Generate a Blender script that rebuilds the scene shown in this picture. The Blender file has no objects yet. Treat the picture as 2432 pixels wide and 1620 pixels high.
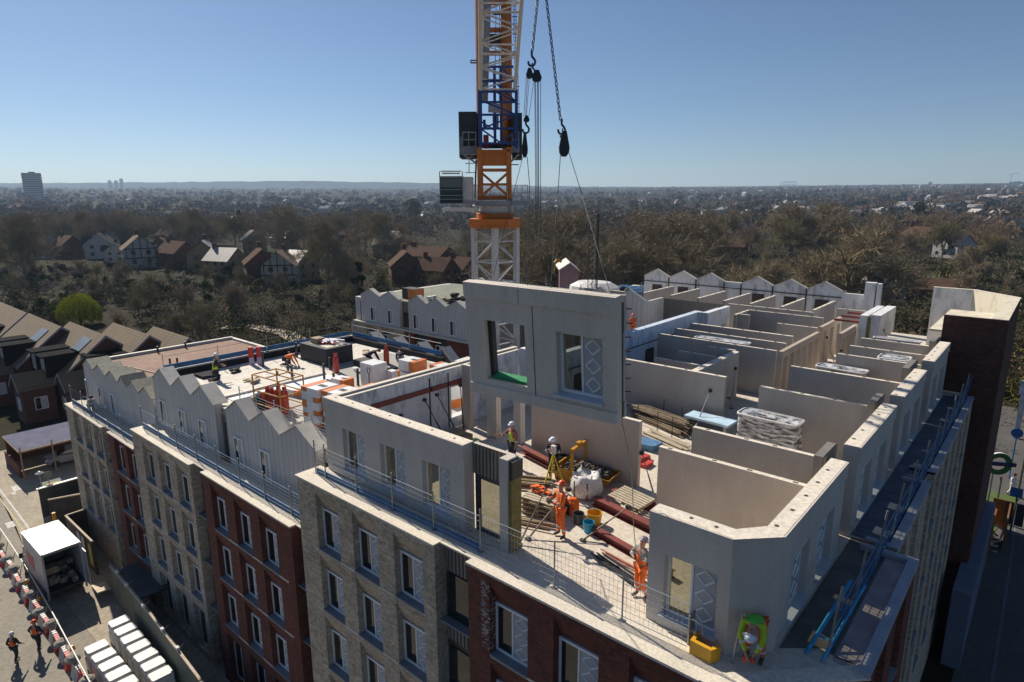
import bpy, math, random
from math import radians as R, sin, cos, pi, tan, atan2, hypot
from mathutils import Vector, Matrix
random.seed(7)
S = bpy.context.scene
COL = S.collection
# ---------------------------------------------------------------- camera
# frame: X along the street front (towards the corner), Y away from the street, Z up; terrace floor = 0, street = -13.6
PIT, ROL, YA = R(12.639), R(-.225), R(-49.11)
_A = Vector((sin(YA), cos(YA), 0)); _B = Vector((cos(YA), -sin(YA), 0))
_r = Vector((1, 0, 0)); _f = Vector((0, cos(PIT), -sin(PIT))); _u = Vector((0, sin(PIT), cos(PIT)))
_r, _u = cos(ROL)*_r + sin(ROL)*_u, -sin(ROL)*_r + cos(ROL)*_u
W = lambda v: Vector((-(_A.dot(v)), _B.dot(v), v.z))
RI, UP, FW = W(_r), W(_u), W(_f)
CAM = Vector((0, 0, 10)); FPX = 1508.7
cam = bpy.data.objects.new('camera', bpy.data.cameras.new('camera')); COL.objects.link(cam)
M4 = Matrix((RI, UP, -FW)).transposed().to_4x4(); M4.translation = CAM
cam.matrix_world = M4
cam.data.lens = 36*FPX/2432; cam.data.sensor_width = 36; cam.data.clip_end = 60000; cam.data.clip_start = .3
S.camera = cam
def ray(x, y): return (RI*(x-1216) - UP*(y-810) + FW*FPX)/FPX
def az(x, y, z): d = ray(x, y); return CAM + d*((z-CAM.z)/d.z)      # point of the photo on the level z
def ay(x, y, Y): d = ray(x, y); return CAM + d*(Y/d.y)              # on the vertical plane y = Y
def ax_(x, y, X): d = ray(x, y); return CAM + d*(X/d.x)
def dp(x, y, D): d = ray(x, y); return CAM + d*D
# ---------------------------------------------------------------- sky, sun
SUN_AZ, SUN_EL = R(170), R(38)
wd = bpy.data.worlds.new('World'); S.world = wd; wd.use_nodes = True
nt = wd.node_tree; bg = nt.nodes['Background']; sky = nt.nodes.new('ShaderNodeTexSky')
sky.sky_type = 'NISHITA'; sky.sun_disc = False; sky.sun_elevation = SUN_EL; sky.sun_rotation = pi/2 - SUN_AZ
sky.air_density = .9; sky.dust_density = .3; sky.ozone_density = 5; sky.altitude = 600
hs = nt.nodes.new('ShaderNodeHueSaturation'); hs.inputs['Saturation'].default_value = .97; nt.links.new(sky.outputs[0], hs.inputs['Color']); nt.links.new(hs.outputs[0], bg.inputs[0]); bg.inputs[1].default_value = SKY_STR = .064
sd = bpy.data.lights.new('sun', 'SUN'); sd.energy = 5; sd.angle = R(.53); sd.color = (1, .91, .78)
so = bpy.data.objects.new('sun', sd); COL.objects.link(so)
so.rotation_euler = Vector((cos(SUN_AZ)*cos(SUN_EL), sin(SUN_AZ)*cos(SUN_EL), sin(SUN_EL))).to_track_quat('Z', 'Y').to_euler()
so.location = (-60, 20, 80)
S.view_settings.view_transform = 'Standard'; S.view_settings.look = 'None'; S.view_settings.exposure = .32; S.view_settings.gamma = 1
S.cycles.max_bounces = 5; S.cycles.diffuse_bounces = 2; S.cycles.glossy_bounces = 2; S.cycles.transparent_max_bounces = 6; S.cycles.volume_bounces = 0
GZ = -13.6; HAZE = .00012
# ---------------------------------------------------------------- materials
MATS = {}
def mat(n, col, rough=.85, var=.12, scale=1.5, metal=0, kind=None, p=None, bump=0, col2=None, spec=.5, fine=None):
    if n in MATS: return MATS[n]
    m = bpy.data.materials.new(n); m.use_nodes = True; t = m.node_tree; N = t.nodes; L = t.links
    b = N['Principled BSDF']; b.inputs['Roughness'].default_value = rough; b.inputs['Metallic'].default_value = metal
    b.inputs['Specular IOR Level'].default_value = spec
    g = N.new('ShaderNodeNewGeometry'); src = g.outputs['Position']
    c2 = col2 or tuple(min(1, c*(1+var)) for c in col); c1 = tuple(c*(1-var) for c in col) if not col2 else col
    def noise(sc, det=3, vec=None, ro=.6):
        q = N.new('ShaderNodeTexNoise'); q.inputs['Scale'].default_value = sc; q.inputs['Detail'].default_value = det; q.inputs['Roughness'].default_value = ro
        L.new(vec or src, q.inputs['Vector']); return q.outputs['Fac']
    def mapv(s):
        q = N.new('ShaderNodeMapping'); q.inputs['Scale'].default_value = s; L.new(src, q.inputs['Vector']); return q.outputs[0]
    def ramp(f, a, c, p0=.35, p1=.65):
        q = N.new('ShaderNodeValToRGB'); L.new(f, q.inputs[0]); e = q.color_ramp.elements
        e[0].position = p0; e[1].position = p1; e[0].color = (*a, 1); e[1].color = (*c, 1); return q.outputs[0]
    def mix(f, a, c, typ='MIX'):
        q = N.new('ShaderNodeMix'); q.data_type = 'RGBA'; q.blend_type = typ
        for i, v in ((0, f), (6, a), (7, c)):
            if hasattr(v, 'is_output'): L.new(v, q.inputs[i])
            else: q.inputs[i].default_value = v if i == 0 else (*v, 1)
        return q.outputs[2]
    def math_(op, a, c=0., d=0.):
        q = N.new('ShaderNodeMath'); q.operation = op
        for i, v in enumerate((a, c, d)):
            if hasattr(v, 'is_output'): L.new(v, q.inputs[i])
            else: q.inputs[i].default_value = v
        return q.outputs[0]
    def uz():
        s = N.new('ShaderNodeSeparateXYZ'); L.new(src, s.inputs[0]); u = math_('ADD', s.outputs[0], s.outputs[1])
        c = N.new('ShaderNodeCombineXYZ'); L.new(u, c.inputs[0]); L.new(s.outputs[2], c.inputs[1]); return s, u, c.outputs[0]
    out = ramp(noise(scale), c1, c2)
    if fine: out = mix(.5, out, ramp(noise(fine, 2), tuple(c*.6 for c in col), tuple(min(1, c*1.3) for c in col), .3, .7))
    h = None
    if kind == 'brick':
        s, u, v = uz(); q = N.new('ShaderNodeTexBrick'); L.new(v, q.inputs['Vector']); q.inputs['Scale'].default_value = 1
        q.inputs['Brick Width'].default_value = .24; q.inputs['Row Height'].default_value = .085; q.inputs['Mortar Size'].default_value = .01
        q.inputs['Color1'].default_value = (*c1, 1); q.inputs['Color2'].default_value = (*c2, 1); q.inputs['Mortar'].default_value = (*(p or (.3, .27, .23)), 1); q.inputs['Bias'].default_value = -.1
        br = q.outputs['Color']
        out = mix(.55, br, ramp(noise(1.2, 4), tuple(c*.72 for c in col), tuple(min(1, c*1.25) for c in col)), 'MIX')
        out = mix(.5, out, ramp(noise(9, 2), (.35,)*3, (1.,)*3, .3, .6), 'MULTIPLY')
        out = mix(.45, out, ramp(noise(1, 3, mapv((4, 4, 13)), .7), (.35,)*3, (1.5,)*3, .35, .65), 'MULTIPLY')
        h = q.outputs['Fac']; bump = bump or -.3
    if kind == 'concrete':   # streaks, blotches and small holes
        out = mix(.5, out, ramp(noise(1, 4, mapv((2.2, 2.2, .35))), tuple(c*.55 for c in col), tuple(min(1, c*1.2) for c in col), .32, .66))
        out = mix(.4, out, ramp(noise(.35, 2), tuple(c*.6 for c in col), tuple(min(1, c*1.15) for c in col), .4, .6))
        out = mix(.3, out, ramp(noise(1, 5, mapv((3.5, 3.5, .9)), .75), tuple(c*.6 for c in col), tuple(min(1, c*1.1) for c in col), .30, .46))
        out = mix(.35, out, ramp(noise(18, 2), tuple(c*.8 for c in col), tuple(min(1, c*1.12) for c in col)))
    if kind == 'stained':    # white membrane board with grey smears
        out = mix(.75, out, ramp(noise(1, 5, mapv((1.8, 1.8, .6)), .75), p or (.25, .27, .3), tuple(min(1, c*1.1) for c in col), .38, .5))
    if kind == 'boards':     # vertical seams
        s, u, v = uz(); f = math_('FRACT', math_('MULTIPLY', u, p or 2.3)); f = math_('GREATER_THAN', f, .1)
        out = mix(f, tuple(c*.5 for c in col), out); 
        out = mix(.3, out, ramp(noise(1, 3, mapv((1.5, 1.5, .2))), tuple(c*.7 for c in col), col))
    if kind == 'tile':       # roof tiles: courses along the slope
        s, u, v = uz(); f = math_('FRACT', math_('MULTIPLY', s.outputs[2], p or 3.2)); f = math_('GREATER_THAN', f, .22)
        k = math_('GREATER_THAN', math_('FRACT', math_('MULTIPLY', u, 2.5)), .15)
        out = mix(math_('MULTIPLY', f, k), tuple(c*.42 for c in col), out)
        out = mix(.4, out, ramp(noise(6, 4), tuple(c*.6 for c in col), tuple(min(1, c*1.35) for c in col)))
    if kind == 'perf':       # perforated plate
        s, u, v = uz(); q = N.new('ShaderNodeTexVoronoi'); q.inputs['Scale'].default_value = 26; q.inputs['Randomness'].default_value = 0; L.new(v, q.inputs['Vector'])
        f = math_('GREATER_THAN', q.outputs['Distance'], .27); out = mix(f, tuple(c*.35 for c in col), out)
    if kind == 'mesh':       # see-through wire mesh
        s, u, v = uz(); d = p or 9
        a = math_('GREATER_THAN', math_('FRACT', math_('MULTIPLY', u, d)), .87); c = math_('GREATER_THAN', math_('FRACT', math_('MULTIPLY', s.outputs[2], d)), .87)
        L.new(math_('MAXIMUM', a, c), b.inputs['Alpha'])
    if kind == 'rows':       # seams across, for sheet roofs
        s = N.new('ShaderNodeSeparateXYZ'); L.new(src, s.inputs[0]); f = math_('FRACT', math_('MULTIPLY', s.outputs[1], p or 2.))
        out = mix(math_('GREATER_THAN', f, .12), tuple(c*.45 for c in col), out)
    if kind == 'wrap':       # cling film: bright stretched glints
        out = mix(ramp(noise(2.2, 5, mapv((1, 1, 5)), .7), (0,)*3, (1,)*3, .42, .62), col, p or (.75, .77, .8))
    if kind == 'ground':
        out = mix(ramp(noise(.05, 4), (0,)*3, (1,)*3, .4, .6), out, p or col)
        out = mix(.5, out, ramp(noise(.8, 5), tuple(c*.6 for c in col), tuple(c*1.3 for c in col)))
    L.new(out, b.inputs['Base Color'])
    if bump:
        q = N.new('ShaderNodeBump'); q.inputs['Strength'].default_value = min(1, abs(bump)); q.inputs['Distance'].default_value = .02; q.invert = bump < 0
        L.new(h if h is not None else noise(scale*8, 4), q.inputs['Height']); L.new(q.outputs[0], b.inputs['Normal'])
    MATS[n] = m; return m
def glass(n, col=(.015, .02, .02), rough=.03):
    if n in MATS: return MATS[n]
    m = mat(n, col, rough, .3, .5, spec=.9); return m
def clear_glass():
    m = bpy.data.materials.new('clear_glass'); m.use_nodes = True; t = m.node_tree; b = t.nodes['Principled BSDF']; o = t.nodes['Material Output']
    b.inputs['Base Color'].default_value = (.03, .04, .035, 1); b.inputs['Roughness'].default_value = .03; b.inputs['Specular IOR Level'].default_value = .8
    tr = t.nodes.new('ShaderNodeBsdfTransparent'); tr.inputs[0].default_value = (.8, .8, .72, 1); mx = t.nodes.new('ShaderNodeMixShader'); mx.inputs[0].default_value = .3
    t.links.new(tr.outputs[0], mx.inputs[1]); t.links.new(b.outputs[0], mx.inputs[2]); t.links.new(mx.outputs[0], o.inputs[0]); return m
# ---------------------------------------------------------------- mesh helper
class MB:
    def __init__(s): s.v = []; s.f = []
    def poly(s, pts): k = len(s.v); s.v += [tuple(p) for p in pts]; s.f.append(tuple(range(k, k+len(pts)))); return s
    def box(s, x0, x1, y0, y1, z0, z1, m=None):
        k = len(s.v); P = [(x0,y0,z0),(x1,y0,z0),(x1,y1,z0),(x0,y1,z0),(x0,y0,z1),(x1,y0,z1),(x1,y1,z1),(x0,y1,z1)]
        if m: P = [tuple(m @ Vector(q)) for q in P]
        s.v += P; s.f += [tuple(k+i for i in q) for q in ((3,2,1,0),(4,5,6,7),(0,1,5,4),(1,2,6,5),(2,3,7,6),(3,0,4,7))]; return s
    def cbox(s, c, d, rz=0, rx=0, ry=0):
        m = Matrix.Translation(c) @ Matrix.Rotation(rz, 4, 'Z') @ Matrix.Rotation(ry, 4, 'Y') @ Matrix.Rotation(rx, 4, 'X')
        return s.box(-d[0]/2, d[0]/2, -d[1]/2, d[1]/2, -d[2]/2, d[2]/2, m)
    def prism(s, pts, z0, z1, m=None):      # outline in xy, extruded in z
        k = len(s.v); n = len(pts); P = [Vector((p[0], p[1], z)) for z in (z0, z1) for p in pts]
        if m: P = [m @ q for q in P]
        s.v += [tuple(q) for q in P]; s.f += [tuple(k+i for i in range(n-1, -1, -1)), tuple(k+n+i for i in range(n))]
        s.f += [(k+i, k+(i+1) % n, k+n+(i+1) % n, k+n+i) for i in range(n)]; return s
    def wall(s, pts, a0, a1, ax='y'):       # outline in (along, z), extruded in y (ax y) or x (ax x)
        m = Matrix(((1,0,0,0),(0,0,1,0),(0,1,0,0),(0,0,0,1))) if ax == 'y' else Matrix(((0,0,1,0),(1,0,0,0),(0,1,0,0),(0,0,0,1)))
        return s.prism(pts, a0, a1, m)
    def tube(s, a, b, r, n=6, r2=None, cap=True):
        a = Vector(a); b = Vector(b); d = b-a
        if d.length < 1e-6: return s
        q = d.to_track_quat('Z', 'Y'); r2 = r if r2 is None else r2; k = len(s.v)
        for c, rr in ((a, r), (b, r2)):
            for i in range(n): s.v.append(tuple(c + q @ Vector((rr*cos(2*pi*i/n), rr*sin(2*pi*i/n), 0))))
        s.f += [(k+i, k+(i+1) % n, k+n+(i+1) % n, k+n+i) for i in range(n)]
        if cap: s.f += [tuple(k+i for i in range(n-1, -1, -1)), tuple(k+n+i for i in range(n))]
        return s
    def path(s, pts, r, n=6):
        for a, b in zip(pts, pts[1:]): s.tube(a, b, r, n)
        return s
    def lathe(s, prof, c=(0,0,0), n=12, m=None):  # prof [(r,z)]
        k = len(s.v)
        for r, z in prof:
            for i in range(n):
                q = Vector((c[0]+r*cos(2*pi*i/n), c[1]+r*sin(2*pi*i/n), c[2]+z)); s.v.append(tuple(m @ q if m else q))
        for j in range(len(prof)-1): s.f += [(k+j*n+i, k+j*n+(i+1) % n, k+(j+1)*n+(i+1) % n, k+(j+1)*n+i) for i in range(n)]
        s.f += [tuple(k+i for i in range(n-1, -1, -1)), tuple(k+(len(prof)-1)*n+i for i in range(n))]; return s
    def build(s, name, mt, parent=None, w=True, label=None, smooth=False, origin=None):
        """one mesh object; w: coordinates are world ones, else the parent's"""
        if not s.v: return None
        xs = [p[0] for p in s.v]; ys = [p[1] for p in s.v]; zs = [p[2] for p in s.v]
        o3 = Vector(origin) if origin else Vector(((min(xs)+max(xs))/2, (min(ys)+max(ys))/2, min(zs)))
        me = bpy.data.meshes.new(name); me.from_pydata([(p[0]-o3.x, p[1]-o3.y, p[2]-o3.z) for p in s.v], [], s.f)
        me.materials.append(mt)
        if smooth: me.polygons.foreach_set('use_smooth', [True]*len(me.polygons))
        o = bpy.data.objects.new(name, me); COL.objects.link(o)
        if parent: o.parent = parent; o.location = o3 - (wl(parent) if w else Vector())
        else: o.location = o3
        if label: o['label'] = label
        return o
WL = {}
def wl(o):
    v = Vector(o.location)
    while o.parent: o = o.parent; v += Vector(o.location)
    return v
def tag(o, label, cat, group=None, kind=None):
    if label: o['label'] = label
    if cat: o['category'] = cat
    if group: o['group'] = group
    if kind: o['kind'] = kind
    return o
def thing(name, label, cat, loc=(0,0,0), rz=0, group=None):
    o = bpy.data.objects.new(name, None); COL.objects.link(o); o.location = loc; o.rotation_euler = (0, 0, rz); o.empty_display_size = .3
    return tag(o, label, cat, group)
def struct(o): o['kind'] = 'structure'; return o
def dup(o, loc=None, rz=None, label=None, group=None, sc=None, parent=None, root=True):
    c = o.copy(); COL.objects.link(c)
    if parent: c.parent = parent
    if root:
        if loc is not None: c.location = loc
        if rz is not None: c.rotation_euler = (0, 0, rz)
        if label: c['label'] = label
        if group: c['group'] = group
        if sc: c.scale = (sc,)*3 if not hasattr(sc, '__len__') else sc
    for ch in list(o.children): dup(ch, parent=c, root=False)
    return c
# ---------------------------------------------------------------- building materials
buff = mat('buff_brick', (.54, .435, .32), .9, .22, 3, kind='brick', p=(.42, .38, .32))
redb = mat('red_brick', (.18, .055, .035), .9, .25, 3, kind='brick', p=(.10, .05, .04))
conc = mat('precast_concrete', (.58, .525, .465), .9, .06, .8, kind='concrete')
coping_m = mat('pale_coping', (.66, .60, .50), .85, .1, 1.5, fine=14)
slabm = mat('floor_slab_concrete', (.60, .53, .44), .9, .14, .7, fine=7)
inner = mat('shaded_wall_concrete', (.43, .395, .36), .9, .08, .6, kind='concrete'); warm_in = mat('warm_wall_concrete', (.54, .46, .385), .9, .08, .6, kind='concrete')  # rear walls get a darker concrete: their shade is put into the colour
stain = mat('stained_white_board', (.62, .63, .64), .8, .05, 1, kind='stained', p=(.28, .29, .31))
whitew = mat('white_board', (.66, .67, .68), .8, .06, 1.2, kind='stained', p=(.42, .43, .45))
clad = mat('white_vertical_cladding', (.62, .585, .55), .8, .06, 1, kind='boards', p=2.6)
capm = mat('zinc_capping', (.56, .53, .47), .6, .1, 2)
corrm = mat('grey_corrugated_panel', (.2, .185, .165), .6, .1, 2)
fram = mat('white_window_frame', (.82, .82, .82), .4, .03, 2)
gls = glass('window_glass')
perf = mat('perforated_white_plate', (.46, .475, .50), .5, .04, 2, kind='perf')
sillm = mat('grey_window_sill', (.2, .215, .24), .6, .1, 2)
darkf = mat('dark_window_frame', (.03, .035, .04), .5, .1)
black = mat('dark_membrane', (.03, .03, .033), .9, .25, 2, spec=.15)
blue = mat('blue_toe_board', (.02, .13, .30), .6, .2, 2)
# ---------------------------------------------------------------- window (frame > pane, perforated panel)
def win_kit(w, h, pw, dark=False, diam=True, gl=None):
    fr = MB(); t = .07
    fr.box(0, t, -.03, .05, 0, h).box(w-t, w, -.03, .05, 0, h).box(t, w-t, -.03, .05, 0, t).box(t, w-t, -.03, .05, h-t, h)
    if pw < w-.2: fr.box(pw, pw+.05, -.03, .05, t, h-t)
    f = fr.build('window', darkf if dark else fram, None)
    pn = MB().box(t, pw if pw < w-.2 else w-t, .0, .02, t, h-t).build('pane', gl or gls, None)
    out = [(f, tuple(f.location)), (pn, tuple(pn.location))]
    if pw < w-.2:
        a, b = pw+.05, w-t; q = MB().box(a, b, -.012, .01, t, h-t).build('perforated_panel', perf, None); out.append((q, tuple(q.location)))
        if diam:
            m = MB(); c = (a+b)/2; n = 3; hh = (h-2*t)/n; rx = min((b-a)*.38, .26); rz_ = hh*.40
            for k in range(n):
                zc = t + hh*(k+.5); P = [(c-rx, zc), (c, zc+rz_), (c+rx, zc), (c, zc-rz_)]
                for i in range(4):
                    p, p2 = P[i], P[(i+1) % 4]; m.tube((p[0], -.02, p[1]), (p2[0], -.02, p2[1]), .024, 4)
            q = m.build('diamond_strips', fram, None); out.append((q, tuple(q.location)))
    for o, _ in out: COL.objects.unlink(o)
    return out
KITS = {}
def window(parent, loc, kit, rz=0):
    base, bl = kit[0]; f = base.copy(); COL.objects.link(f); f.parent = parent; f.rotation_euler = (0, 0, rz)
    f.location = Vector(loc) + Matrix.Rotation(rz, 3, 'Z') @ Vector(bl) - wl(parent)
    for o, l in kit[1:]:
        c = o.copy(); COL.objects.link(c); c.parent = f; c.location = Vector(l) - Vector(bl)
    return f
def facade(m, ax, c, out, a0, a1, z0, z1, nich, dep=.3, slope=0):
    """wall skin with real recesses; ax 'x': runs along x at y=c, outward -y (out=-1); 'y': runs along y at x=c, outward +x (out=1)"""
    P = (lambda a, d, z: (a, c-out*d, z)) if ax == 'x' else (lambda a, d, z: (c-out*d, a, z))
    A = sorted({a0, a1, *[n[0] for n in nich], *[n[1] for n in nich]}); Z = sorted({z0, z1, *[n[2] for n in nich], *[n[3] for n in nich]})
    for i in range(len(A)-1):
        for j in range(len(Z)-1):
            ca, cz = (A[i]+A[i+1])/2, (Z[j]+Z[j+1])/2
            if not any(n[0] < ca < n[1] and n[2] < cz < n[3] for n in nich):
                m.poly([P(A[i], 0, Z[j]), P(A[i+1], 0, Z[j]), P(A[i+1], 0, Z[j+1]), P(A[i], 0, Z[j+1])])
    for b0, b1, zb, zt in nich:
        s = min(slope, zt-zb-.2)
        for b in (b0, b1): m.poly([P(b, 0, zb), P(b, 0, zt), P(b, dep, zt-s), P(b, dep, zb)])
        m.poly([P(b0, 0, zt), P(b1, 0, zt), P(b1, dep, zt-s), P(b0, dep, zt-s)]); m.poly([P(b0, 0, zb), P(b1, 0, zb), P(b1, dep, zb), P(b0, dep, zb)])
def corrug(m, ax, c, out, a0, a1, z0, z1, n=None, d=.05):
    n = n or max(3, int((a1-a0)/.14))
    P = (lambda a, dd, z: (a, c-out*dd, z)) if ax == 'x' else (lambda a, dd, z: (c-out*dd, a, z))
    w = (a1-a0)/n
    for i in range(n):
        a = a0+i*w; q = [(a, d), (a+w*.3, d), (a+w*.42, 0), (a+w*.88, 0), (a+w, d)]
        for p, p2 in zip(q, q[1:]): m.poly([P(*p, z0), P(*p2, z0), P(*p2, z1), P(*p, z1)])
K_BR = win_kit(1.37, 1.52, .60); CG = clear_glass(); K_UP = win_kit(1.3, 1.56, .60, gl=CG); K_SAW = win_kit(.85, 1.42, .42, diam=False); K_GR = win_kit(1.37, 2.5, .7, diam=False)
K_DK = win_kit(1.2, 1.65, 1.2, dark=True); K_SM = win_kit(1.2, 1.4, .55)
def niche_rows(xs, w, sills, top_gap=.27, st=2.54):
    return [(x, x+w, s, s+st-top_gap) for x in xs for s in sills]
def block(root, x0, x1, zc, m_, xs, sills, y=11.38, w=1.37, ground=False, label=None, cope=True):
    """one brick bay of the street front with its windows, sills and coping"""
    m = MB(); N = niche_rows(xs, w, sills)
    gs = min(sills) - 2.95
    G = [(x, x+w, GZ+.35, min(sills)-.5) for x in xs] if ground else []
    facade(m, 'x', y, -1, x0, x1, GZ-.2, zc-.07, N, .3, .7)
    if G:
        m = MB(); facade(m, 'x', y, -1, x0, x1, GZ-.2, zc-.07, N+G, .3, .7)
    for x in (x0, x1): m.poly([(x, y, GZ-.2), (x, y+.6, GZ-.2), (x, y+.6, zc-.07), (x, y, zc-.07)])
    m.build('brick_wall', m_, root, label=label)
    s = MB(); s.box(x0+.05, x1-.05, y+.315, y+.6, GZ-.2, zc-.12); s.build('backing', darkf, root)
    for x in xs:
        for q in sills:
            MB().box(x+.005, x+w-.005, y-.035, y+.29, q-.045, q+.012).build('sill', sillm, root)
            window(root, (x, y+.28, q+.015), K_BR)
        if ground: window(root, (x, y+.28, GZ+.4), K_GR)
    st = MB()
    for q in sills: st.box(x0+.9, x1-.5, y-.022, y-.002, q-.075, q-.005)
    st.build('string_course', coping_m, root)
    if cope: MB().box(x0-.03, x1+.03, y-.06, y+1.05, zc-.07, zc).build('coping', coping_m, root)
def gap(root, x0, x1, zc, sills, y=11.38, d=.4):
    for a, b in [(zc-1.0, zc-.05)]+[(q-.8, q-.03) for q in sills]: m = MB(); corrug(m, 'x', y+d, -1, x0, x1, a, b); m.build('corrugated_panel', corrm, root)
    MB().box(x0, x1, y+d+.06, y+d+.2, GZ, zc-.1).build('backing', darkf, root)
    for q in sills: MB().box(x0, x1, y+.12, y+d, q-.05, q).build('sill', sillm, root)
    for q in sills: MB().box(x0+.15, x1-.05, y+d+.02, y+d+.05, q+.02, q+1.5).build('pane', gls, root)
    MB().box(x0, x1, y+.2, y+1.0, zc-.06, zc-.006).build('coping', coping_m, root)
# ================================================================ CORNER BUILDING (upper deck at z = 0)
CB = thing('apartment_building', 'unfinished corner apartment block with open roof storey of bare concrete walls', 'building', (-11, 26, GZ))
SL = [-2.58-2.54*k for k in range(4)]
block(CB, -20.52, -12.95, 0, buff, [-19.31, -17.1, -14.89], SL)
gap(CB, -12.95, -11.55, 0, SL)
block(CB, -11.55, -4.22, 0, redb, [-10.72, -8.5, -6.3], SL)
m = MB(); r_ = random.Random(44)
for k in range(120):
    x = -11.05+abs(r_.gauss(0, .13)); z = r_.uniform(-2.5, -.35); m.box(x, x+r_.uniform(.05, .13), 11.372, 11.378, z, z+.02)
for k in range(60):
    x = -10.72; y = 11.4+r_.uniform(0, .2); z = r_.uniform(-2.5, -.6); m.box(x-.004, x+.004, y, y+.08, z, z+.02)
m.build('mortar_splashes', mat('mortar_white', (.45, .4, .38), .9, .3, 9), CB)
# chamfer and right-hand front (parapets and bays)
m = MB()
for a, b in (((-4.22, 11.38), (-1.9, 13.7)),): m.poly([(*a, GZ), (*b, GZ), (*b, -.02), (*a, -.02)])
facade(m, 'y', -1.9, 1, 13.7, 19.4, GZ, .12, niche_rows([14.6, 16.9], 1.3, SL), .3, .6)
m.poly([(-1.9, 19.4, GZ), (-3.2, 19.4, GZ), (-3.2, 19.4, .12), (-1.9, 19.4, .12)])
m.build('brick_wall', redb, CB)
m = MB()
for a, b in ((19.75, 25.5), (26.6, 38.5)):
    facade(m, 'y', -2.47, 1, a, b, GZ, .08, niche_rows([a+.6+2.2*k for k in range(int((b-a-.4)/2.2))], 1.3, SL), .3, .6)
    for e in (a, b): m.poly([(-2.47, e, GZ), (-3.4, e, GZ), (-3.4, e, .08), (-2.47, e, .08)])
m.build('brick_wall', buff, CB)
m = MB(); 
for a, b, x in ((13.7, 19.4, -2.25), (19.75, 25.5, -2.8), (26.6, 38.5, -2.8)): m.box(x-.3, x, a+.1, b-.1, GZ, -.3)
m.box(-3.4, -3.2, 13, 39, GZ, -.3); m.build('backing', darkf, CB)
for a, b, x in ((14.6, 19.4, -1.9), (19.75, 25.5, -2.47), (26.6, 38.5, -2.47)):
    n = int((b-a-.4)/2.2) if x < -2 else 2
    for k in range(n):
        for q in SL: window(CB, (x-.28, (14.6+2.3*k) if x > -2 else a+.6+2.2*k, q+.02), K_BR, pi/2)
    for k in range(n):
        for q in SL: MB().box(x-.29, x+.03, ((14.6+2.3*k) if x > -2 else a+.6+2.2*k)+.01, ((14.6+2.3*k) if x > -2 else a+.6+2.2*k)+1.29, q-.045, q+.012).build('sill', sillm, CB)
# parapets
par = mat('parapet_render', (.34, .36, .42), .7, .1, 2)
m = MB(); m.prism([(-1.86, 13.68), (-1.86, 19.42), (-3.3, 19.42), (-3.3, 19.22), (-2.1, 19.22), (-2.1, 13.85), (-2.2, 13.72)], .0, .16)
m.prism([(-2.43, 19.76), (-2.43, 25.52), (-3.3, 25.52), (-3.3, 25.3), (-2.68, 25.3), (-2.68, 19.98), (-3.3, 19.98), (-3.3, 19.76)], .0, .12)
m.prism([(-2.43, 26.6), (-2.43, 38.52), (-3.3, 38.52), (-3.3, 38.3), (-2.68, 38.3), (-2.68, 26.8), (-3.3, 26.8), (-3.3, 26.6)], .0, .12)
m.build('parapet', par, CB)
MB().prism([(-4.24, 11.32), (-1.84, 13.72), (-2.15, 14.0), (-4.4, 11.75), (-4.6, 11.32)], -.02, .03).build('coping', coping_m, CB)
# floor slabs
m = MB().prism([(-20.4, 12.42), (-4.45, 12.42), (-4.3, 11.8), (-2.1, 13.9), (-2.1, 19.3), (-3.2, 19.6), (-2.7, 19.9), (-2.7, 38.3), (-3, 39.2), (-3, 54.5), (-31, 54.5), (-31, 46), (-20.2, 42), (-20.2, 12.42)], -.3, -.004)
m.build('floor_slab', slabm, CB)
memb = mat('blue_grey_membrane', (.085, .11, .15), .6, .35, 1.6, fine=5)
MB().box(-3.7, -2.68, 19.98, 38.3, -.003, .012).build('balcony_membrane', memb, CB)
MB().box(-2.62, -2.1, 13.95, 19.2, -.003, .02).prism([(-2.6, 13.8), (-2.2, 13.8), (-2.2, 14), (-2.6, 14)], -.003, .02).build('balcony_membrane', mat('pink_grey_render', (.36, .31, .31), .8, .2, 1.5), CB)
MB().prism([(-3.66, 13.45), (-2.9, 14.1), (-2.64, 14.0), (-2.64, 19.2), (-3.0, 19.85), (-3.66, 19.85)], -.003, .006).build('terrace_membrane', mat('wet_shaded_membrane', (.10, .095, .08), .5, .5, 1.3, fine=4), CB)  # dark wet floor sheet; the terrace's shadow is put into its colour too
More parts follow.
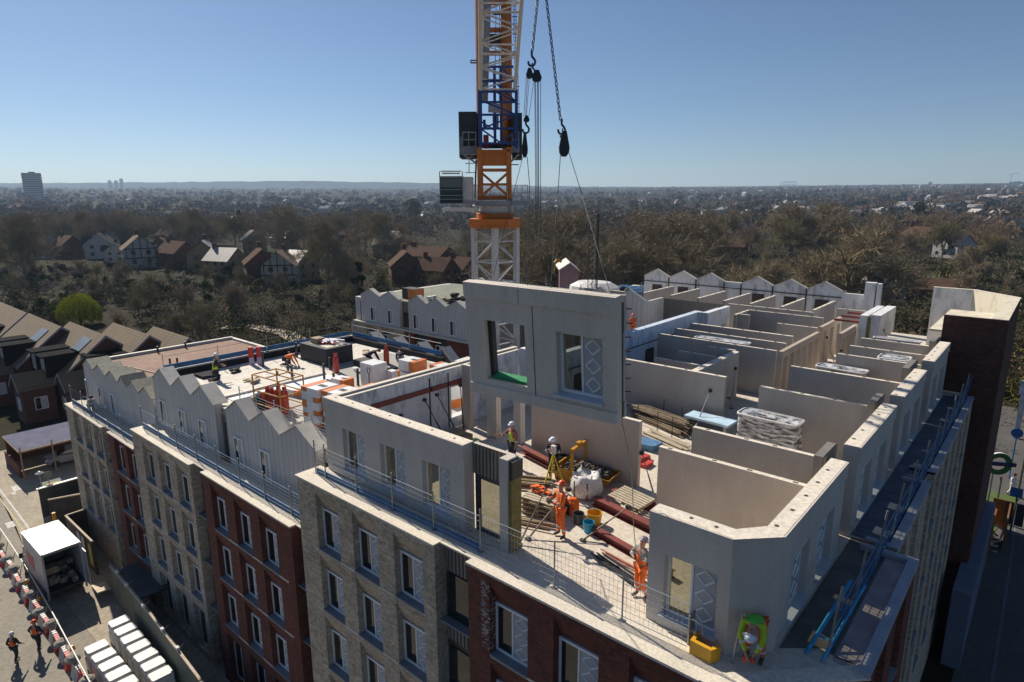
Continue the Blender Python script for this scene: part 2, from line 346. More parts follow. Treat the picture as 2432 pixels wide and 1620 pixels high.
# upper storey: precast walls (outer leaf)
H = 2.85
topm = mat('pale_sunlit_wall_top', (.70, .63, .53), .85, .1, 1.2, fine=9)  # pale concrete tops; extra sunlight contrast is put into their colour
def upper(ax, c, out, a0, a1, xs, th=.42, w=1.3, zb=.3, hz=1.58, kit=None, base=0, name='concrete_wall', mm=None, head=True, e0=True, e1=True, top=H):
    m = MB(); N = [(x, x+w, base+zb, base+zb+hz) for x in xs]
    facade(m, ax, c, out, a0, a1, base, top, N, .25, 0)
    P = (lambda a, d, z: (a, c-out*d, z)) if ax == 'x' else (lambda a, d, z: (c-out*d, a, z))
    # back face with the same openings, top and ends
    A = sorted({a0, a1, *[n[0] for n in N], *[n[1] for n in N]}); Z = [base, base+zb, base+zb+hz, top]
    for i in range(len(A)-1):
        for j in range(3):
            ca, cz = (A[i]+A[i+1])/2, (Z[j]+Z[j+1])/2
            if not any(n[0] < ca < n[1] and n[2] < cz < n[3] for n in N): m.poly([P(A[i], th, Z[j]), P(A[i+1], th, Z[j]), P(A[i+1], th, Z[j+1]), P(A[i], th, Z[j+1])])
    for b0, b1, z0_, z1_ in N:
        for b in (b0, b1): m.poly([P(b, .25, z0_), P(b, .25, z1_), P(b, th, z1_), P(b, th, z0_)])
        for z in (z0_, z1_): m.poly([P(b0, .25, z), P(b1, .25, z), P(b1, th, z), P(b0, th, z)])
    m.poly([P(a0, 0, top), P(a1, 0, top), P(a1, th, top), P(a0, th, top)])
    for a in (a0, a1): m.poly([P(a, 0, base), P(a, th, base), P(a, th, top), P(a, 0, top)])
    m.build(name, mm or conc, CB)
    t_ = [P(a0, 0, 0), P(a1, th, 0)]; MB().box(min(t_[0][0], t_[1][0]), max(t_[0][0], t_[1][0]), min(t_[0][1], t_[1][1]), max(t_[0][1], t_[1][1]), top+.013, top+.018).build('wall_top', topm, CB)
    if head:
        q = MB(); b = [P(a0-.0, -.045, base+2.42), P(a1, 0.002, top+.012)]
        q.box(min(b[0][0], b[1][0]), max(b[0][0], b[1][0]), min(b[0][1], b[1][1]), max(b[0][1], b[1][1]), base+2.42, top+.012); q.build('head_band', conc, CB)
        q = MB(); b = [P(a0+.3, -.03, .0), P(a1-.3, .002, 0)]
        q.box(min(b[0][0], b[1][0]), max(b[0][0], b[1][0]), min(b[0][1], b[1][1]), max(b[0][1], b[1][1]), base+.02, base+.26); q.build('plinth_band', conc, CB)
    for x in xs:
        window(CB, P(x, .2, base+zb), kit or K_UP, 0 if ax == 'x' else pi/2)
        a, b = P(x-.06, -.1, 0), P(x+w+.06, .2, 0)
        MB().box(min(a[0], b[0]), max(a[0], b[0]), min(a[1], b[1]), max(a[1], b[1]), base+zb-.05, base+zb+.01).build('sill', mat('pale_blue_sill', (.5, .54, .6), .4, .05), CB)
upper('x', 12.45, -1, -20.03, -12.7, [-18.95, -16.78, -14.62])
upper('x', 12.45, -1, -6.5, -4.5, [-6.08])
upper('y', -3.73, 1, 13.22, 18.45, [14.15, 16.3])
for a, b, n in ((19.8, 24.9, 2), (26.2, 31.0, 2), (32.9, 37.9, 2)): upper('y', -3.73, 1, a, b, [a+.75+2.1*k for k in range(n)])
# chamfered corner piece, solid
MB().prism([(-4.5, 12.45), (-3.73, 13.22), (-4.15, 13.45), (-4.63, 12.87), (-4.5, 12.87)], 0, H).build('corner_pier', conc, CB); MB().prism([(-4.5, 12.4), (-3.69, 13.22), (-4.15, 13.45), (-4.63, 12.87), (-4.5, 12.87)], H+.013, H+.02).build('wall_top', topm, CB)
for i, (a, b) in enumerate(((18.45, 19.8), (24.9, 26.2), (31.0, 32.9), (37.9, 39.4))):
    m = MB(); corrug(m, 'y', -4.3, 1, a, b, 0, H-.02); m.box(-4.6, -4.36, a, b, 0, H-.02); m.build('corrugated_panel', corrm, CB)
    MB().box(-4.34, -4.3, a+.25, b-.15, .05, 1.9).build('pane', gls, CB)
# serrated tie strips and bolt plates on the wall tops
bolt = mat('bolt_recess', (.06, .05, .045), .9, .3)
m = MB()
for k in range(24):
    y = 13.6+k*.98
    if not any(a < y < b for a, b in ((18.45, 19.8), (24.9, 26.2), (31.0, 32.9))): m.lathe([(.055, H+.018), (.055, H+.024)], (-4.0+.04*sin(k*7), y, 0), 8)
for k in range(7): m.lathe([(.045, H+.018), (.045, H+.024)], (-19.6+k*1.05, 12.68+.03*sin(k*3), 0), 8)
m.lathe([(.05, H+.018), (.05, H+.024)], (-5.6, 12.7, 0), 8).lathe([(.05, H+.018), (.05, H+.024)], (-5.0, 12.68, 0), 8)
m.build('bolt_recesses', bolt, CB)
# corrugated bay + tall pillar beside the open end
m = MB(); corrug(m, 'x', 12.8, -1, -12.7, -11.28, 1.88, H-.03, d=.06); m.build('corrugated_panel', corrm, CB)
MB().box(-12.7, -11.28, 12.86, 13.0, 1.88, H-.03).build('backing', conc, CB)
MB().box(-12.62, -12.45, 12.84, 12.92, 0, 1.86).box(-11.5, -11.3, 12.84, 12.92, 0, 1.86).box(-12.45, -11.5, 12.84, 12.92, 0, .12).box(-12.45, -11.5, 12.84, 12.92, 1.74, 1.86).build('door_frame', darkf, CB)
MB().box(-12.45, -11.5, 12.87, 12.89, .12, 1.74).build('pane', CG, CB)
MB().box(-11.28, -10.98, 12.45, 12.95, 0, H).build('pillar', conc, CB)
MB().box(-10.97, -10.86, 12.5, 12.93, .02, H-.6).build('insulation', mat('yellow_insulation', (.2, .17, .055), .9, .2, 6), CB)
MB().box(-10.975, -10.84, 12.52, 12.97, H-.58, H-.06).build('steel_plate', darkf, CB)
# inner walls: (x0,x1,y0,y1,top)
IN = [(-15.1,-10.28,18.6,18.78,2.45),(-8.7,-4.2,17.0,17.18,2.45),(-8.67,-4.2,19.3,19.48,2.45),(-8.69,-4.2,25.5,25.68,2.45),(-8.78,-4.2,29.65,29.83,2.45),
 (-17.0,-10.3,25.9,26.1,2.45),(-16.9,-10.3,32.25,32.4,2.45),(-16.9,-10.5,34.25,34.4,2.45),(-16.9,-10.8,36.3,36.5,2.45),(-14.6,-12,30.1,30.25,2.2),(-14.8,-12,28.0,28.15,2.2),
 (-11.95,-11.65,26.1,30.9,2.45),(-13.3,-11.9,31.0,31.15,2.45),(-18.06,-12.2,45.0,45.15,2.45),(-15.9,-11.1,43.3,43.45,2.45),(-16.0,-15.85,40.95,43.3,2.45),(-15.85,-15.1,41.3,41.45,2.45),
 (-13.2,-10.8,41.0,41.15,2.2),(-7.8,-3.8,33.6,33.75,2.45),(-7.8,-3.8,35.9,36.05,2.45),(-7.8,-3.8,38.3,38.45,2.45),(-11.2,-9.3,46.8,46.95,2.6),(-31,-26.5,45.4,45.6,2.45),
 (-19.35,-18.85,18.95,19.15,2.9)]
for x in (-25.6,-23.2,-20.9,-18.85,-16.85,-14.65,-12.5): IN.append((x-.09, x+.09, 46.1, 51.2, 2.45))
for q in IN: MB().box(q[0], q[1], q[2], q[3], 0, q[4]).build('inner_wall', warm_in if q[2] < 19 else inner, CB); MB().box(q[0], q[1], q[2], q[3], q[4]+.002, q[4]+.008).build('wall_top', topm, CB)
m = MB(); r_ = random.Random(6)
for q in IN:
    lx, ly = q[1]-q[0], q[3]-q[2]
    for k in range(int(max(lx, ly)/1.1)):
        f = (k+.5+r_.uniform(-.2, .2))/max(1, int(max(lx, ly)/1.1)); m.cbox((q[0]+(lx*f if lx > ly else lx/2), q[2]+(ly*f if ly >= lx else ly/2), q[4]+.012), (.14 if lx > ly else .07, .07 if lx > ly else .14, .006))
m.build('lifting_sockets', bolt, CB)
# portal walls with tall openings
def portal(x, y0, y1, n, mm, t=.2, top=2.45, ow=.62):
    m = MB(); w = (y1-y0)/n
    for k in range(n):
        a = y0+k*w; m.box(x-t, x, a, a+(w-ow)/2, 0, top); m.box(x-t, x, a+(w+ow)/2, a+w, 0, top); m.box(x-t, x, a+(w-ow)/2, a+(w+ow)/2, top-.35, top)
    m.build('portal_wall', mm, CB)
tanc = mat('tan_concrete', (.46, .385, .31), .9, .08, .6, kind='concrete')
portal(-10.0, 32.3, 38.6, 6, tanc); portal(-10.3, 40.2, 44.6, 3, tanc); portal(-8.9, 38.9, 42.3, 4, tanc)
# columns beside the open bay
for x, y in ((-17.45, 18.95), (-16.2, 19.15)): MB().cbox((x, y, 1.4), (.55 if x < -17 else .38, .3, 2.8)).build('column', conc, CB)
# long stained wall with a red band and an opening
m = MB(); ow = [(18.5, 19.6, .5, 1.9)]
for s_, d in ((1, 0),): facade(m, 'y', -19.58, 1, 12.87, 23.14, 0, H-.08, ow, .38, 0)
m.poly([(-19.58, 12.87, H-.08), (-19.58, 23.14, H-.08), (-19.78, 23.14, H-.08), (-19.78, 12.87, H-.08)])
m.box(-19.98, -19.96, 12.87, 18.5, 0, H-.08).box(-19.98, -19.96, 19.6, 23.14, 0, H-.08)
m.build('long_wall', stain, CB)
MB().box(-19.8, -19.74, 12.9, 23.1, H-.3, H-.12).build('joint_filler', bolt, CB)
MB().box(-20.03, -19.82, 12.87, 23.3, H-.5, H+.0).build('coping', conc, CB); MB().box(-20.03, -19.82, 12.87, 23.3, H+.002, H+.008).build('wall_top', topm, CB); MB().box(-19.79, -19.58, 12.87, 23.14, H-.078, H-.07).build('wall_top', topm, CB)
redst = mat('red_oxide_steel', (.2, .045, .035), .6, .2, 3)
m = MB()
for a, b in ((14.2, 17.2), (17.3, 18.25), (18.35, 19.7)): m.box(-19.575, -19.5, a, b, 2.0, 2.2)
m.build('steel_band', redst, CB)
m = MB(); 
for y in (17.22, 18.3, 20.9): m.box(-19.575, -19.54, y, y+.05, .1, 2.6)
m.build('joint_strip', bolt, CB)
MB().box(-19.55, -17.2, 23.14, 23.5, 0, H).build('long_wall', whitew, CB)
MB().box(-17.65, -17.25, 23.5, 38.6, 0, H).box(-17.6, -17.25, 39.3, 42, 0, 2.6).build('long_wall', mat('blue_white_board', (.5, .58, .68), .8, .06, 1.2, kind='stained', p=(.25, .33, .44)), CB)
MB().box(-17.24, -16.6, 38.2, 38.5, 0, H).box(-16.9, -16.6, 38.5, 41.7, 1.75, H).box(-16.9, -16.6, 38.5, 39.3, 0, 1.75).box(-16.9, -16.6, 41, 41.7, 0, 1.75).build('long_wall', whitew, CB)
m = MB(); m.box(-17.22, -17.2, 24, 38, 1.95, 2.0)
for y in (24.5, 28, 31.5, 35): m.box(-17.24, -17.19, y, y+.9, .3, 1.6)
m.build('wall_fixing', bolt, CB)
# far gabled wall, white inside
def gable_wall(root, y, xs, zv, zp, z0, th, mm, ax='y', cap=capm, name='gabled_wall', capw=.55):
    """xs: list of (x0,x1) gables"""
    for x0, x1 in xs:
        c = (x0+x1)/2
        MB().wall([(x0, z0), (x1, z0), (x1, zv), (c, zp), (x0, zv)], y, y+th).build(name, mm, root)
        k = MB()
        for a, b in (((x0, zv), (c, zp)), ((c, zp), (x1, zv))):
            k.wall([(a[0], a[1]+.012), (b[0], b[1]+.012), (b[0], b[1]+.06), (a[0], a[1]+.06)], y-.05, y+capw)
        k.build('capping', cap, root)
gable_wall(CB, 53.6, [(-29.8,-27.25),(-27.25,-24.6),(-24.6,-22.0),(-20.5,-17.85),(-17.85,-15.2),(-15.2,-12.6)], 2.85, 3.5, 0, .3, stain, capw=.35)
MB().box(-22.0, -20.5, 53.7, 54, 0, 2.9).box(-12.6, -11.0, 53.7, 54, 0, 2.75).build('gabled_wall', stain, CB)
MB().box(-11.0, -10.3, 53.3, 53.9, 0, 3.75).box(-10.2, -9.95, 53.3, 53.9, 0, 3.7).build('end_pier', whitew, CB)
m = MB(); m.box(-29.8, -12.6, 53.55, 53.595, 2.35, 2.42)
for x in (-28.4, -25.8, -19, -16.4, -14): m.box(x-.5, x+.5, 53.56, 53.598, 1.2, 2.1)
for x in (-27.25, -24.6, -22.0, -20.5, -17.85, -15.2): m.box(x-.05, x+.05, 53.54, 53.597, 0, 2.85)
m.build('joint_strip', bolt, CB)
# gabled front facing the inner court, dark return wall
gable_wall(CB, 42.0, [(-28.5, -25.9), (-25.9, -23.2)], 2.45, 3.2, 0, .25, clad, capw=.3)
MB().box(-23.3, -23.1, 42.25, 44.7, 0, 2.45).build('inner_wall', clad, CB)
m = MB(); corrug(m, 'x', 44.7, -1, -23.1, -18.3, 0, 2.4, d=.05); m.build('corrugated_panel', corrm, CB)
# upright insulated panel near the tower
MB().box(-8.75, -8.35, 42.0, 46.6, 0, 3.1).box(-8.2, -7.7, 42.2, 46.6, 1.5, 3.15).box(-8.2, -7.7, 42.2, 42.7, 0, 1.5).box(-8.2, -7.7, 44, 44.6, 0, 1.5).build('upright_panel', whitew, CB)
MB().box(-8.34, -8.21, 41.98, 46.5, 0, 3.0).build('insulation', MATS['yellow_insulation'], CB)
for y in (42.6, 44.2, 45.8): MB().box(-10.3, -8.8, y, y+.18, 2.5, 2.62).build('steel_beam', redst, CB)
# ---------------- brown stair tower
TW = thing('stair_tower', 'tall dark brown brick stair tower at the far right end of the block', 'tower', (-3, 44, GZ))
tb = mat('brown_brick', (.12, .045, .028), .9, .2, 3, kind='brick', p=(.07, .04, .035))
cream = mat('cream_board', (.62, .57, .45), .85, .08, 1, kind='stained', p=(.45, .40, .3))
MB().box(-4.3, -1.6, 39.4, 39.75, GZ, 4.0).box(-1.95, -1.6, 39.75, 48.6, GZ, 4.0).build('brick_wall', tb, TW)
MB().box(-2.3, -1.96, 39.76, 48.6, 0, 3.98).build('inner_lining', cream, TW)
MB().box(-6.4, -4.2, 51.2, 51.5, 0, 4.0).build('back_wall', whitew, TW); MB().prism([(-4.2, 51.2), (-1.62, 48.6), (-1.62, 49.0), (-4.05, 51.5), (-4.2, 51.5)], GZ, 4.0).build('slanted_wall', cream, TW); MB().prism([(-4.2, 51.18), (-1.60, 48.6), (-1.60, 49.05), (-4.05, 51.52), (-6.42, 51.52), (-6.42, 51.18)], 4.002, 4.03).build('coping', coping_m, TW)
MB().box(-2.3, -1.62, 39.45, 48.6, 4.002, 4.03).box(-4.28, -2.3, 39.44, 39.7, 4.002, 4.02).build('coping', cream, TW)
MB().box(-1.9, -1.1, 36, 49, GZ, -9.3).build('plinth', mat('blue_grey_band', (.12, .14, .2), .7, .1), TW)
MB().box(-5, -1.95, 40.5, 48.6, 2.9, 3.0).build('landing', cream, TW)
# ================================================================ MIDDLE BUILDING (one storey lower)
MBd = thing('apartment_building', 'middle apartment block with white zigzag gabled top storey and pale flat roof being worked on', 'building', (-29, 19, GZ))
SM = [-5.02-2.54*k for k in range(3)]
block(MBd, -37.9, -30.4, -2.4, buff, [-36.56, -34.37, -32.18], SM, ground=True)
gap(MBd, -30.4, -29.1, -2.4, SM)
block(MBd, -29.1, -21.3, -2.4, redb, [-28.3, -26.05, -23.85], SM, ground=True)
gap(MBd, -21.3, -20.54, -2.4, SM)
MB().box(-37.85, -20.6, 12.42, 12.7, -2.75, -2.42).build('floor_slab', slabm, MBd)
for x in (-36.9, -34.4, -32.0, -28.25, -25.8): window(MBd, (x, 12.66, -2.2), K_SAW)
gable_wall(MBd, 12.7, [(-37.6,-35.05),(-35.05,-32.6),(-32.6,-30.05),(-28.9,-26.55),(-26.55,-23.95),(-23.95,-21.2)], .28, 1.02, -2.45, .3, clad, capw=.7)
m = MB(); corrug(m, 'x', 13.0, -1, -30.05, -28.9, -2.4, .15, d=.05); m.build('corrugated_panel', corrm, MBd)
MB().box(-29.8, -29.1, 12.95, 12.99, -2.3, -.6).build('pane', gls, MBd)
whr = mat('pale_roof_board', (.66, .62, .55), .85, .08, .8, fine=5)
grr = mat('grey_roof_felt', (.36, .345, .32), .9, .12, .8, fine=6)
MB().prism([(-37.4, 13.0), (-20.2, 13.0), (-20.2, 25.8), (-37.4, 25.8)], -.2, .16).build('flat_roof', whr, MBd)
MB().box(-32.9, -28, 20.3, 25.3, .162, .175).build('roof_felt', grr, MBd)
MB().box(-31.4, -31.1, 13.7, 19.6, .162, .30).box(-29.9, -29.65, 13.7, 19.0, .162, .3).build('roof_kerb', capm, MBd)
MB().box(-31.1, -29.9, 13.8, 19.6, .162, .2).build('insulation_board', mat('bright_white_board', (.8, .8, .8), .7, .03), MBd)
MB().box(-29.65, -20.3, 13.2, 25.2, .162, .17).build('roof_felt', mat('stone_grey_felt', (.45, .43, .39), .9, .12, .9, fine=5), MBd)
MB().box(-37.55, -37.3, 13.0, 25.9, -.2, .55).box(-37.3, -27.9, 25.65, 25.9, -.2, .5).build('roof_upstand', black, MBd)
MB().box(-37.75, -37.3, 13.0, 25.9, .552, .58).build('roof_edge', capm, MBd)
for k, (x0, x1) in enumerate(((-36.6,-34.3),(-34.0,-31.8),(-31.5,-29.4),(-29.2,-27.4))):
    c = (x0+x1)/2; MB().wall([(x0, -.6), (x1, -.6), (x1, .2), (c, .95), (x0, .2)], 26.4, 26.7).build('gabled_wall', clad, MBd)
    q = MB(); q.wall([(x0, .22), (c, .97), (c, 1.03), (x0, .28)], 26.0, 26.75).wall([(c, .97), (x1, .22), (x1, .28), (c, 1.03)], 26.0, 26.75).build('capping', capm, MBd)
m = MB(); m.box(-37.9, -37.6, 13.0, 26.6, GZ, -.2).box(-37.9, -37.6, 11.7, 12.99, GZ, -2.8).box(-37.9, -27.4, 26.3, 26.7, GZ, -.61).box(-20.5,-20.2,12.6,26.4,GZ,-.3); m.build('side_wall', buff, MBd)
# ================================================================ LOW LEFT BUILDING
LB = thing('apartment_building', 'low left end block with gabled top storey and brown felt roof', 'building', (-44, 17, GZ))
SLW = [-5.85-2.54*k for k in range(3)]
block(LB, -50.46, -43.28, -3.6, buff, [-49.0, -46.9, -44.9], SLW)
gap(LB, -43.28, -42.11, -3.6, SLW)
block(LB, -42.11, -37.95, -3.6, redb, [-41.2, -39.2], SLW)
for x in (-50.1, -47.5, -45.2): window(LB, (x, 12.66, -3.5), K_SAW)
gable_wall(LB, 12.7, [(-50.2,-48.04),(-48.04,-45.72),(-45.72,-43.44),(-43.44,-42.0),(-42.0,-40.07),(-40.07,-38.0)], -1.1, -.55, -3.75, .3, clad, cap=mat('weathered_capping', (.30, .285, .22), .8, .2, 3), capw=1.3)
brf = mat('brown_roof_felt', (.26, .16, .115), .9, .2, .6, fine=4)
MB().box(-50.4, -38, 13.9, 23.2, -1.5, -1.1).build('flat_roof', brf, LB)
MB().box(-50.6, -50.35, 13.2, 23.4, -1.6, -.9).box(-50.35, -38, 23.2, 23.45, -1.6, -.95).build('roof_edge', capm, LB)
m = MB(); m.box(-50.46, -50.1, 13.0, 23.4, GZ, -1.6).box(-50.46, -50.1, 11.7, 12.99, GZ, -3.76).box(-50.4, -38, 23.15, 23.4, GZ, -1.6); m.build('side_wall', buff, LB)
MB().box(-50.4, -38, 12.4, 12.7, -4, -3.65).build('floor_slab', slabm, LB)
m = MB()
for x, y in ((-50, 17.5), (-50, 19.5), (-44, 19), (-45.5, 16.6), (-45.3, 17), (-41.5, 20.5), (-41.2, 21.2), (-40.8, 20.8)): m.tube((x, y, -1.1), (x, y, -.6), .07, 8)
m.build('vent_pipe', darkf, LB)
m = MB(); m.tube((-48.6, 14.2, -1.06), (-41.2, 15.6, -1.06), .04); m.tube((-49.5, 13.9, -1.0), (-38.4, 14.0, -1.0), .04); m.build('batten', coping_m, LB)
# ================================================================ REAR BUILDING
RB = thing('apartment_building', 'rear apartment block with white gabled storey over buff and red brick beyond the grey roof', 'building', (-46, 44, GZ))
gable_wall(RB, 39.4, [(-55.0,-51.8),(-51.8,-48.75),(-47.4,-44.7),(-44.7,-42.1),(-42.1,-39.3)], .3, 1.0, -2.45, .3, clad, capw=.5)
m = MB(); corrug(m, 'x', 39.7, -1, -48.75, -47.4, -2.4, .2); m.build('corrugated_panel', corrm, RB)
MB().box(-48.5, -47.7, 39.66, 39.69, -2.3, -.9).build('pane', gls, RB)
for x in (-53.4, -50.6, -46.7, -44.1, -41.6): window(RB, (x, 39.36, -2.25), K_SAW)
m = MB(); facade(m, 'x', 39.2, -1, -56.5, -47.9, GZ, -2.5, niche_rows([-54, -51.5], 1.2, [-4.9, -7.4, -9.9]), .3, .6); m.build('brick_wall', buff, RB)
m = MB(); facade(m, 'x', 39.2, -1, -47.9, -38.5, GZ, -2.5, niche_rows([-46.4, -43.8], 1.9, [-4.9, -7.4, -9.9]), .3, .1); m.build('brick_wall', redb, RB)
for x in (-54, -51.5, -46.3, -43.7): window(RB, (x, 39.45, -4.85), K_SM)
m = MB(); m.box(-56, -38.6, 39.52, 39.7, GZ, -2.5); m.build('backing', darkf, RB)
MB().box(-55.2, -38.5, 39.95, 53, -1, .05).build('flat_roof', mat('green_grey_roof', (.2, .21, .16), .9, .3, .5, fine=3), RB)
MB().box(-56, -38.6, 39.0, 39.4, -2.6, -2.46).build('ledge', coping_m, RB)
MB().box(-38.8, -38.5, 39.4, 53, GZ, 0).box(-56, -55.2, 39.4, 53, GZ, 0).build('side_wall', clad, RB)
gable_wall(RB, 52.5, [(-52,-48.8),(-48.6,-45.4)], .3, 1.1, -.5, .3, clad, capw=.5)
# rear roofs with materials behind the hanging panel
RR = thing('apartment_building', 'rear right block with gabled fronts and roof cluttered with sheeting and building materials', 'building', (-35, 56, GZ))
MB().box(-38, -31.2, 46, 66, GZ, .0).box(-31.2, -23, 54.6, 66, GZ, .0).build('flat_roof', whr, RR)
gable_wall(RR, 45.6, [(-37.6,-35.0),(-34.6,-32.0)], .6, 1.5, -3, .3, clad, capw=.5)
# ================================================================ TOWER CRANE
orange = mat('crane_orange', (.52, .15, .01), .5, .12, 1.5, fine=9)
cwhite = mat('crane_white', (.56, .53, .50), .6, .08, 1.5, fine=12)
cblue = mat('crane_blue', (.012, .05, .21), .5, .2, 2)
cgrey = mat('crane_grey', (.22, .23, .25), .6, .15, 2)
cdark = mat('crane_dark', (.025, .026, .03), .6, .2, 2)
steel = mat('galvanised_steel', (.33, .34, .34), .45, .15, 3, metal=.6)
rope = mat('steel_rope', (.05, .05, .055), .5, .2, 4)
redp = mat('red_paint', (.5, .04, .03), .5, .15, 3)
FH = Vector((FW.x, FW.y, 0)).normalized()                 # horizontal direction away from the camera
CP = dp(1176, 540, 41.5); CP = Vector((CP.x, CP.y, GZ))
TC = thing('tower_crane', 'orange, white and blue luffing tower crane standing behind the hanging wall panel', 'tower crane', CP, atan2(-FH.x, FH.y))
def cl(px, py, off=0):     # photo point on the upright plane through the mast (+off) -> crane coordinates
    d = ray(px, py); q = CP + FH*off; t = (q-CAM).dot(FH)/d.dot(FH); w_ = CAM+d*t-CP
    return Vector((w_.x*FH.y - w_.y*FH.x, off, w_.z))
def cpart(m, n, mt): return m.build(n, mt, TC, w=False)
def ctube(m, a, b, r, n=6): return m.tube(cl(*a), cl(*b), r, n)
def cbox(m, x0, y0, x1, y1, o0, o1):                       # box between two photo points, from depth o0 to o1
    a = cl(x0, y0, o0); b = cl(x1, y1, o0); return m.box(min(a.x, b.x), max(a.x, b.x), o0, o1, min(a.z, b.z), max(a.z, b.z))
# mast, seen corner-on
zt = cl(1176, 540).z; h = 1.38
cor = [(-h, 0), (0, -h), (h, 0), (0, h)]
for i, c in enumerate(cor): cpart(MB().cbox((c[0], c[1], zt/2), (.3, .3, zt), R(45)), 'mast_leg', cwhite)
m = MB(); k = 0; z = 2.0
while z < zt-.3:
    for i in range(4):
        a, b = cor[i], cor[(i+1) % 4]
        m.tube((*a, z), (*b, z), .06, 5)
        z2 = min(z+1.35, zt-.1)
        m.tube((*(a if (k+i) % 2 else b), z), (*(b if (k+i) % 2 else a), z2), .055, 5)
    z += 1.35; k += 1
cpart(m, 'mast_bracing', cwhite)
# slewing unit
m = MB(); c = cl(1176, 540).z; t = cl(1176, 519).z; m.prism([(-1.62, -.9), (-.9, -1.62), (.9, -1.62), (1.62, -.9), (1.62, .9), (.9, 1.62), (-.9, 1.62), (-1.62, .9)], c, t); m.cbox((0, 0, (c+t)/2), (3.3, .12, .1)); m.cbox((0, -1.66, c+.06), (1.8, .12, .1)); m.cbox((0, -1.66, t-.05), (1.8, .12, .1)); cpart(m, 'slewing_collar', orange)
m = MB(); m.lathe([(1.17, t), (1.2, t+.1), (1.2, t+.35), (1.12, t+.42)], n=24); cpart(m, 'slewing_ring', orange)
t2 = cl(1176, 505).z; m = MB(); m.lathe([(1.18, t2), (1.05, t2+.1), (1.0, t2+.45)], n=24); m.cbox((-1.15, -.6, t2+.25), (.1, .1, .5)).cbox((1.15, -.6, t2+.25), (.1, .1, .5)).cbox((0, -1.05, t2+.25), (.08, .08, .5)); cpart(m, 'slewing_drum', cwhite)
m = MB(); cbox(m, 1128, 488, 1252, 476, -1.3, 1.3); cpart(m, 'walkway', cgrey)
m = MB()
for x in (1128, 1165, 1205, 1228, 1240, 1253): ctube(m, (x, 478, -1.25), (x, 440, -1.25), .025)
ctube(m, (1215, 440, -1.25), (1253, 440, -1.25), .025); ctube(m, (1215, 458, -1.25), (1253, 458, -1.25), .02); ctube(m, (1253, 440, -1.25), (1253, 440, 1.2), .025); ctube(m, (1100, 462, -1.25), (1200, 462, -1.25), .018); ctube(m, (1100, 440, -1.25), (1128, 440, -1.25), .025)
cpart(m, 'walkway_railing', steel)
# cab
cab = MB(); cbox(cab, 1045, 483, 1097, 420, -2.6, -.9)
cabo = cpart(cab, 'cab', cdark)
m = MB(); cbox(m, 1045.5, 446, 1096, 424, -2.62, -2.61); cbox(m, 1048, 480, 1094, 450, -2.62, -2.61); q = m.build('cab_window', glass('green_glass', (.01, .03, .028)), cabo, w=False); q.location -= cabo.location
m = MB()
for y in (450, 464, 473, 484): cbox(m, 1044, y+1.0, 1098, y-.6, -2.66, -2.63)
cbox(m, 1044, 422, 1098, 418, -2.64, -.9)
for x in (1044, 1098): ctube(m, (x, 420, -2.6), (x, 407, -2.6), .03)
ctube(m, (1047, 407, -2.6), (1095, 407, -2.6), .04); ctube(m, (1050, 412, -2.6), (1092, 412, -2.6), .05)
cpart(m, 'cab_frame', steel)
m = MB(); cbox(m, 1099, 486, 1121, 420, -2.2, -.7); cpart(m, 'control_cabinet', cwhite)
m = MB(); cbox(m, 1098, 486, 1132, 478, -2.3, -.6); cpart(m, 'cab_bracket', cgrey)
m = MB(); cbox(m, 1050, 502, 1128, 494, -2.3, -.8); ctube(m, (1105, 500, -1.5), (1150, 505, -.5), .08); cpart(m, 'cab_beam', cwhite)
# orange top frame
for x, w_ in ((1140, .28), (1209, .34)):
    m = MB(); a = cl(x, 476, -.9); b = cl(x, 350, -.9); m.box(a.x-w_/2, a.x+w_/2, -1.05, -.75, a.z, b.z); m.box(a.x-w_/2, a.x+w_/2, .75, 1.05, a.z, b.z); cpart(m, 'frame_leg', orange)
m = MB(); cbox(m, 1143, 391, 1208, 357, -.85, .8); cbox(m, 1140, 360, 1212, 355, -1.05, .9); cpart(m, 'frame_box', orange)
m = MB(); cbox(m, 1143, 408, 1208, 400, -.95, -.8); cbox(m, 1143, 441, 1208, 435, -.95, -.8); cbox(m, 1143, 475, 1208, 464, -.95, -.8)
ctube(m, (1143, 410, -.9), (1205, 464, -.9), .09); ctube(m, (1207, 410, -.9), (1146, 464, -.9), .09); ctube(m, (1143, 410, .9), (1205, 464, .9), .08); cpart(m, 'frame_bracing', orange)
# machinery deck either side
for a, b, c2, d in ((1091, 265, 1131, 374), (1216, 268, 1240, 376)):
    m = MB(); cbox(m, a, d, b if False else c2, b, .3, 2.6); cpart(m, 'counterweight', cdark)
m = MB(); cbox(m, 1093, 367, 1132, 347, .0, 2.4); cbox(m, 1214, 362, 1234, 348, 0, 2.4); cbox(m, 1093, 347, 1096, 325, -.1, .1); cpart(m, 'machinery_deck', cgrey)
m = MB()
for x in (1099, 1113, 1130, 1216, 1224, 1232):
    ctube(m, (x, 350, -.1), (x, 314, -.1), .03)
for y in (314, 332): ctube(m, (1099, y, -.1), (1130, y, -.1), .03); ctube(m, (1216, y, -.1), (1234, y, -.1), .03)
ctube(m, (1100, 366, 0), (1131, 388, 0), .07); ctube(m, (1105, 366, 0), (1131, 366, 0), .06); ctube(m, (1232, 366, 0), (1214, 384, 0), .07); ctube(m, (1110, 378, 0), (1131, 364, 0), .04)
ctube(m, (1105, 388, 0), (1132, 388, 0), .03); ctube(m, (1214, 391, 0), (1232, 391, 0), .04); ctube(m, (1105, 410, 0), (1131, 410, 0), .03); ctube(m, (1114, 375, 0), (1114, 410, 0), .03)
cpart(m, 'deck_railing', steel)
m = MB(); ctube(m, (1131, 380, 0), (1128, 470, -.3), .06); cpart(m, 'cable', cdark)
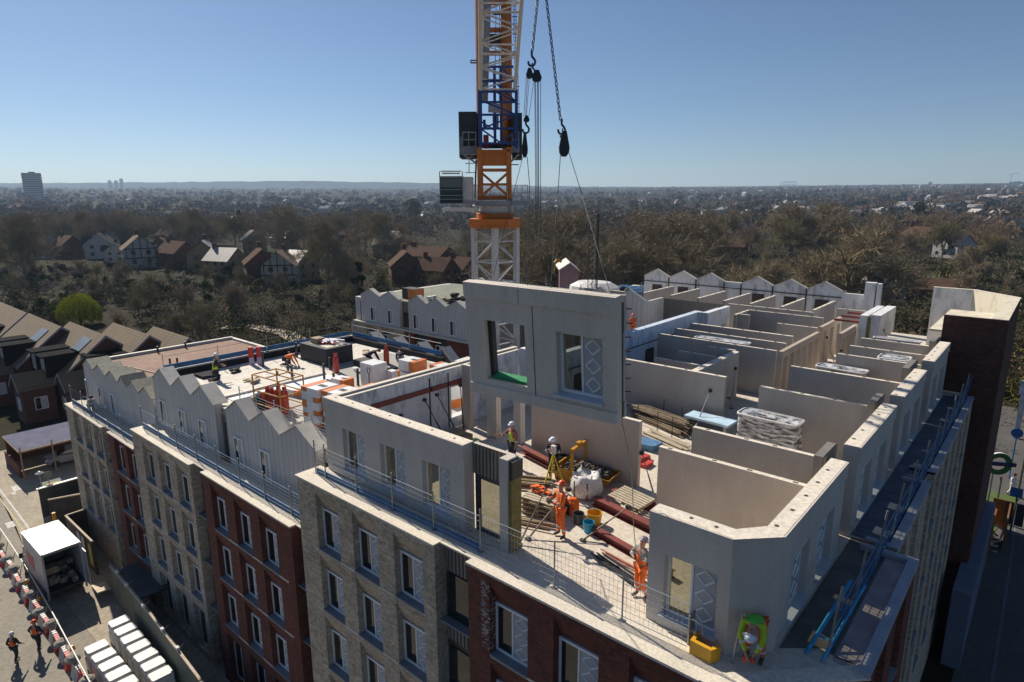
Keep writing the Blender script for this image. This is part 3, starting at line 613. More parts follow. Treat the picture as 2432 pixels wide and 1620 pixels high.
# A-frame behind the jib: orange struts, grey column
m = MB(); ctube(m, (1139, 356, 1.0), (1132, -160, 1.6), .16); cpart(m, 'a_frame_strut', orange)
m = MB(); a = [cl(1205, 356, .9), cl(1201, -160, 1.8)]; m.tube(a[0], a[1], .33, 4); cpart(m, 'a_frame_strut', orange)
m = MB()
for y in (7, 72, 127): a = cl(1134, y+5, 1.5); b = cl(1205, y-5, 1.5); m.box(a.x, b.x, 1.3, 1.6, a.z, b.z)
cpart(m, 'a_frame_cross_beam', orange)
m = MB(); ctube(m, (1150, 240, .6), (1162, -160, 1.0), .24, 8); cpart(m, 'luffing_column', mat('worn_grey', (.26, .25, .235), .7, .2, 1.2, fine=5))
m = MB(); cbox(m, 1148, 106, 1206, 80, 1.7, 2.3); cbox(m, 1170, 34, 1194, 26, 1.5, 1.7); cpart(m, 'sheave_box', cdark)
m = MB()
for x0, x1 in ((1186, 1189), (1190, 1193)): ctube(m, (x0, 240, 1.0), (x1-2, -160, 1.4), .02)
ctube(m, (1175, 230, .8), (1181, -160, 1.2), .025); cpart(m, 'hoist_ropes', rope)
m = MB()
for k in range(60):
    y = 330-k*8.3; xx = 1228-(330-y)*.03; ctube(m, (xx, y, 1.2), (xx+7, y, 1.2), .015, 4)
    if k % 5 == 0: ctube(m, (xx-3, y, 1.1), (xx+9, y, 1.1), .03, 4)
for x in (0, 7, 3.5): ctube(m, (1228+x, 330, 1.2 if x != 3.5 else .8), (1213+x, -160, 1.6), .02, 4)
cpart(m, 'ladder', cblue)
m = MB(); a = cl(1117, 149, 0); b = cl(1132, 143, 0); m.box(a.x, b.x, 0, .25, a.z, a.z+.04).box(a.x, b.x, 0, .25, b.z, b.z+.03).box(a.x, a.x+.04, 0, .25, a.z, b.z); cpart(m, 'lamp_bracket', cdark)
# blue foot section
m = MB()
for x in (1141, 1226): cbox(m, x-4 if x < 1200 else x-3, 352, x+3 if x < 1200 else x+4, 212, -1.0, -.7)
for x in (1175, 1190): cbox(m, x-2.5, 350, x+2.5, 160, -.3, -.1)
cpart(m, 'foot_chord', cblue)
m = MB()
for y in (217, 242, 272, 305, 340): cbox(m, 1139, y+2.5, 1228, y-2.5, -1.02, -.8)
for y in (158, 192): cbox(m, 1144, y+2.5, 1220, y-2.5, -.2, 0)
for a, b in (((1145, 240), (1224, 272)), ((1224, 275), (1145, 305)), ((1145, 308), (1190, 340)), ((1224, 242), (1175, 217)), ((1190, 160), (1220, 190)), ((1180, 200), (1224, 240)), ((1145, 290), (1175, 310)), ((1224, 310), (1190, 340))): ctube(m, (*a, -.9), (*b, -.9), .055)
cpart(m, 'foot_bracing', cblue)
m = MB(); a = cl(1160, 256, -.2); m.tube(a, cl(1190, 258, -.2), .28, 10); cbox(m, 1170, 305, 1184, 270, 0, .6); cpart(m, 'winch_drum', cwhite)
m = MB(); cbox(m, 1148, 352, 1160, 320, -.6, -.1); cpart(m, 'motor', redp)
m = MB(); cbox(m, 1146, 350, 1205, 342, -.5, .6); cbox(m, 1147, 300, 1153, 284, .2, .6); cpart(m, 'gearbox', cdark)
# white luffing jib, pointing over the site towards the hook
ja = [cl(1141, 212, -1.0), cl(1223, 212, -1.0)]; up_ = Vector((0, .5, .9)).normalized()
def jl(px, py, off): return cl(px, py, off)
OFFS = -7.5
jt = [jl(1140, 0, OFFS), jl(1238.5, 0, OFFS)]
m = MB(); ext = 3.1
J = [(a, a+(b-a)*ext) for a, b in zip(ja, jt)]; tp = Vector((0, 1.15, .75))
for k, (a, b) in enumerate(J): cpart(MB().tube(a, b, .115 if k == 0 else .115, 8), 'jib_chord', cwhite)
for a, b in J: cpart(MB().tube(a+tp*.9+Vector((.02, 0, 0)), b+tp, .09, 8), 'jib_chord', cwhite)
n = 21
for k in range(n):
    f, g = k/n, (k+1)/n; P = lambda c, s, up=0: J[c][0]+(J[c][1]-J[c][0])*s + tp*up
    c = k % 2; m.tube(P(c, f), P(1-c, g), .05, 5); m.tube(P(0, f), P(0, g, 1), .04, 5); m.tube(P(1, f), P(1, g, 1), .04, 5); m.tube(P(1-c, f, 1), P(c, g, 1), .04, 5)
    if k % 3 == 0: m.tube(P(0, f), P(1, f), .06, 5); m.tube(P(0, f, 1), P(1, f, 1), .05, 5)
cpart(m, 'jib_lacing', cwhite)
# ================================================================ HANGING WALL PANEL
PN = thing('hanging_wall_panel', 'grey precast concrete wall panel with two window openings hanging in mid-air from the crane', 'wall panel', (-11.13, 11.27, 5.14))
PN.rotation_euler = Matrix.Rotation(.09, 4, 'Z').to_3x3().__matmul__(Matrix.Rotation(.0105, 3, 'Y')).__matmul__(Matrix.Rotation(.1, 3, 'X')).to_euler()
PH, PW = 2.9, 4.15
m = MB(); nn = [(.5, 1.75, .42, 1.98), (2.62, 3.8, .42, 1.95)]
facade(m, 'x', 0, -1, 0, PW, 0, PH, nn, .22, 0)
A = [0, .5, 1.75, 2.62, 3.8, PW]; Zs = [0, .42, 1.98, PH]
for i in range(5):
    for j in range(3):
        if j == 1 and i in (1, 3): continue
        m.poly([(A[i], .22, Zs[j]), (A[i+1], .22, Zs[j]), (A[i+1], .22, Zs[j+1]), (A[i], .22, Zs[j+1])])
m.box(-.001, .0, 0, .22, 0, PH).box(PW, PW+.001, 0, .22, 0, PH).box(0, PW, 0, .22, PH, PH+.001).box(0, PW, 0, .22, -.001, 0)
pc = mat('panel_concrete', (.64, .575, .50), .9, .05, .8, kind='concrete')
m.build('outer_leaf', pc, PN, w=False)
MB().box(0, 1.64, -.05, -.001, 2.5, PH).build('head_band', pc, PN, w=False); MB().box(1.66, PW, -.05, -.001, 2.5, PH).build('head_band', pc, PN, w=False)
MB().box(.0, PW, -.04, -.001, .0, .26).build('plinth_band', pc, PN, w=False)
MB().box(1.985, 2.005, -.006, -.001, .26, 2.5).build('joint', bolt, PN, w=False)
ins = mat('brown_insulation', (.13, .095, .04), .9, .3, 8)
m = MB(); wp = mat('inner_board', (.5, .46, .4), .9, .1, 2)
for a, b, c, d in ((0, PW, 2.02, 2.7), (0, PW, .02, .4), (0, .48, .4, 2.02), (1.77, 2.6, .4, 2.02), (3.82, PW-.02, .4, 2.02)): m.box(a+.02, b-.02, .222, .36, c, d)
m.build('insulation', ins, PN, w=False)
m = MB()
for a, b, c, d in ((0, PW, 2.04, 2.85), (0, PW, .02, .38), (0, .46, .38, 2.04), (1.79, 2.6, .38, 2.04), (3.84, PW-.02, .38, 2.04)): m.box(a, b, .362, .46, c, d)
m.build('inner_leaf', wp, PN, w=False)
MB().box(.5, .62, .2, .36, .43, 1.97).build('opening_lining', darkf, PN, w=False)
MB().box(.62, 1.74, .1, .42, .43, .50).build('green_sill_tape', mat('green_tape', (.01, .22, .07), .6, .2, 6), PN, w=False)
KP = win_kit(1.18, 1.5, .55, gl=CG)
PN_w = lambda: None
f = KP[0][0].copy(); COL.objects.link(f); f.parent = PN; f.location = Vector((2.62, .2, .44))+Vector(KP[0][1])
for o_, l_ in KP[1:]: c = o_.copy(); COL.objects.link(c); c.parent = f; c.location = Vector(l_)-Vector(KP[0][1])
MB().box(2.5, 3.82, -.09, .18, .37, .43).build('sill', mat('pale_blue_sill', (0, 0, 0)), PN, w=False)
m = MB()
for k in range(8): m.tube((PW-.02, .46, .3+k*.32), (PW+.1, .5, .3+k*.32), .02, 5)
m.build('edge_fixing', darkf, PN, w=False)
# ================================================================ RIGGING
def chain(m, a, b, p=.1, r=.013):
    a = Vector(a); b = Vector(b); n = int((b-a).length/p); d = (b-a).normalized(); s = d.cross(Vector((0, 1, 0))).normalized(); t = d.cross(s)
    for k in range(n):
        c = a+(b-a)*((k+.5)/n); w = s if k % 2 else t; L_ = p*.62
        P = [c+d*L_*x+w*p*.28*y for x, y in ((-1, 0), (-.6, 1), (.6, 1), (1, 0), (.6, -1), (-.6, -1))]
        for i in range(6): m.tube(P[i], P[(i+1) % 6], r, 4, cap=False)
def hook(m, c, s=1.):
    c = Vector(c); P = [c+RI*(x*s)+Vector((0, 0, z*s)) for x, z in ((0, .12), (0, .0), (.05, -.05), (.08, -.11), (.05, -.18), (-.02, -.2), (-.07, -.16), (-.075, -.1))]
    for a, b in zip(P, P[1:]): m.tube(a, b, .026*s, 6)
def blockp(m, px0, px1, py0, py1, D):
    a = dp((px0+px1)/2, (py0+py1)/2, D); w = (px1-px0)/FPX*D; h_ = (py1-py0)/FPX*D
    mt = Matrix.Translation(a) @ Matrix((RI, FH, Vector((0, 0, 1)))).transposed().to_4x4() @ Matrix.Rotation(R(90), 4, 'X')
    pts = [(-w*.2, h_*.5), (w*.2, h_*.5), (w*.48, -h_*.12), (w*.44, -h_*.33), (w*.2, -h_*.48), (-w*.2, -h_*.48), (-w*.44, -h_*.33), (-w*.48, -h_*.12)]
    m.prism(pts, -.07, .07, mt)
bkm = mat('black_steel', (.012, .013, .016), .4, .3, 3)
D1 = 15.2
R1 = thing('lifting_chain', 'left lifting chain with snatch blocks, hooks and ropes running down to the panel', 'lifting chain', dp(1275, 60, D1), group='lifting tackle')
m = MB(); chain(m, dp(1283, -60, D1), dp(1264, 122, D1)); m.build('chain', bkm, R1)
m = MB(); hook(m, dp(1263, 134, D1), 1.1); hook(m, dp(1264, 160, D1), .8); m.build('hook', mat('blue_black_hook', (.01, .02, .05), .35, .2), R1)
m = MB(); blockp(m, 1249, 1266, 163, 186, D1); blockp(m, 1263, 1287, 168, 194, D1); m.build('pulley_block', bkm, R1)
m = MB()
for a, b in (((1250, 184), (1244, 276)), ((1253, 184), (1248, 276)), ((1257, 184), (1250, 276)), ((1268, 192), (1256, 276)), ((1270, 192), (1273, 560)), ((1284, 192), (1284, 560)), ((1272, 192), (1276, 560))): m.tube(dp(*a, D1), dp(*b, D1), .007, 4)
m.build('fall_ropes', rope, R1)
m = MB(); chain(m, dp(1277.5, 192, D1), dp(1279, 600, D1), .06, .008); m.build('hand_chain', mat('bright_chain', (.2, .2, .21), .4, .3), R1)
m = MB(); blockp(m, 1243, 1258, 275, 290, D1); blockp(m, 1239, 1254, 318, 374, D1); m.build('pulley_block', bkm, R1)
m = MB(); hook(m, dp(1249, 296, D1), 1.0); m.build('hook', bkm, R1)
def ptop(x): return PN.matrix_basis @ Vector((x, .2, PH))
m = MB(); m.tube(dp(1242, 372, D1), dp(1205, 515, D1), .008, 4).tube(dp(1205, 515, D1), dp(1172, 655, D1), .008, 4).tube(dp(1252, 372, D1), dp(1258, 440, D1), .009, 4).tube(dp(1258, 440, D1), ptop(1.75), .009, 4); m.build('sling_rope', rope, R1)
R2 = thing('lifting_chain', 'right lifting chain ending in one hook and one dark pulley block with spread ropes', 'lifting chain', dp(1315, 150, D1), group='lifting tackle')
m = MB(); chain(m, dp(1291, -60, D1), dp(1331, 285, D1)); m.build('chain', bkm, R2)
m = MB(); hook(m, dp(1334, 296, D1), 1.1); hook(m, dp(1336, 314, D1), .7); m.build('hook', MATS['blue_black_hook'], R2)
m = MB(); blockp(m, 1327, 1353, 313, 372, D1); m.build('pulley_block', bkm, R2)
m = MB(); m.tube(dp(1331, 368, D1), dp(1325, 460, D1), .009, 4).tube(dp(1325, 460, D1), ptop(2.4), .009, 4).tube(dp(1352, 364, D1), dp(1382, 462, D1), .009, 4).tube(dp(1382, 462, D1), ptop(3.9), .009, 4); m.build('sling_rope', rope, R2)
tg = mat('green_cord', (.22, .25, .1), .8, .2)
tag(MB().path([PN.matrix_basis @ Vector((4.1, .3, 0)), dp(1500, 1110, 15.3), dp(1506, 1268, 14.6), dp(1510, 1305, 14.3)], .011, 5).build('tag_line', tg), 'green tag line hanging from the panel down to the worker at the corner wall', 'rope')
tag(MB().path([dp(1152, 945, 17.5), dp(1185, 1020, 18.4), dp(1224, 1052, 19.2)], .012, 5).build('tag_line', mat('tan_cord', (.4, .35, .25), .8, .2)), 'pale tag line slanting from the panel\'s left end to the surveyor on the left', 'rope')
# ================================================================ GUARD RAILS
wire = mat('wire_mesh', (.36, .40, .43), .45, .1, 3, metal=.3)
def rails(pts, z, h, label, group, toe=None, mm=None, step=.12, nh=7, lean=(0, 0), postm=None, toeh=.18, boards=False):
    for (x0, y0), (x1, y1) in zip(pts, pts[1:]):
        L_ = hypot(x1-x0, y1-y0); a = atan2(y1-y0, x1-x0)
        t = thing('guard_rail', label, 'guard rail', (x0, y0, z), a, group)
        M_ = MB(); M_.tube((.02, 0, 0), (.02+lean[0], lean[1], h), .024, 6); M_.cbox((.02, 0, .01), (.16, .12, .02)); M_.build('post', postm or steel, t, w=False)
        M_ = MB()
        for k in range(nh): zz = .12+(h-.3)*k/(nh-1); M_.tube((.02, lean[1]*zz/h, zz), (L_, lean[1]*zz/h, zz), .007 if k not in (0, nh-1) else .012, 4, cap=False)
        for k in range(1, int(L_/step)): M_.tube((k*step, 0, .12), (k*step, lean[1]*(h-.18)/h, h-.18), .0042, 3, cap=False)
        M_.build('mesh_panel', mm or wire, t, w=False)
        if toe: MB().box(.03, L_, .03, .06, .02, .02+toeh).build('toe_board', toe, t, w=False)
rails([(-20.1, 11.93), (-19.45, 11.93), (-17.55, 11.93), (-15.58, 11.94), (-13.6, 11.95), (-11.62, 11.96)], 0, 1.32, 'grey mesh guard rail bay with blue toe board before the upper terrace windows', 'front guard rails', toe=blue)
rails([(-11.62, 11.96), (-8.95, 11.97), (-6.9, 11.98), (-5.2, 12.0)], 0, 1.36, 'grey mesh guard rail bay without toe board before the open end of the deck', 'open end guard rails')
rails([(-37.7, 11.9), (-35.4, 11.9), (-33.1, 11.9), (-30.8, 11.9), (-28.6, 11.9), (-26.4, 11.9), (-24.2, 11.9), (-22.1, 11.9), (-20.7, 11.9)], -2.4, 1.25, 'grey rail bay with blue toe board along the lower terrace below the zigzag gables', 'lower terrace rails', toe=blue, step=.5, toeh=.24)
rails([(-50.3, 11.75), (-48, 11.75), (-45.6, 11.75), (-43.2, 11.75), (-40.8, 11.75), (-38.1, 11.75)], -3.6, 1.25, 'dark blue rail bay on the terrace of the low left block', 'left block rails', toe=blue, mm=mat('dark_blue_mesh', (.01, .04, .09), .6, .2), step=.3, nh=9, toeh=.24)
rails([(-37.5, 13.3), (-37.5, 16.4), (-37.5, 19.5), (-37.5, 22.6), (-37.5, 25.8)], .58, 1.0, 'thin rail bay with blue board along the left edge of the flat roof', 'roof edge rails', toe=blue, step=9, nh=2, toeh=.3)
rails([(-37.4, 25.9), (-34.3, 25.9), (-31.2, 25.9), (-28.2, 25.9)], .52, 1.0, 'thin rail bay with blue board along the back edge of the flat roof', 'roof edge rails', toe=blue, step=9, nh=2, toeh=.3)
rails([(-28.9, 13.45), (-27.2, 13.4), (-25.6, 13.4), (-24.1, 13.4), (-22.6, 13.4), (-21.1, 13.4)], .18, 1.15, 'silver rail bay at the back of the zigzag gables beside the gas bottles', 'gable rails', toe=blue, step=1.0, nh=7)
bnet = mat('blue_netting', (.015, .12, .30), .7, .2, 3, kind='mesh', p=7)
bscr = mat('blue_screen_frame', (.02, .12, .27), .5, .2, 4)
for k in range(11):
    y = 13.9+k*2.25
    t = thing('edge_barrier', 'upright blue netted edge barrier bay on the shaded side terrace', 'barrier', (-2.75, y, 0), pi/2, 'side terrace barriers')
    M_ = MB(); M_.tube((0, 0, 0), (.08, -.12, 1.75), .028, 6); M_.build('post', steel, t, w=False)
    M_ = MB(); M_.poly([(0, 0, .1), (2.2, 0, .1), (2.2, -.12, 1.2), (0, -.12, 1.2)]); M_.build('netting', bnet, t, w=False)
    M_ = MB(); M_.tube((0, -.12, 1.2), (2.2, -.12, 1.2), .016, 4).tube((0, -.06, .65), (2.2, -.06, .65), .012, 4).tube((.7, 0, .1), (.75, -.12, 1.2), .012, 4).tube((1.45, 0, .1), (1.5, -.12, 1.2), .012, 4); M_.build('screen_frame', bscr, t, w=False)
    M_ = MB(); M_.box(0, 2.2, -.02, .02, .02, .16); M_.build('toe_board', bscr, t, w=False)
# blue ladder-like beam pair lying on the near end of the side terrace
t = thing('access_gate', 'bright blue painted steel gate leaning at the near end of the side terrace', 'gate', (-3.1, 13.55, 0), R(-8))
m = MB(); m.tube((-.05, .1, .02), (.1, 1.9, 1.15), .05, 4).tube((.3, .1, .02), (.4, 1.9, 1.15), .035, 4).tube((.0, .6, .25), (.33, .6, .25), .03, 4).tube((.05, 1.4, .6), (.36, 1.4, .6), .03, 4); m.build('gate_frame', mat('bright_blue', (.02, .26, .5), .5, .2, 6), t, w=False)
# ================================================================ THINGS ON THE DECKS
wood = mat('raw_timber', (.34, .25, .16), .85, .25, 3, fine=12)
woodl = mat('pale_timber', (.5, .42, .31), .85, .2, 3, fine=12)
redox = redst
yel = mat('yellow_paint', (.50, .24, .02), .55, .2, 3, fine=10)
rubble = mat('rubble', (.09, .085, .08), .9, .6, 6, fine=20)
plast = mat('white_woven_bag', (.62, .61, .6), .7, .12, 4, fine=16)
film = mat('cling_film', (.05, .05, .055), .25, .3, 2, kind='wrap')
orangec = mat('hi_vis_orange', (.75, .13, .01), .7, .12, 6)
def jit(m, a=.02, seed=1):
    r = random.Random(seed); m.v = [tuple(c+r.uniform(-a, a) for c in p) for p in m.v]; return m
# tipping tray with yellow lifting frame
t = thing('rubble_tray', 'yellow tray full of dark rubble under a yellow lifting frame beside the white bag', 'skip', (-12.0, 17.95, 0), R(8))
m = MB(); m.wall([(-1.0, .0), (.75, .0), (1.15, .42), (1.12, .46), (.72, .05), (-.95, .05), (-1.05, .5), (-1.1, .5)], -.5, .5); m.wall([(-1.0, 0), (.75, 0), (1.15, .44), (-1.08, .5)], -.52, -.5); m.wall([(-1.0, 0), (.75, 0), (1.15, .44), (-1.08, .5)], .5, .52); m.build('tray', yel, t, w=False)
m = MB(); r_ = random.Random(3)
for k in range(150):
    x = r_.uniform(-.9, .95); y = r_.uniform(-.42, .42); s = r_.uniform(.04, .13); m.cbox((x, y, .38+.18*math.exp(-(x*x*2+y*y*3))+r_.uniform(-.05, .05)), (s, s*r_.uniform(.5, 1.6), s*.7), r_.uniform(0, 3), r_.uniform(-.8, .8))
m.build('rubble', rubble, t, w=False)
m = MB()
for x in (-.32, ): m.box(x-.05, x+.05, -.56, -.5, .05, 1.25); m.box(x-.05, x+.05, .5, .56, .05, 1.25); m.box(x-.06, x+.06, -.56, .56, 1.2, 1.32)
m.box(-.4, -.24, -.12, .12, 1.32, 1.42); m.build('lifting_frame', yel, t, w=False)
# big bag
t = thing('bulk_bag', 'big white woven bulk bag slumped open beside the yellow tray', 'bag', (-11.35, 17.0, 0), R(15))
m = MB(); 
prof = [(.42, 0), (.52, .08), (.56, .3), (.53, .55), (.46, .72), (.40, .78), (.30, .70), (.05, .66)]
m.lathe(prof, n=20); m.v = [(p[0]*(1+.08*sin(5*atan2(p[1], p[0])+p[2]*4)), p[1]*(1+.06*cos(4*atan2(p[1], p[0]))), p[2]*(1+.08*sin(3*atan2(p[1], p[0])))) for p in m.v]; m.build('bag', plast, t, w=False, smooth=True)
m = MB()
for a in (0.6, 2.2, 3.7, 5.3): m.path([(.42*cos(a), .42*sin(a), .6), (.5*cos(a+.1), .5*sin(a+.1), .9), (.3*cos(a+.4), .3*sin(a+.4), .72)], .02, 5)
m.build('loop', plast, t, w=False)
m = MB()
for a in (-1.2, -2.1): m.cbox((.545*cos(a), .545*sin(a), .35), (.02, .04, .6), a)
m.build('strap', cdark, t, w=False)
# pallet on beams, beams
def pallet(name, label, loc, rz, tilt=0, group=None, n=1):
    t = thing(name, label, 'pallet', loc, rz, group)
    for q in range(n):
        m = MB(); mt = Matrix.Translation((0, 0, q*.15)) @ Matrix.Rotation(tilt, 4, 'Y')
        for k in range(7): m.box(-.6, .6, -.5+k*.145, -.5+k*.145+.11, .11, .13, mt)
        m.build('top_board', woodl, t, w=False)
        m = MB()
        for x in (-.55, 0, .55): m.box(x-.05, x+.05, -.5, .5, .02, .108, mt)
        m.build('bearer', wood, t, w=False)
    return t
pallet('timber_pallet', 'single pale pallet lying on the red beams in the middle of the open deck', (-9.65, 17.1, .3), R(-4), R(4))
pallet('timber_pallet', 'stack of pallets near the tall pillar with orange kit lying on top', (-11.7, 15.1, 0), R(8), 0, n=4)
def hbeam(label, a, b, z, s=.2, group='red steel beams'):
    a = Vector((*a, z)); b = Vector((*b, z)); L_ = (b-a).length; t = thing('steel_beam', label, 'steel beam', a, atan2(b.y-a.y, b.x-a.x), group)
    MB().box(0, L_, -s/2, s/2, 0, .015).box(0, L_, -s/2, s/2, s-.015, s).box(0, L_, -.008, .008, .015, s-.015).build('profile', redox, t, w=False)
hbeam('red steel beam under the pale pallet running towards the corner wall', (-10.75, 16.6), (-8.3, 16.15), .0, .28)
hbeam('second red steel beam under the pale pallet, against the far side', (-10.6, 17.5), (-8.9, 17.45), .0, .26)
hbeam('red steel beam lying from the blue bucket to the corner wall', (-9.75, 15.0), (-6.75, 14.35), .0, .22)
hbeam('red steel beam behind the two surveyors', (-15.3, 18.25), (-13.4, 17.8), .12, .25)
# bucket kit
def bucket(label, x, y, r, h, col, handle=True):
    t = thing('bucket', label, 'bucket', (x, y, 0))
    MB().lathe([(r*.78, 0), (r, h), (r*.92, h), (r*.72, .03)], n=16).build('shell', col, t, w=False, smooth=False)
    MB().path([(r*cos(a), 0, h+r*.9*sin(a)*.5) for a in [pi*k/8 for k in range(9)]], .008, 4).build('handle', cdark, t, w=False)
bucket('light blue bucket on the open deck in front of the yellow one', -9.87, 14.95, .18, .34, mat('bucket_blue', (.02, .30, .5), .4, .1))
bucket('large yellow bucket on the open deck behind the blue one', -10.02, 15.5, .25, .38, mat('bucket_yellow', (.7, .36, .02), .4, .1))
bucket('dark grey bucket on the open deck left of the yellow one', -10.42, 15.2, .19, .34, mat('bucket_grey', (.06, .055, .055), .5, .2))
tag(MB().lathe([(.16, 0), (.19, .5), (.17, .5), (.14, .05)], (-13.3, 18.3, 0), 14).build('waste_bin', cdark), 'black round bin by the bare concrete wall near the surveyors', 'bin')
t = thing('tool_bag', 'orange and black tool bag on the deck right behind the worker in orange', 'bag', (-10.95, 15.6, 0))
jit(MB().lathe([(.2, 0), (.24, .15), (.22, .42), (.12, .52), (.02, .54)], n=10), .03).build('bag', orangec, t, w=False); MB().box(-.05, .05, -.26, -.2, .05, .4).box(-.26, -.2, -.05, .05, .05, .4).build('strap', cdark, t, w=False)
t = thing('harness', 'heap of orange harness and black straps on top of the pallet stack', 'harness', (-11.9, 15.2, .6))
m = MB(); r_ = random.Random(8)
for k in range(14): m.cbox((r_.uniform(-.3, .3), r_.uniform(-.2, .2), r_.uniform(.02, .14)), (.2, .12, .06), r_.uniform(0, 3))
m.build('webbing', orangec, t, w=False)
m = MB()
for k in range(6): m.cbox((r_.uniform(-.35, .35), r_.uniform(-.25, .25), r_.uniform(.05, .18)), (.22, .05, .04), r_.uniform(0, 3))
m.build('buckle_straps', cdark, t, w=False)
tag(jit(MB().cbox((-12.3, 15.95, .14), (.6, .35, .28), .3), .03).build('red_kit_bag', mat('red_cloth', (.3, .02, .03), .8, .3, 5)), 'small red kit bag below the tripod', 'bag')
# timbers, tubes and rods around
def bundle(name, label, cat, a, b, n, r, mt, spread=.25, z=.02, seed=2, layers=2, group=None, jitter=.12):
    rr = random.Random(seed); a = Vector((*a, z)); b = Vector((*b, z)); d = (b-a).normalized(); s = Vector((-d.y, d.x, 0)); m = MB()
    for k in range(n):
        o = s*rr.uniform(-spread, spread)+Vector((0, 0, r+(k % layers)*r*2)); m.tube(a+o+d*rr.uniform(-jitter, jitter)+s*rr.uniform(-jitter, jitter)*.4, b+o+d*rr.uniform(-jitter, jitter)+s*rr.uniform(-jitter, jitter)*.4, r, 6)
    return tag(m.build(name, mt), label, cat, group)
bundle('prop_bundle', 'dark steel props lying loose on the deck before the worker by the corner wall', 'props', (-8.9, 13.95), (-7.2, 13.5), 7, .025, cdark, .18, seed=3)
bundle('timber_bundle', 'loose timber battens scattered at the foot of the pallet stack', 'timber', (-12.3, 14.0), (-10.9, 14.5), 10, .035, wood, .4, seed=4)
bundle('timber_bundle', 'brown timbers stacked behind the tripod near the pillar', 'timber', (-13.9, 15.9), (-12.6, 16.6), 16, .04, wood, .4, seed=5, layers=3)
bundle('tube_bundle', 'long pink and yellow tubes lying along the deck beside the worker at the corner wall', 'tubes', (-8.9, 14.2), (-6.8, 13.9), 5, .02, mat('pink_tube', (.5, .22, .15), .6, .3, 5), .1, seed=6)
def prop(label, a, b, group='inclined props', mt=None):
    t = thing('inclined_prop', label, 'prop', a, 0, group); a = Vector(a); b = Vector(b)
    m = MB().tube(a, a+(b-a)*.55, .03, 6); m.build('outer_tube', mt or steel, t)
    MB().tube(a+(b-a)*.5, b, .02, 6).build('inner_tube', mt or steel, t)
    MB().cbox(a+Vector((0, 0, .01)), (.18, .14, .02)).cbox(b, (.12, .12, .12)).build('foot_plate', cdark, t)
PL = 'inclined push-pull prop bracing a bare concrete wall'
for a, b in (((-10.9, 24.1, 0), (-10.9, 25.85, 1.75)), ((-11.2, 29.2, 0), (-11.6, 30.4, 1.7)), ((-11.3, 26.9, 0), (-11.6, 26.2, 1.5)), ((-9.6, 27, 0), (-10.2, 26.2, 1.5))): prop(PL+' behind the open deck', a, b, 'props behind the deck')
for a, b in (((-7.2, 36.5, 0), (-8.3, 36.5, 2)), ((-7.0, 34.2, 0), (-8.3, 34.5, 1.7)), ((-6.4, 43.5, 0), (-7.7, 43.5, 2.1)), ((-9.4, 40.5, 0), (-10.2, 41, 1.7))): prop(PL+' in the far right rooms', a, b, 'props in far rooms')
for a, b in (((-18.3, 15.4, 0), (-19.5, 15.6, 1.4)), ((-18.2, 17.0, 0), (-19.5, 16.9, 1.75)), ((-18.0, 17.6, 0), (-19.5, 17.6, 1.8)), ((-18.3, 18.0, .0), (-19.5, 19.0, 1.9))): prop('dark inclined prop bracing the long stained white wall', a, b, 'props on the long wall', cdark)
for a, b in (((-9.2, 18.0, 0), (-10.2, 18.7, 1.3)), ): prop('inclined prop at the right end of the bare wall behind the white bag', a, b)
for k, (a, b) in enumerate((((-11.0, 13.4, .02), (-10.6, 14.9, 1.2)), ((-11.0, 13.0, .02), (-10.9, 14.2, 1.5)), ((-9.7, 14.4, .02), (-8.9, 15.6, .9)))): prop(('thin prop leaning from the pallet stack', 'thin prop leaning beside the tall pillar', 'pair of thin props resting on the red beam')[k], a, b, None, mat('worn_prop', (.16, .13, .1), .7, .3, 6))
tag(MB().box(-18.4, -17.4, 16.6, 17.6, 0, .55).box(-18.3, -17.6, 16.7, 17.4, .55, .7).build('timber_boxes', wood), 'brown timber boxes on the floor under the stained white wall', 'boxes')
t = thing('hose_reel', 'coil of dark green hose on the floor left of the surveyors', 'hose', (-16.7, 16.9, 0))
m = MB()
for k in range(5):
    rr = .24+.03*k; m.path([(rr*cos(a), .1*k-.2+.02*sin(a), .3+rr*sin(a)) for a in [2*pi*i/14 for i in range(15)]], .035, 5)
m.build('coil', mat('green_hose', (.03, .12, .03), .5, .3, 5), t, w=False); 
m = MB(); m.lathe([(.26, -.25), (.26, .25)], m=Matrix.Translation((0, 0, .3)) @ Matrix.Rotation(R(90), 4, 'X'), n=14); m.build('drum', cdark, t, w=False)
tag(MB().tube((-16.2, 16.0, 0), (-16.2, 16.0, .8), .02).lathe([(.12, 0), (.14, .03), (0.02, .05)], (-16.2, 16.0, .8), 12).build('marker_pole', plast), 'thin pole with a pale round head beside the green hose', 'pole')
tag(MB().box(-19.55, -19.4, 19.25, 19.35, .55, 1.9).build('green_strip', mat('green_film', (.01, .3, .06), .5, .1)), 'vertical green strip in the opening of the stained wall', 'strip'); tag(MB().box(-19.5, -19.4, 19.42, 19.52, .5, 1.2).build('yellow_level', yel), 'yellow spirit level standing in the opening of the stained wall', 'level')
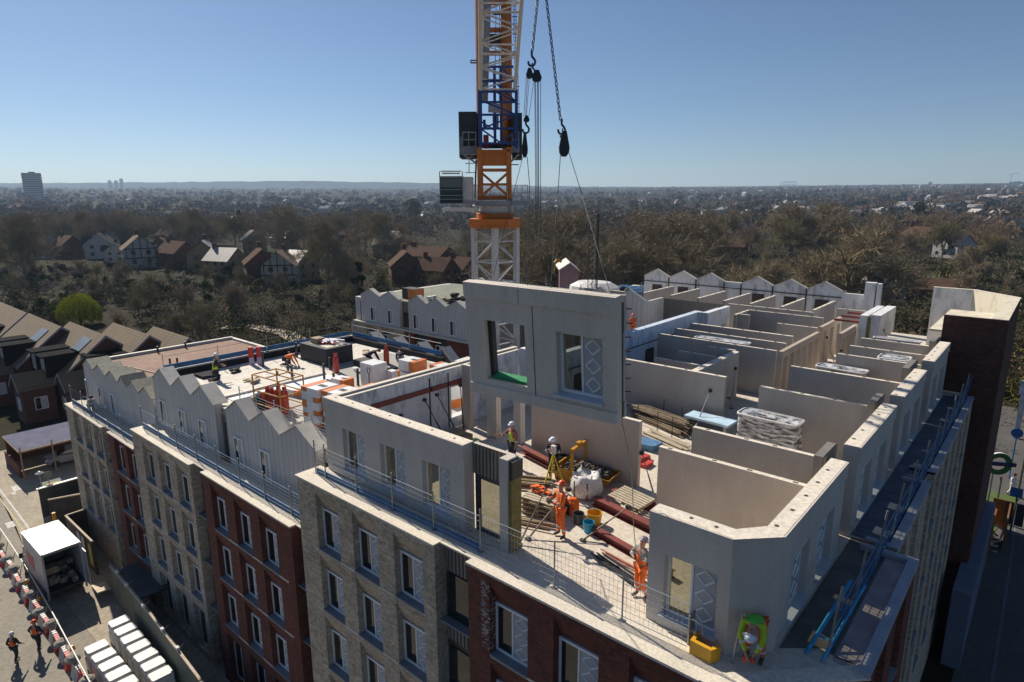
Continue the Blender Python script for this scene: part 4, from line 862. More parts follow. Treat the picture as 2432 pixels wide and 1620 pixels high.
# rebar / starter bar piles
rust = mat('tan_rods', (.24, .18, .12), .8, .3, 5)
for k, (a, b, z) in enumerate((((-14.2, 25.3), (-11.2, 24.3), 0), ((-14.3, 25.6), (-11.3, 24.9), .0), ((-14.2, 25.4), (-11.2, 24.6), .32))):
    bundle('rod_pile', ('lower front', 'lower back', 'upper')[k]+' layer of the pile of tan metal rods behind the hanging panel', 'rods', a, b, 34, .022, rust, .33, z=z, seed=20+k, layers=6, jitter=.2)
m = MB()
for x, y in ((-13.6, 24.4), (-12.4, 24.0), (-11.6, 23.8), (-13.0, 25.7), (-11.9, 25.3)): m.tube((x, y, 0), (x, y, .95), .02)
tag(m.build('rack_posts', darkf), 'thin upright posts holding the pile of tan rods', 'posts')
tag(jit(MB().box(-12.4, -11.4, 21.8, 22.6, 0, .25), .03).build('blue_bundle', mat('blue_cloth', (.08, .2, .36), .6, .3, 4)), 'folded light blue sheets on the floor right of the bare wall', 'sheet')
tag(jit(MB().box(-11.8, -11.2, 20.6, 21.2, 0, .2).box(-11.1, -10.8, 20.2, 20.8, 0, .12), .04).build('red_scraps', redp), 'red and orange scraps on the floor right of the bare wall', 'scraps')
bundle('timber_bundle', 'pale timbers lying in front of the tan rods', 'timber', (-12.6, 23.5), (-10.4, 22.8), 9, .04, woodl, .3, seed=31)
# film-wrapped stacks in the rooms
def wrapped(label, x, y, w, d, h, rz=0):
    t = thing('wrapped_stack', label, 'wrapped pallet', (x, y, 0), rz)
    m = MB(); n = 16; P = []
    for k in range(n*4):
        a = 2*pi*k/(n*4); c, s = cos(a), sin(a); e = .28; P.append((w/2*abs(c)**e*(1 if c > 0 else -1), d/2*abs(s)**e*(1 if s > 0 else -1)))
    for z0, z1, q in ((.12, h*.5, 1), (h*.5, h, .985)): m.prism([(a*q, b*q) for a, b in P], z0, z1)
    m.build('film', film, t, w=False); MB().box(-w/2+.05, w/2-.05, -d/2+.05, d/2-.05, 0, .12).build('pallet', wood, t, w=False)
    m = MB(); m.path([(a, b, h) for a, b in P]+[(*P[0], h)], .045, 5); m.build('film_rim', plast, t, w=False)
wrapped('large film-wrapped dark stack between two bare walls in the nearest right-hand room', -7.7, 24.1, 2.3, 1.0, 1.75, R(-2))
wrapped('film-wrapped round-topped stack behind the third right-hand wall', -7.4, 33.0, 2.2, .9, 1.9, R(-4))
wrapped('film-wrapped stack half hidden in the middle rooms', -13.6, 33.4, 3.0, .7, 2.35, R(0))
wrapped('film-wrapped dark stack against the side wall near the stair tower', -5.6, 35.2, 1.3, 1.2, 2.3)
wrapped('film-wrapped stack behind the last wall before the tower', -6.2, 38.9, 2.2, .4, 2.5)
t = thing('board_stack', 'stack of white and light blue boards on trestles before the large wrapped stack', 'boards', (-10.5, 25.1, 0), R(-3)); MB().box(-1.0, 1.0, -.45, .45, .7, .8).build('boards', mat('pale_blue_board', (.5, .66, .8), .5, .15, 2), t, w=False); MB().box(-.9, -.8, -.4, .4, 0, .7).box(.8, .9, -.4, .4, 0, .7).build('trestle', steel, t, w=False)
# ---- middle roof
def pack(label, x, y, w, d, h, rz=0, z=.17, kind=0, base=True):
    t = thing('insulation_pack', label, 'insulation pack', (x, y, z), rz, 'orange and white insulation packs')
    pw, po = mat('pack_white', (.68, .69, .7), .5, .08, 3), mat('pack_orange', (.62, .17, .03), .5, .1, 3)
    m = MB().box(-w/2, w/2, -d/2, d/2, 0, h); m.build('white_wrap', pw, t, w=False)
    m = MB(); e = .006
    if kind in (0, 1): m.box(-w/2-e, -w/2+w*.34, -d/2-e, d/2+e, h*.66, h+e)
    if kind in (0, 3): m.box(w/2-w*.3, w/2+e, -d/2-e, d/2+e, h*.0, h*.36)
    if kind == 2: m.box(w*.2, w/2+e, -d/2-e, d/2+e, .04, h+e)
    if kind == 3: m.box(-w/2-e, -w*.2, -d/2-e, d/2+e, h*.4, h+e)
    if m.v: m.build('orange_print', po, t, w=False)
    if kind in (0, 1, 2):
        m = MB()
        for k in range(4): m.box(-w*.05+k*w*.11, -w*.05+k*w*.11+w*.08, -d*.1, d*.12, h+.008, h+.012)
        m.build('lettering', cdark, t, w=False)
def cube_stack(x, y, n, lab, z=.17):
    for k in range(n): pack(lab % ('bottom', 'middle', 'top')[min(k, 2)], x, y, 1.15, 1.15, .58, R(2*k), z+k*.6, kind=(0, 3, 0)[k])
cube_stack(-24.2, 14.9, 3, '%s pack in the nearest checkered pile left of the long wall, beside the yellow cage')
cube_stack(-22.9, 15.1, 3, '%s pack in the second checkered pile left of the long wall')
cube_stack(-21.6, 15.5, 3, '%s pack in the third checkered pile right against the long wall')
for k, (x, y, w_, d_, h_, kd, z, lab) in enumerate(((-27.4, 20.2, 1.1, .95, 1.25, 4, .17, 'tall plain white pack with the pallet truck before it'), (-26.6, 20.8, .45, .4, .8, 4, .17, 'narrow white box right of the tall plain pack'), (-26.4, 21.9, 1.3, 1.0, .6, 3, .17, 'orange and white pack at the bottom of the middle heap'), (-26.3, 22.0, 1.2, 1.0, .6, 2, .8, 'white pack with orange end on the middle heap'), (-25.2, 22.4, 1.2, 1.0, .6, 3, .17, 'orange pack right of the middle heap'),
    (-24.8, 23.3, 1.2, .9, .55, 2, .17, 'low white pack between the middle heap and the last pile'), (-23.6, 23.8, 1.35, 1.1, .5, 3, .17, 'lower pack of the last pile before the rear block'), (-23.6, 23.8, 1.35, 1.1, .75, 2, .69, 'upper pack of the last pile, white with an orange end'), (-28.5, 14.6, .5, .7, .75, 2, .17, 'small white box with orange side near the gables'), (-28.0, 18.6, 1.0, .7, .6, 2, .17, 'white box with orange corner behind the yellow cage'))):
    pack(lab, x, y, w_, d_, h_, R(6*sin(k*3)), z, kd)
t = thing('pallet_truck', 'dark hand pallet truck handle upright before the tall white pack', 'pallet truck', (-26.9, 19.5, .17)); m = MB(); m.tube((0, 0, 0), (0, 0, .8), .025); m.path([(-.0, 0, .8), (-.12, 0, .95), (-.12, 0, 1.15), (.12, 0, 1.15), (.12, 0, .95), (0, 0, .8)], .02); m.build('handle', cdark, t, w=False); MB().box(-.25, -.1, 0, 1.0, .03, .09).box(.1, .25, 0, 1.0, .03, .09).build('fork', cdark, t, w=False)
for k, (x, y, w_, d_, h_, kd, z) in enumerate(((-25.3, 17.2, 1.2, 1.0, .6, 2, .17), (-24.0, 17.5, 1.2, 1.0, .6, 0, .17), (-22.8, 18.0, 1.2, 1.0, .9, 3, .17), (-21.4, 17.8, 1.2, 1.0, 1.1, 2, .17), (-25.0, 19.6, 1.1, .9, .6, 0, .17), (-23.4, 20.2, 1.3, 1.0, .8, 3, .17), (-21.7, 20.6, 1.2, 1.0, 1.2, 0, .17), (-22.4, 22.2, 1.2, 1.0, .9, 2, .17), (-24.0, 17.6, 1.1, .9, .5, 3, .79), (-28.9, 16.4, .9, .6, .35, 2, .17), (-26.0, 23.9, 1.1, .9, .6, 3, .17))):
    pack('orange and white insulation pack in the jumbled heap between the cage and the long wall', x, y, w_, d_, h_, R(9*sin(k*5)), z, kd)
for k, (x, y) in enumerate(((-35.9, 16.6), (-33.0, 16.2), (-30.4, 21.4), (-29.2, 22.6), (-33.6, 24.2), (-36.0, 23.5))):
    m = MB(); q_ = random.Random(k+50)
    for j in range(6): m.cbox((x+q_.uniform(-.4, .4), y+q_.uniform(-.3, .3), .2+q_.uniform(0, .12)), (q_.uniform(.2, .6), q_.uniform(.08, .3), .08), q_.uniform(0, 3))
    tag(m.build('offcut_heap', (black, woodl, MATS['pack_white'])[k % 3]), ('small black offcut heap', 'small pale timber offcut heap', 'small white offcut heap')[k % 3]+' on the pale flat roof', 'offcuts', ('black', 'timber', 'white')[k % 3]+' offcuts on the pale roof')
# gas bottles in a yellow cage
t = thing('gas_cage', 'yellow tubular gas bottle cage on the flat roof behind the zigzag gables', 'cage', (-27.3, 14.6, .17), R(5))
m = MB(); w_, d_, h_ = 2.1, 1.3, 1.75
for x in (-w_/2, w_/2):
    for y in (-d_/2, d_/2): m.tube((x, y, 0), (x, y, h_), .035, 6)
for z in (.35, 1.0, h_):
    m.tube((-w_/2, -d_/2, z), (w_/2, -d_/2, z), .03); m.tube((-w_/2, d_/2, z), (w_/2, d_/2, z), .03)
    for x in (-w_/2, w_/2): m.tube((x, -d_/2, z), (x, d_/2, z), .03)
m.tube((-w_/2, 0, h_), (w_/2, 0, h_), .03); m.tube((0, -d_/2, h_), (0, d_/2, h_), .03); m.tube((0, 0, h_), (0, 0, h_+.2), .06); m.build('frame', yel, t, w=False)
gasr = mat('gas_red', (.40, .035, .015), .4, .15, 3)
def bottle(label, x, y, z=.17, mt=None, group='red gas bottles'):
    t = thing('gas_bottle', label, 'gas bottle', (x, y, z), 0, group)
    MB().lathe([(.14, 0), (.17, .05), (.17, .75), (.13, .92), (.05, .98)], n=14).build('cylinder', mt or gasr, t, w=False, smooth=True)
    m = MB(); m.lathe([(.1, .96), (.11, 1.14), (.09, 1.14), (.08, .98)], n=10); m.build('valve_collar', mt or gasr, t, w=False)
for k, (x, y) in enumerate(((-27.8, 14.3), (-27.4, 14.3), (-27.0, 14.35), (-26.6, 14.4), (-27.6, 14.75), (-27.15, 14.8))): bottle('red gas bottle standing in the yellow cage', x, y)
bottle('single red gas bottle standing right of the dark roof box', -31.1, 20.3, group=None)
bottle('red gas bottle beside the workers kneeling in black', -30.4, 23.4, group=None)
tag(jit(MB().lathe([(.5, 0), (.52, .3), (.3, .55), (.05, .62)], (-28.6, 14.1, .17), 10), .06).build('black_sack', cdark), 'black sack beside the yellow gas cage', 'sack')
t = thing('roof_box', 'large dark boarded roof upstand box with rolls heaped on top', 'roof plant', (-34.0, 21.6, .16))
MB().box(-1.6, 1.3, -.9, 1.0, 0, 1.05).build('casing', mat('dark_boards', (.03, .032, .038), .7, .3, 3, kind='boards', p=5), t, w=False)
MB().box(-1.0, 1.0, -.6, .7, 1.055, 1.06).build('lid', cream, t, w=False)
r_ = random.Random(5)
for k in range(9): 
    m = MB(); a = r_.uniform(-.25, .25); m.tube((-.5+.1*k-.5, -.4+.1*k, 1.14+.06*(k % 3)), (-.5+.1*k+.6, -.3+.1*k+a, 1.14+.06*(k % 3)), .07, 8)
    tag(m.build('felt_roll', (redp, MATS['pack_white'], mat('lilac_film', (.4, .35, .5), .5, .1))[k % 3], t, w=False), None, None)
MB().box(-1.0, -.3, -.5, .1, 1.06, 1.4).build('carton', wood, t, w=False)
for k, (x, y) in enumerate(((-36.6, 18.0), (-36.3, 18.35))):
    t = thing('felt_roll', 'upright roofing roll in red and white wrapping by the roof edge, %s of two' % ('left', 'right')[k], 'roll', (x, y, .17)); MB().lathe([(.15, 0), (.15, .45)], n=12).build('white_sleeve', MATS['lilac_film'], t, w=False); MB().lathe([(.155, .45), (.155, 1.1)], n=12).build('red_sleeve', redp, t, w=False)
for k, (x, y) in enumerate(((-35.6, 18.2), (-33.3, 18.5), (-31.3, 17.6), (-28.8, 18.6), (-27.9, 19.5), (-31.9, 20.4), (-36.2, 20.8), (-35.0, 19.6), (-30.2, 18.9), (-24.0, 21))):
    tag(MB().lathe([(.07, 0), (.07, .75 if k % 2 else .95)], (x, y, .165), 8).build('soil_pipe', darkf), 'short dark vent pipe standing on the pale flat roof', 'pipe', 'vent pipes on the pale roof')
t = thing('dark_tub', 'low black tub of tools beside the workers kneeling in black', 'tub', (-31.0, 22.2, .17)); MB().box(-.55, .55, -.4, .4, 0, .4).build('tub', cdark, t, w=False); MB().box(-.5, .5, -.35, .35, .41, .42).build('tools', rubble, t, w=False)
tag(jit(MB().box(-36.9, -35.6, 14.6, 15.6, .17, .3), .04).build('dark_felt_heap', black), 'dark felt heap on the roof left of the man in the yellow vest', 'felt')
# ---- rear roof clutter
t = thing('roof_skip', 'black and orange printed crate on the rear block\'s green roof', 'crate', (-49.8, 42.0, .05)); MB().box(-.9, 1.1, -.6, .6, 0, 1.1).build('body', cdark, t, w=False); MB().box(.0, 1.11, -.61, .61, .02, 1.08).build('orange_print', MATS['pack_orange'], t, w=False)
r_ = random.Random(12)
for k in range(12):
    x, y = r_.uniform(-47.5, -39.8), r_.uniform(41.5, 47); s = r_.uniform(.4, 1.1); c_ = (cdark, wood, plast, cdark, woodl, black)[k % 6]
    m = MB()
    for j in range(5): m.cbox((x+r_.uniform(-s, s)*.6, y+r_.uniform(-.5, .5), .05+r_.uniform(.1, .45)), (s*r_.uniform(.5, 1), .4, .25), r_.uniform(0, 3), r_.uniform(-.3, .3))
    tag(m.build('roofing_heap', c_), ('black sheeting heap', 'brown timber heap', 'white sheeting heap', 'dark scrap heap', 'pale timber heap', 'dark felt heap')[k % 6]+' on the green roof of the rear block', 'heap', 'heaps on the green roof')
def tarp(label, px, py, D, w_, d_, h_, mt, seed=1):
    c = dp(px, py, D); r_ = random.Random(seed); m = MB(); n = 9
    P = [[(c.x+(i/n-.5)*w_*RI.x*1.0+(j/n-.5)*d_*FH.x, c.y+(i/n-.5)*w_*RI.y+(j/n-.5)*d_*FH.y, max(.0, h_*(1-(2*i/n-1)**4)*(1-(2*j/n-1)**4)+r_.uniform(-.12, .12))) for j in range(n+1)] for i in range(n+1)]
    for i in range(n):
        for j in range(n): m.poly([P[i][j], P[i+1][j], P[i+1][j+1], P[i][j+1]])
    m.poly([P[0][0], P[n][0], P[n][n], P[0][n]])
    return tag(m.build('tarpaulin', mt), label, 'tarpaulin')
tarp('crumpled white tarpaulin on the rear roof right of the crane mast', 1262, 660, 57, 4.5, 5, 1.5, plast, 1)
tarp('blue and dark tarpaulin heap on the rear roof between the white sheets', 1325, 655, 62, 4.5, 5, 1.3, mat('dark_blue_tarp', (.02, .04, .08), .4, .4, 3), 2)
tarp('black tarpaulin heap in front of the white tank on the rear roof', 1322, 668, 56, 4.0, 3, 1.2, cdark, 3)
t = thing('covered_tank', 'rounded load under a white sheet with a rusty orange belly on the rear roof', 'tank', (*dp(1412, 655, 60).xy, .0))
m = MB(); m.lathe([(1.6, .9), (2.3, 1.2), (2.2, 1.9), (1.5, 2.3), (.1, 2.4)], n=14); m.v = [(p[0]*1.15, p[1]*.8, p[2]) for p in m.v]; m.build('white_sheet', plast, t, w=False, smooth=False)
m = MB(); m.lathe([(.4, 0), (1.2, .1), (1.9, .7), (2.2, 1.25)], n=14); m.v = [(p[0]*1.1, p[1]*.8, p[2]) for p in m.v]; m.build('rusty_belly', mat('rusty_orange', (.38, .17, .02), .8, .4, 3, fine=7), t, w=False)
tarp('blue roofing sheet heap on the far right of the rear roof', 1500, 640, 66, 5, 5, 1.0, mat('mid_blue_sheet', (.03, .1, .2), .5, .3, 3), 4)
tarp('black sheeting heap right of the covered tank', 1465, 650, 64, 3.5, 3, 1.3, cdark, 5)
# lattice hoist mast, thin poles
t = thing('lattice_mast', 'dark slender lattice mast rising from the rear roof right of the crane', 'mast', (*dp(1405, 690, 52).xy, 0))
c = dp(1405, 690, 52); top = dp(1405, 515, 52).z; m = MB()
for a in range(3): m.tube((.35*cos(a*2.1), .35*sin(a*2.1), 0), (.35*cos(a*2.1), .35*sin(a*2.1), top), .035, 4)
z = 0
while z < top-.5:
    for a in range(3): m.tube((.35*cos(a*2.1), .35*sin(a*2.1), z), (.35*cos(a*2.1+2.1), .35*sin(a*2.1+2.1), z+.5), .02, 4)
    z += .5
m.build('lattice', cdark, t, w=False); MB().tube((.5, 0, 0), (.5, 0, top+.3), .07, 6).build('tall_pole', cdark, t, w=False)
r_ = random.Random(77)
for k, px in enumerate((1238, 1270, 1281, 1297, 1333, 1380, 1525)):
    p = dp(px, 655, 58); tag(MB().tube((p.x, p.y, 0), (p.x, p.y, 1.6+r_.random()*1.6), .035, 5).build('scaffold_pole', steel), 'upright silver scaffold pole on the rear roof', 'pole', 'poles on the rear roof')
t = thing('excavator_arm', 'yellow bent arm of a small lift standing on the rear roof', 'lift arm', (*dp(1316, 660, 56).xy, 0)); c = Vector((*dp(1316, 660, 56).xy, 0))
m = MB(); P = [dp(1314, 650, 56), dp(1318, 625, 56), dp(1324, 617, 56), dp(1334, 622, 56)]; P = [p-c for p in P]; m.tube(P[0], P[1], .1, 6).tube(P[1], P[2], .14, 6).tube(P[2], P[3], .12, 6); m.build('arm', yel, t, w=False); MB().cbox((P[0].x, P[0].y, .5), (.8, .8, 1.2)).build('base', cdark, t, w=False)
t = thing('far_gable', 'mauve and brick red gable end rising beyond the tarpaulins', 'building', (*dp(1355, 655, 76).xy, GZ)); c = dp(1355, 655, 76)
def facing(pts, mt, nm, par, y0, y1):
    c = Vector(par.location); m = MB(); mm_ = Matrix.Translation((0, 0, 0)) @ Matrix((RI, FH, Vector((0, 0, 1)))).transposed().to_4x4() @ Matrix(((1, 0, 0, 0), (0, 0, 1, 0), (0, 1, 0, 0), (0, 0, 0, 1)))
    m.prism(pts, y0, y1, mm_); m.build(nm, mt, par, w=False)
facing([(-1.3, 0), (1.0, 0), (1.0, 15.2), (-.1, 16.05), (-1.3, 15.3)], mat('mauve_render', (.2, .12, .14), .8, .1), 'gable_wall', t, 0, 1.5)
facing([(-1.4, 15.2), (-.1, 16.07), (1.1, 15.1), (1.1, 15.2), (-.1, 16.17), (-1.4, 15.32)], capm, 'roof_edge', t, -.2, 6)
# ================================================================ PEOPLE
skin = mat('skin', (.42, .22, .15), .6, .05); navy = mat('navy_cloth', (.012, .015, .03), .8, .2, 6); boot = mat('boot_leather', (.06, .04, .03), .7, .2, 6)
greyc = mat('grey_cloth', (.2, .2, .22), .8, .2, 6); hvy = mat('hi_vis_yellow', (.45, .62, .02), .7, .1, 6); hvg = mat('hi_vis_green', (.08, .5, .04), .7, .1, 6)
helw = mat('white_helmet', (.75, .76, .8), .35, .03); helo = mat('orange_helmet', (.7, .09, .02), .35, .03); refl = mat('reflective_band', (.6, .6, .58), .4, .05); whc = mat('white_cloth', (.7, .7, .7), .8, .1, 6)
def skinobj(name, V, E_, mt, parent, lvl=1):
    me = bpy.data.meshes.new(name); me.from_pydata([v[0] for v in V], E_, []); me.materials.append(mt)
    o = bpy.data.objects.new(name, me); COL.objects.link(o); o.parent = parent
    md = o.modifiers.new('Skin', 'SKIN'); md.use_smooth_shade = True
    for i, v in enumerate(V): me.skin_vertices[0].data[i].radius = (v[1], v[1] if len(v) < 3 else v[2])
    me.skin_vertices[0].data[0].use_root = True
    sb = o.modifiers.new('Sub', 'SUBSURF'); sb.levels = lvl; sb.render_levels = lvl
    return o
BASE = dict(pel=(0,0,.95), wai=(0,0,1.1), che=(0,.0,1.3), nec=(0,.0,1.47), hb=(0,.02,1.56), ht=(0,.02,1.72),
  sL=(-.18,0,1.40), eL=(-.25,-.02,1.13), wL=(-.25,.06,.90), sR=(.18,0,1.40), eR=(.25,-.02,1.13), wR=(.25,.06,.90),
  hL=(-.1,0,.9), kL=(-.12,.02,.50), aL=(-.13,-.02,.10), tL=(-.14,.16,.04), hR=(.1,0,.9), kR=(.12,.02,.50), aR=(.13,-.02,.10), tR=(.14,.16,.04))
def person(label, loc, rz, jacket, trousers, helmet, pose={}, vest=None, bands=True, group=None, s=1., hair=None, pack_=None):
    t = thing('person', label, 'person', loc, rz, group); J = {k: Vector(v)*s for k, v in {**BASE, **pose}.items()}
    V = [(J['pel'], .12*s, .10*s), (J['wai'], .125*s, .09*s), (J['che'], .15*s, .10*s), (J['nec'], .055*s), (J['hb'], .075*s, .085*s), (J['ht']*.55+J['hb']*.45, .085*s, .1*s), (J['ht'], .06*s)]
    E_ = [(0, 1), (1, 2), (2, 3), (3, 4), (4, 5), (5, 6)]
    hd = (J['ht']-J['hb']).normalized()
    for S_ in 'LR':
        a = len(V); sh, el, wr = J['s'+S_], J['e'+S_], J['w'+S_]; d = (wr-el).normalized(); pm = wr+d*.07*s
        V += [(sh, .06*s), (el, .042*s), (wr, .028*s), (pm, .036*s, .022*s)]; E_ += [(2, a), (a, a+1), (a+1, a+2), (a+2, a+3)]
        sd_ = d.cross(Vector((0, 1, 0))); sd_ = sd_.normalized() if sd_.length > .1 else Vector((1, 0, 0)); dn = d.cross(sd_).normalized()
        for q, l in ((-1.5, .055), (-.5, .07), (.5, .066), (1.5, .05)):
            b = len(V); V += [(pm+d*.03*s+sd_*q*.018*s, .009*s), (pm+d*(.03+l*.6)*s+sd_*q*.02*s+dn*.012*s, .0085*s), (pm+d*(.03+l)*s+sd_*q*.018*s+dn*.035*s, .007*s)]; E_ += [(a+3, b), (b, b+1), (b+1, b+2)]
        b = len(V); V += [(wr+d*.04*s+sd_*.035*s, .011*s), (wr+d*.08*s+sd_*.055*s+dn*.02*s, .009*s)]; E_ += [(a+2, b), (b, b+1)]
        a = len(V); V += [(J['h'+S_], .09*s), (J['k'+S_], .06*s), (J['a'+S_], .04*s), (J['t'+S_], .035*s)]; E_ += [(0, a), (a, a+1), (a+1, a+2), (a+2, a+3)]
    body = skinobj('body', V, E_, skin, t)
    jv = [(J['pel']+(J['wai']-J['pel'])*.15, .15*s, .13*s), (J['wai'], .15*s, .12*s), (J['che'], .175*s, .125*s), (J['che']+(J['nec']-J['che'])*.75, .08*s)]; je = [(0, 1), (1, 2), (2, 3)]
    for S_ in 'LR': a = len(jv); jv += [(J['s'+S_], .078*s), (J['e'+S_], .058*s), (J['w'+S_]+(J['e'+S_]-J['w'+S_])*.12, .045*s)]; je += [(2, a), (a, a+1), (a+1, a+2)]
    skinobj('jacket', jv, je, jacket, t)
    if vest:
        vv = [(J['pel']+(J['wai']-J['pel'])*.2, .162*s, .142*s), (J['wai'], .163*s, .135*s), (J['che'], .175*s, .14*s), (J['che']+(J['nec']-J['che'])*.55, .12*s)]; skinobj('vest', vv, [(0, 1), (1, 2), (2, 3)], vest, t)
    tv = [(J['pel'], .14*s, .125*s)]; te = []
    for S_ in 'LR': a = len(tv); tv += [(J['h'+S_], .105*s), (J['k'+S_], .078*s), (J['a'+S_]+(J['k'+S_]-J['a'+S_])*.1, .062*s)]; te += [(0, a), (a, a+1), (a+1, a+2)]
    skinobj('trousers', tv, te, trousers, t)
    for S_ in 'LR': skinobj('boot', [(J['a'+S_]+(J['k'+S_]-J['a'+S_])*.12, .055*s), (J['a'+S_], .052*s), (J['t'+S_], .045*s, .04*s)], [(0, 1), (1, 2)], boot, t)
    q = hd.to_track_quat('Z', 'Y').to_matrix().to_4x4(); c = J['hb']+(J['ht']-J['hb'])*.45
    mt = Matrix.Translation(c) @ q; m = MB(); m.lathe([(.155*s, .03*s), (.118*s, .035*s), (.115*s, .07*s), (.09*s, .12*s), (.045*s, .148*s), (.0, .152*s)], n=14, m=mt); m.build('helmet', helmet, t, w=False, smooth=True)
    m = MB(); 
    f = q @ Vector((0, 1, 0)); sd_ = q @ Vector((1, 0, 0)); u_ = q @ Vector((0, 0, 1))
    for e in (-1, 1): m.cbox(c+f*.088*s+sd_*.032*s*e+u_*.0, (.02*s, .012*s, .012*s))
    m.cbox(c+f*.085*s-u_*.075*s, (.045*s, .012*s, .01*s)); m.build('face_details', navy, t, w=False)
    if bands:
        m = MB()
        for S_ in 'LR':
            for a, b, f_, r_ in (('k', 'a', .5, .076), ('e', 'w', .35, .06)):
                p = J[a+S_]; q2 = J[b+S_]; x = p+(q2-p)*f_; d = (q2-p).normalized()*.025; m.tube(x-d, x+d, r_*s, 8)
        x = J['wai']; d = (J['che']-J['wai']).normalized()*.03; 
        m.build('reflective_band', refl, t, w=False)
    return t
def gaze(dx, dy): return atan2(dy, dx)-pi/2
# worker with the blue bucket: orange overall, arms forward holding the control box, facing the panel foot
up_arms = dict(eL=(-.27,.12,1.14), wL=(-.10,.33,1.20), eR=(.27,.12,1.14), wR=(.10,.33,1.22), hb=(0,.0,1.57), ht=(0,-.05,1.72))
p = person('worker in full orange suit and orange helmet standing beside the blue bucket', (-10.35, 14.15, 0), R(150), orangec, orangec, helo, {**up_arms, 'aL': (-.17, -.05, .1), 'tL': (-.2, .1, .04), 'kL': (-.15, .0, .5)}, s=1.03)
MB().cbox((0, .38, 1.25), (.16, .12, .12)).build('control_box', cdark, p, w=False)
p = person('worker in orange bib and grey sleeves gripping the green tag line at the corner wall', (-7.0, 13.05, 0), R(160), greyc, orangec, MATS['white_helmet'] if False else mat('patterned_helmet', (.2, .17, .25), .4, .5, 12), dict(eL=(-.3,.05,1.2), wL=(-.12,.22,1.42), eR=(.3,.08,1.2), wR=(.04,.26,1.28), hb=(0,-.01,1.56), ht=(0,-.08,1.70), kL=(-.12,.08,.5), aL=(-.14,-.12,.1), tL=(-.16,.05,.04)), vest=orangec, s=.97)
p = person('surveyor in dark jacket, orange vest and white helmet bending to the tripod instrument', (-13.0, 17.3, 0), R(210), navy, navy, helw, dict(che=(0,.12,1.28), nec=(0,.2,1.42), hb=(0,.25,1.5), ht=(0,.3,1.65), sL=(-.18,.12,1.36), sR=(.18,.12,1.36), eL=(-.25,.25,1.15), wL=(-.1,.45,1.3), eR=(.25,.25,1.15), wR=(.1,.45,1.3)), vest=orangec)
p = person('surveyor in a checked shirt and yellow vest half hidden behind the front wall', (-14.9, 17.2, 0), R(170), mat('checked_shirt', (.3, .12, .1), .8, .5, 12), navy, helw, dict(eR=(.3,.2,1.2), wR=(.35,.45,1.25)), vest=hvy)
t = thing('tripod_instrument', 'surveying instrument on a yellow tripod between the surveyor and the pallets', 'tripod', (-12.45, 16.55, 0))
for a in (.3, 2.4, 4.5): MB().tube((0, 0, 1.35), (.5*cos(a), .5*sin(a), 0), .028, 5).build('leg', mat('tripod_yellow', (.6, .5, .02), .5, .1), t, w=False)
MB().lathe([(.09, 1.35), (.09, 1.38)], n=10).cbox((0, 0, 1.52), (.16, .13, .26)).tube((0, -.1, 1.55), (0, .1, 1.55), .04, 8).build('instrument', plast, t, w=False)
# bending hi-vis worker at the front corner
p = person('worker in yellow-green jacket and white helmet bending over at the front corner', (-3.95, 12.72, 0), gaze(.12, -1), hvy, orangec, helw,
  dict(pel=(0,-.1,.86), wai=(0,.05,.96), che=(0,.28,1.06), nec=(0,.44,1.02), hb=(0,.5,.97), ht=(0,.62,.88), sL=(-.18,.33,1.04), sR=(.18,.33,1.04), eL=(-.22,.45,.78), wL=(-.1,.55,.52), eR=(.22,.45,.78), wR=(.05,.58,.50), hL=(-.1,-.08,.84), hR=(.1,-.08,.84), kL=(-.14,.08,.48), kR=(.14,.06,.48), aL=(-.15,-.02,.1), aR=(.15,-.04,.1)), s=1.08)
skinobj('green_hood', [(Vector((0, -.02, 1.04)), .17, .09), (Vector((0, .28, 1.2)), .2, .09), (Vector((0, .47, 1.13)), .12, .07)], [(0, 1), (1, 2)], hvg, p)
MB().cbox((-.08, .6, .44), (.1, .1, .12)).cbox((.06, .62, .42), (.1, .1, .12)).build('red_glove', redp, p, w=False)
tag(MB().tube((-4.28, 12.3, .0), (-4.15, 12.35, 1.25), .03, 6).cbox((-4.12, 12.35, 1.27), (.1, .04, .04)).build('rail_post', steel), 'lone silver rail post the bending worker is fixing', 'post')
t = thing('yellow_tub', 'cut-open yellow plastic tub at the feet of the bending worker', 'tub', (-4.85, 12.15, 0)); MB().prism([(-.28, -.18), (.22, -.2), (.34, .05), (.25, .1), (.18, -.1), (-.2, -.08), (-.22, .22), (-.3, .22)], 0, .34).box(-.25, .25, -.17, .1, 0, .02).build('tub', MATS['bucket_yellow'], t, w=False)
tag(MB().box(-5.3, -5.26, 12.2, 12.5, 0, .75).tube((-5.28, 12.2, .7), (-4.95, 12.2, .7), .012).tube((-4.95, 12.2, 0), (-4.95, 12.2, .7), .012).tube((-5.1, 12.2, 0), (-5.1, 12.2, .7), .01).build('mesh_scrap', steel), 'small upright wire mesh offcut behind the yellow tub', 'mesh')
# street people
walk = dict(eL=(-.27,-.08,1.14), wL=(-.28,.05,.92), eR=(.27,.05,1.14), wR=(.28,.22,.98), kL=(-.1,.14,.52), aL=(-.12,.16,.12), tL=(-.13,.33,.06), kR=(.1,.0,.5), aR=(.12,-.2,.13), tR=(.13,-.06,.04))
person('walker in a white helmet and orange vest on the street, on the left', (-38.5, 4.75, GZ), R(35), navy, navy, helw, walk, vest=orangec, bands=False, s=1.02)
person('walker in an orange helmet and orange vest beside the barriers, on the right', (-38.6, 5.75, GZ), R(40), navy, navy, helo, {**walk, 'eL': (-.34, 0, 1.2), 'wL': (-.36, .1, 1.0)}, vest=orangec, bands=False, s=1.08)
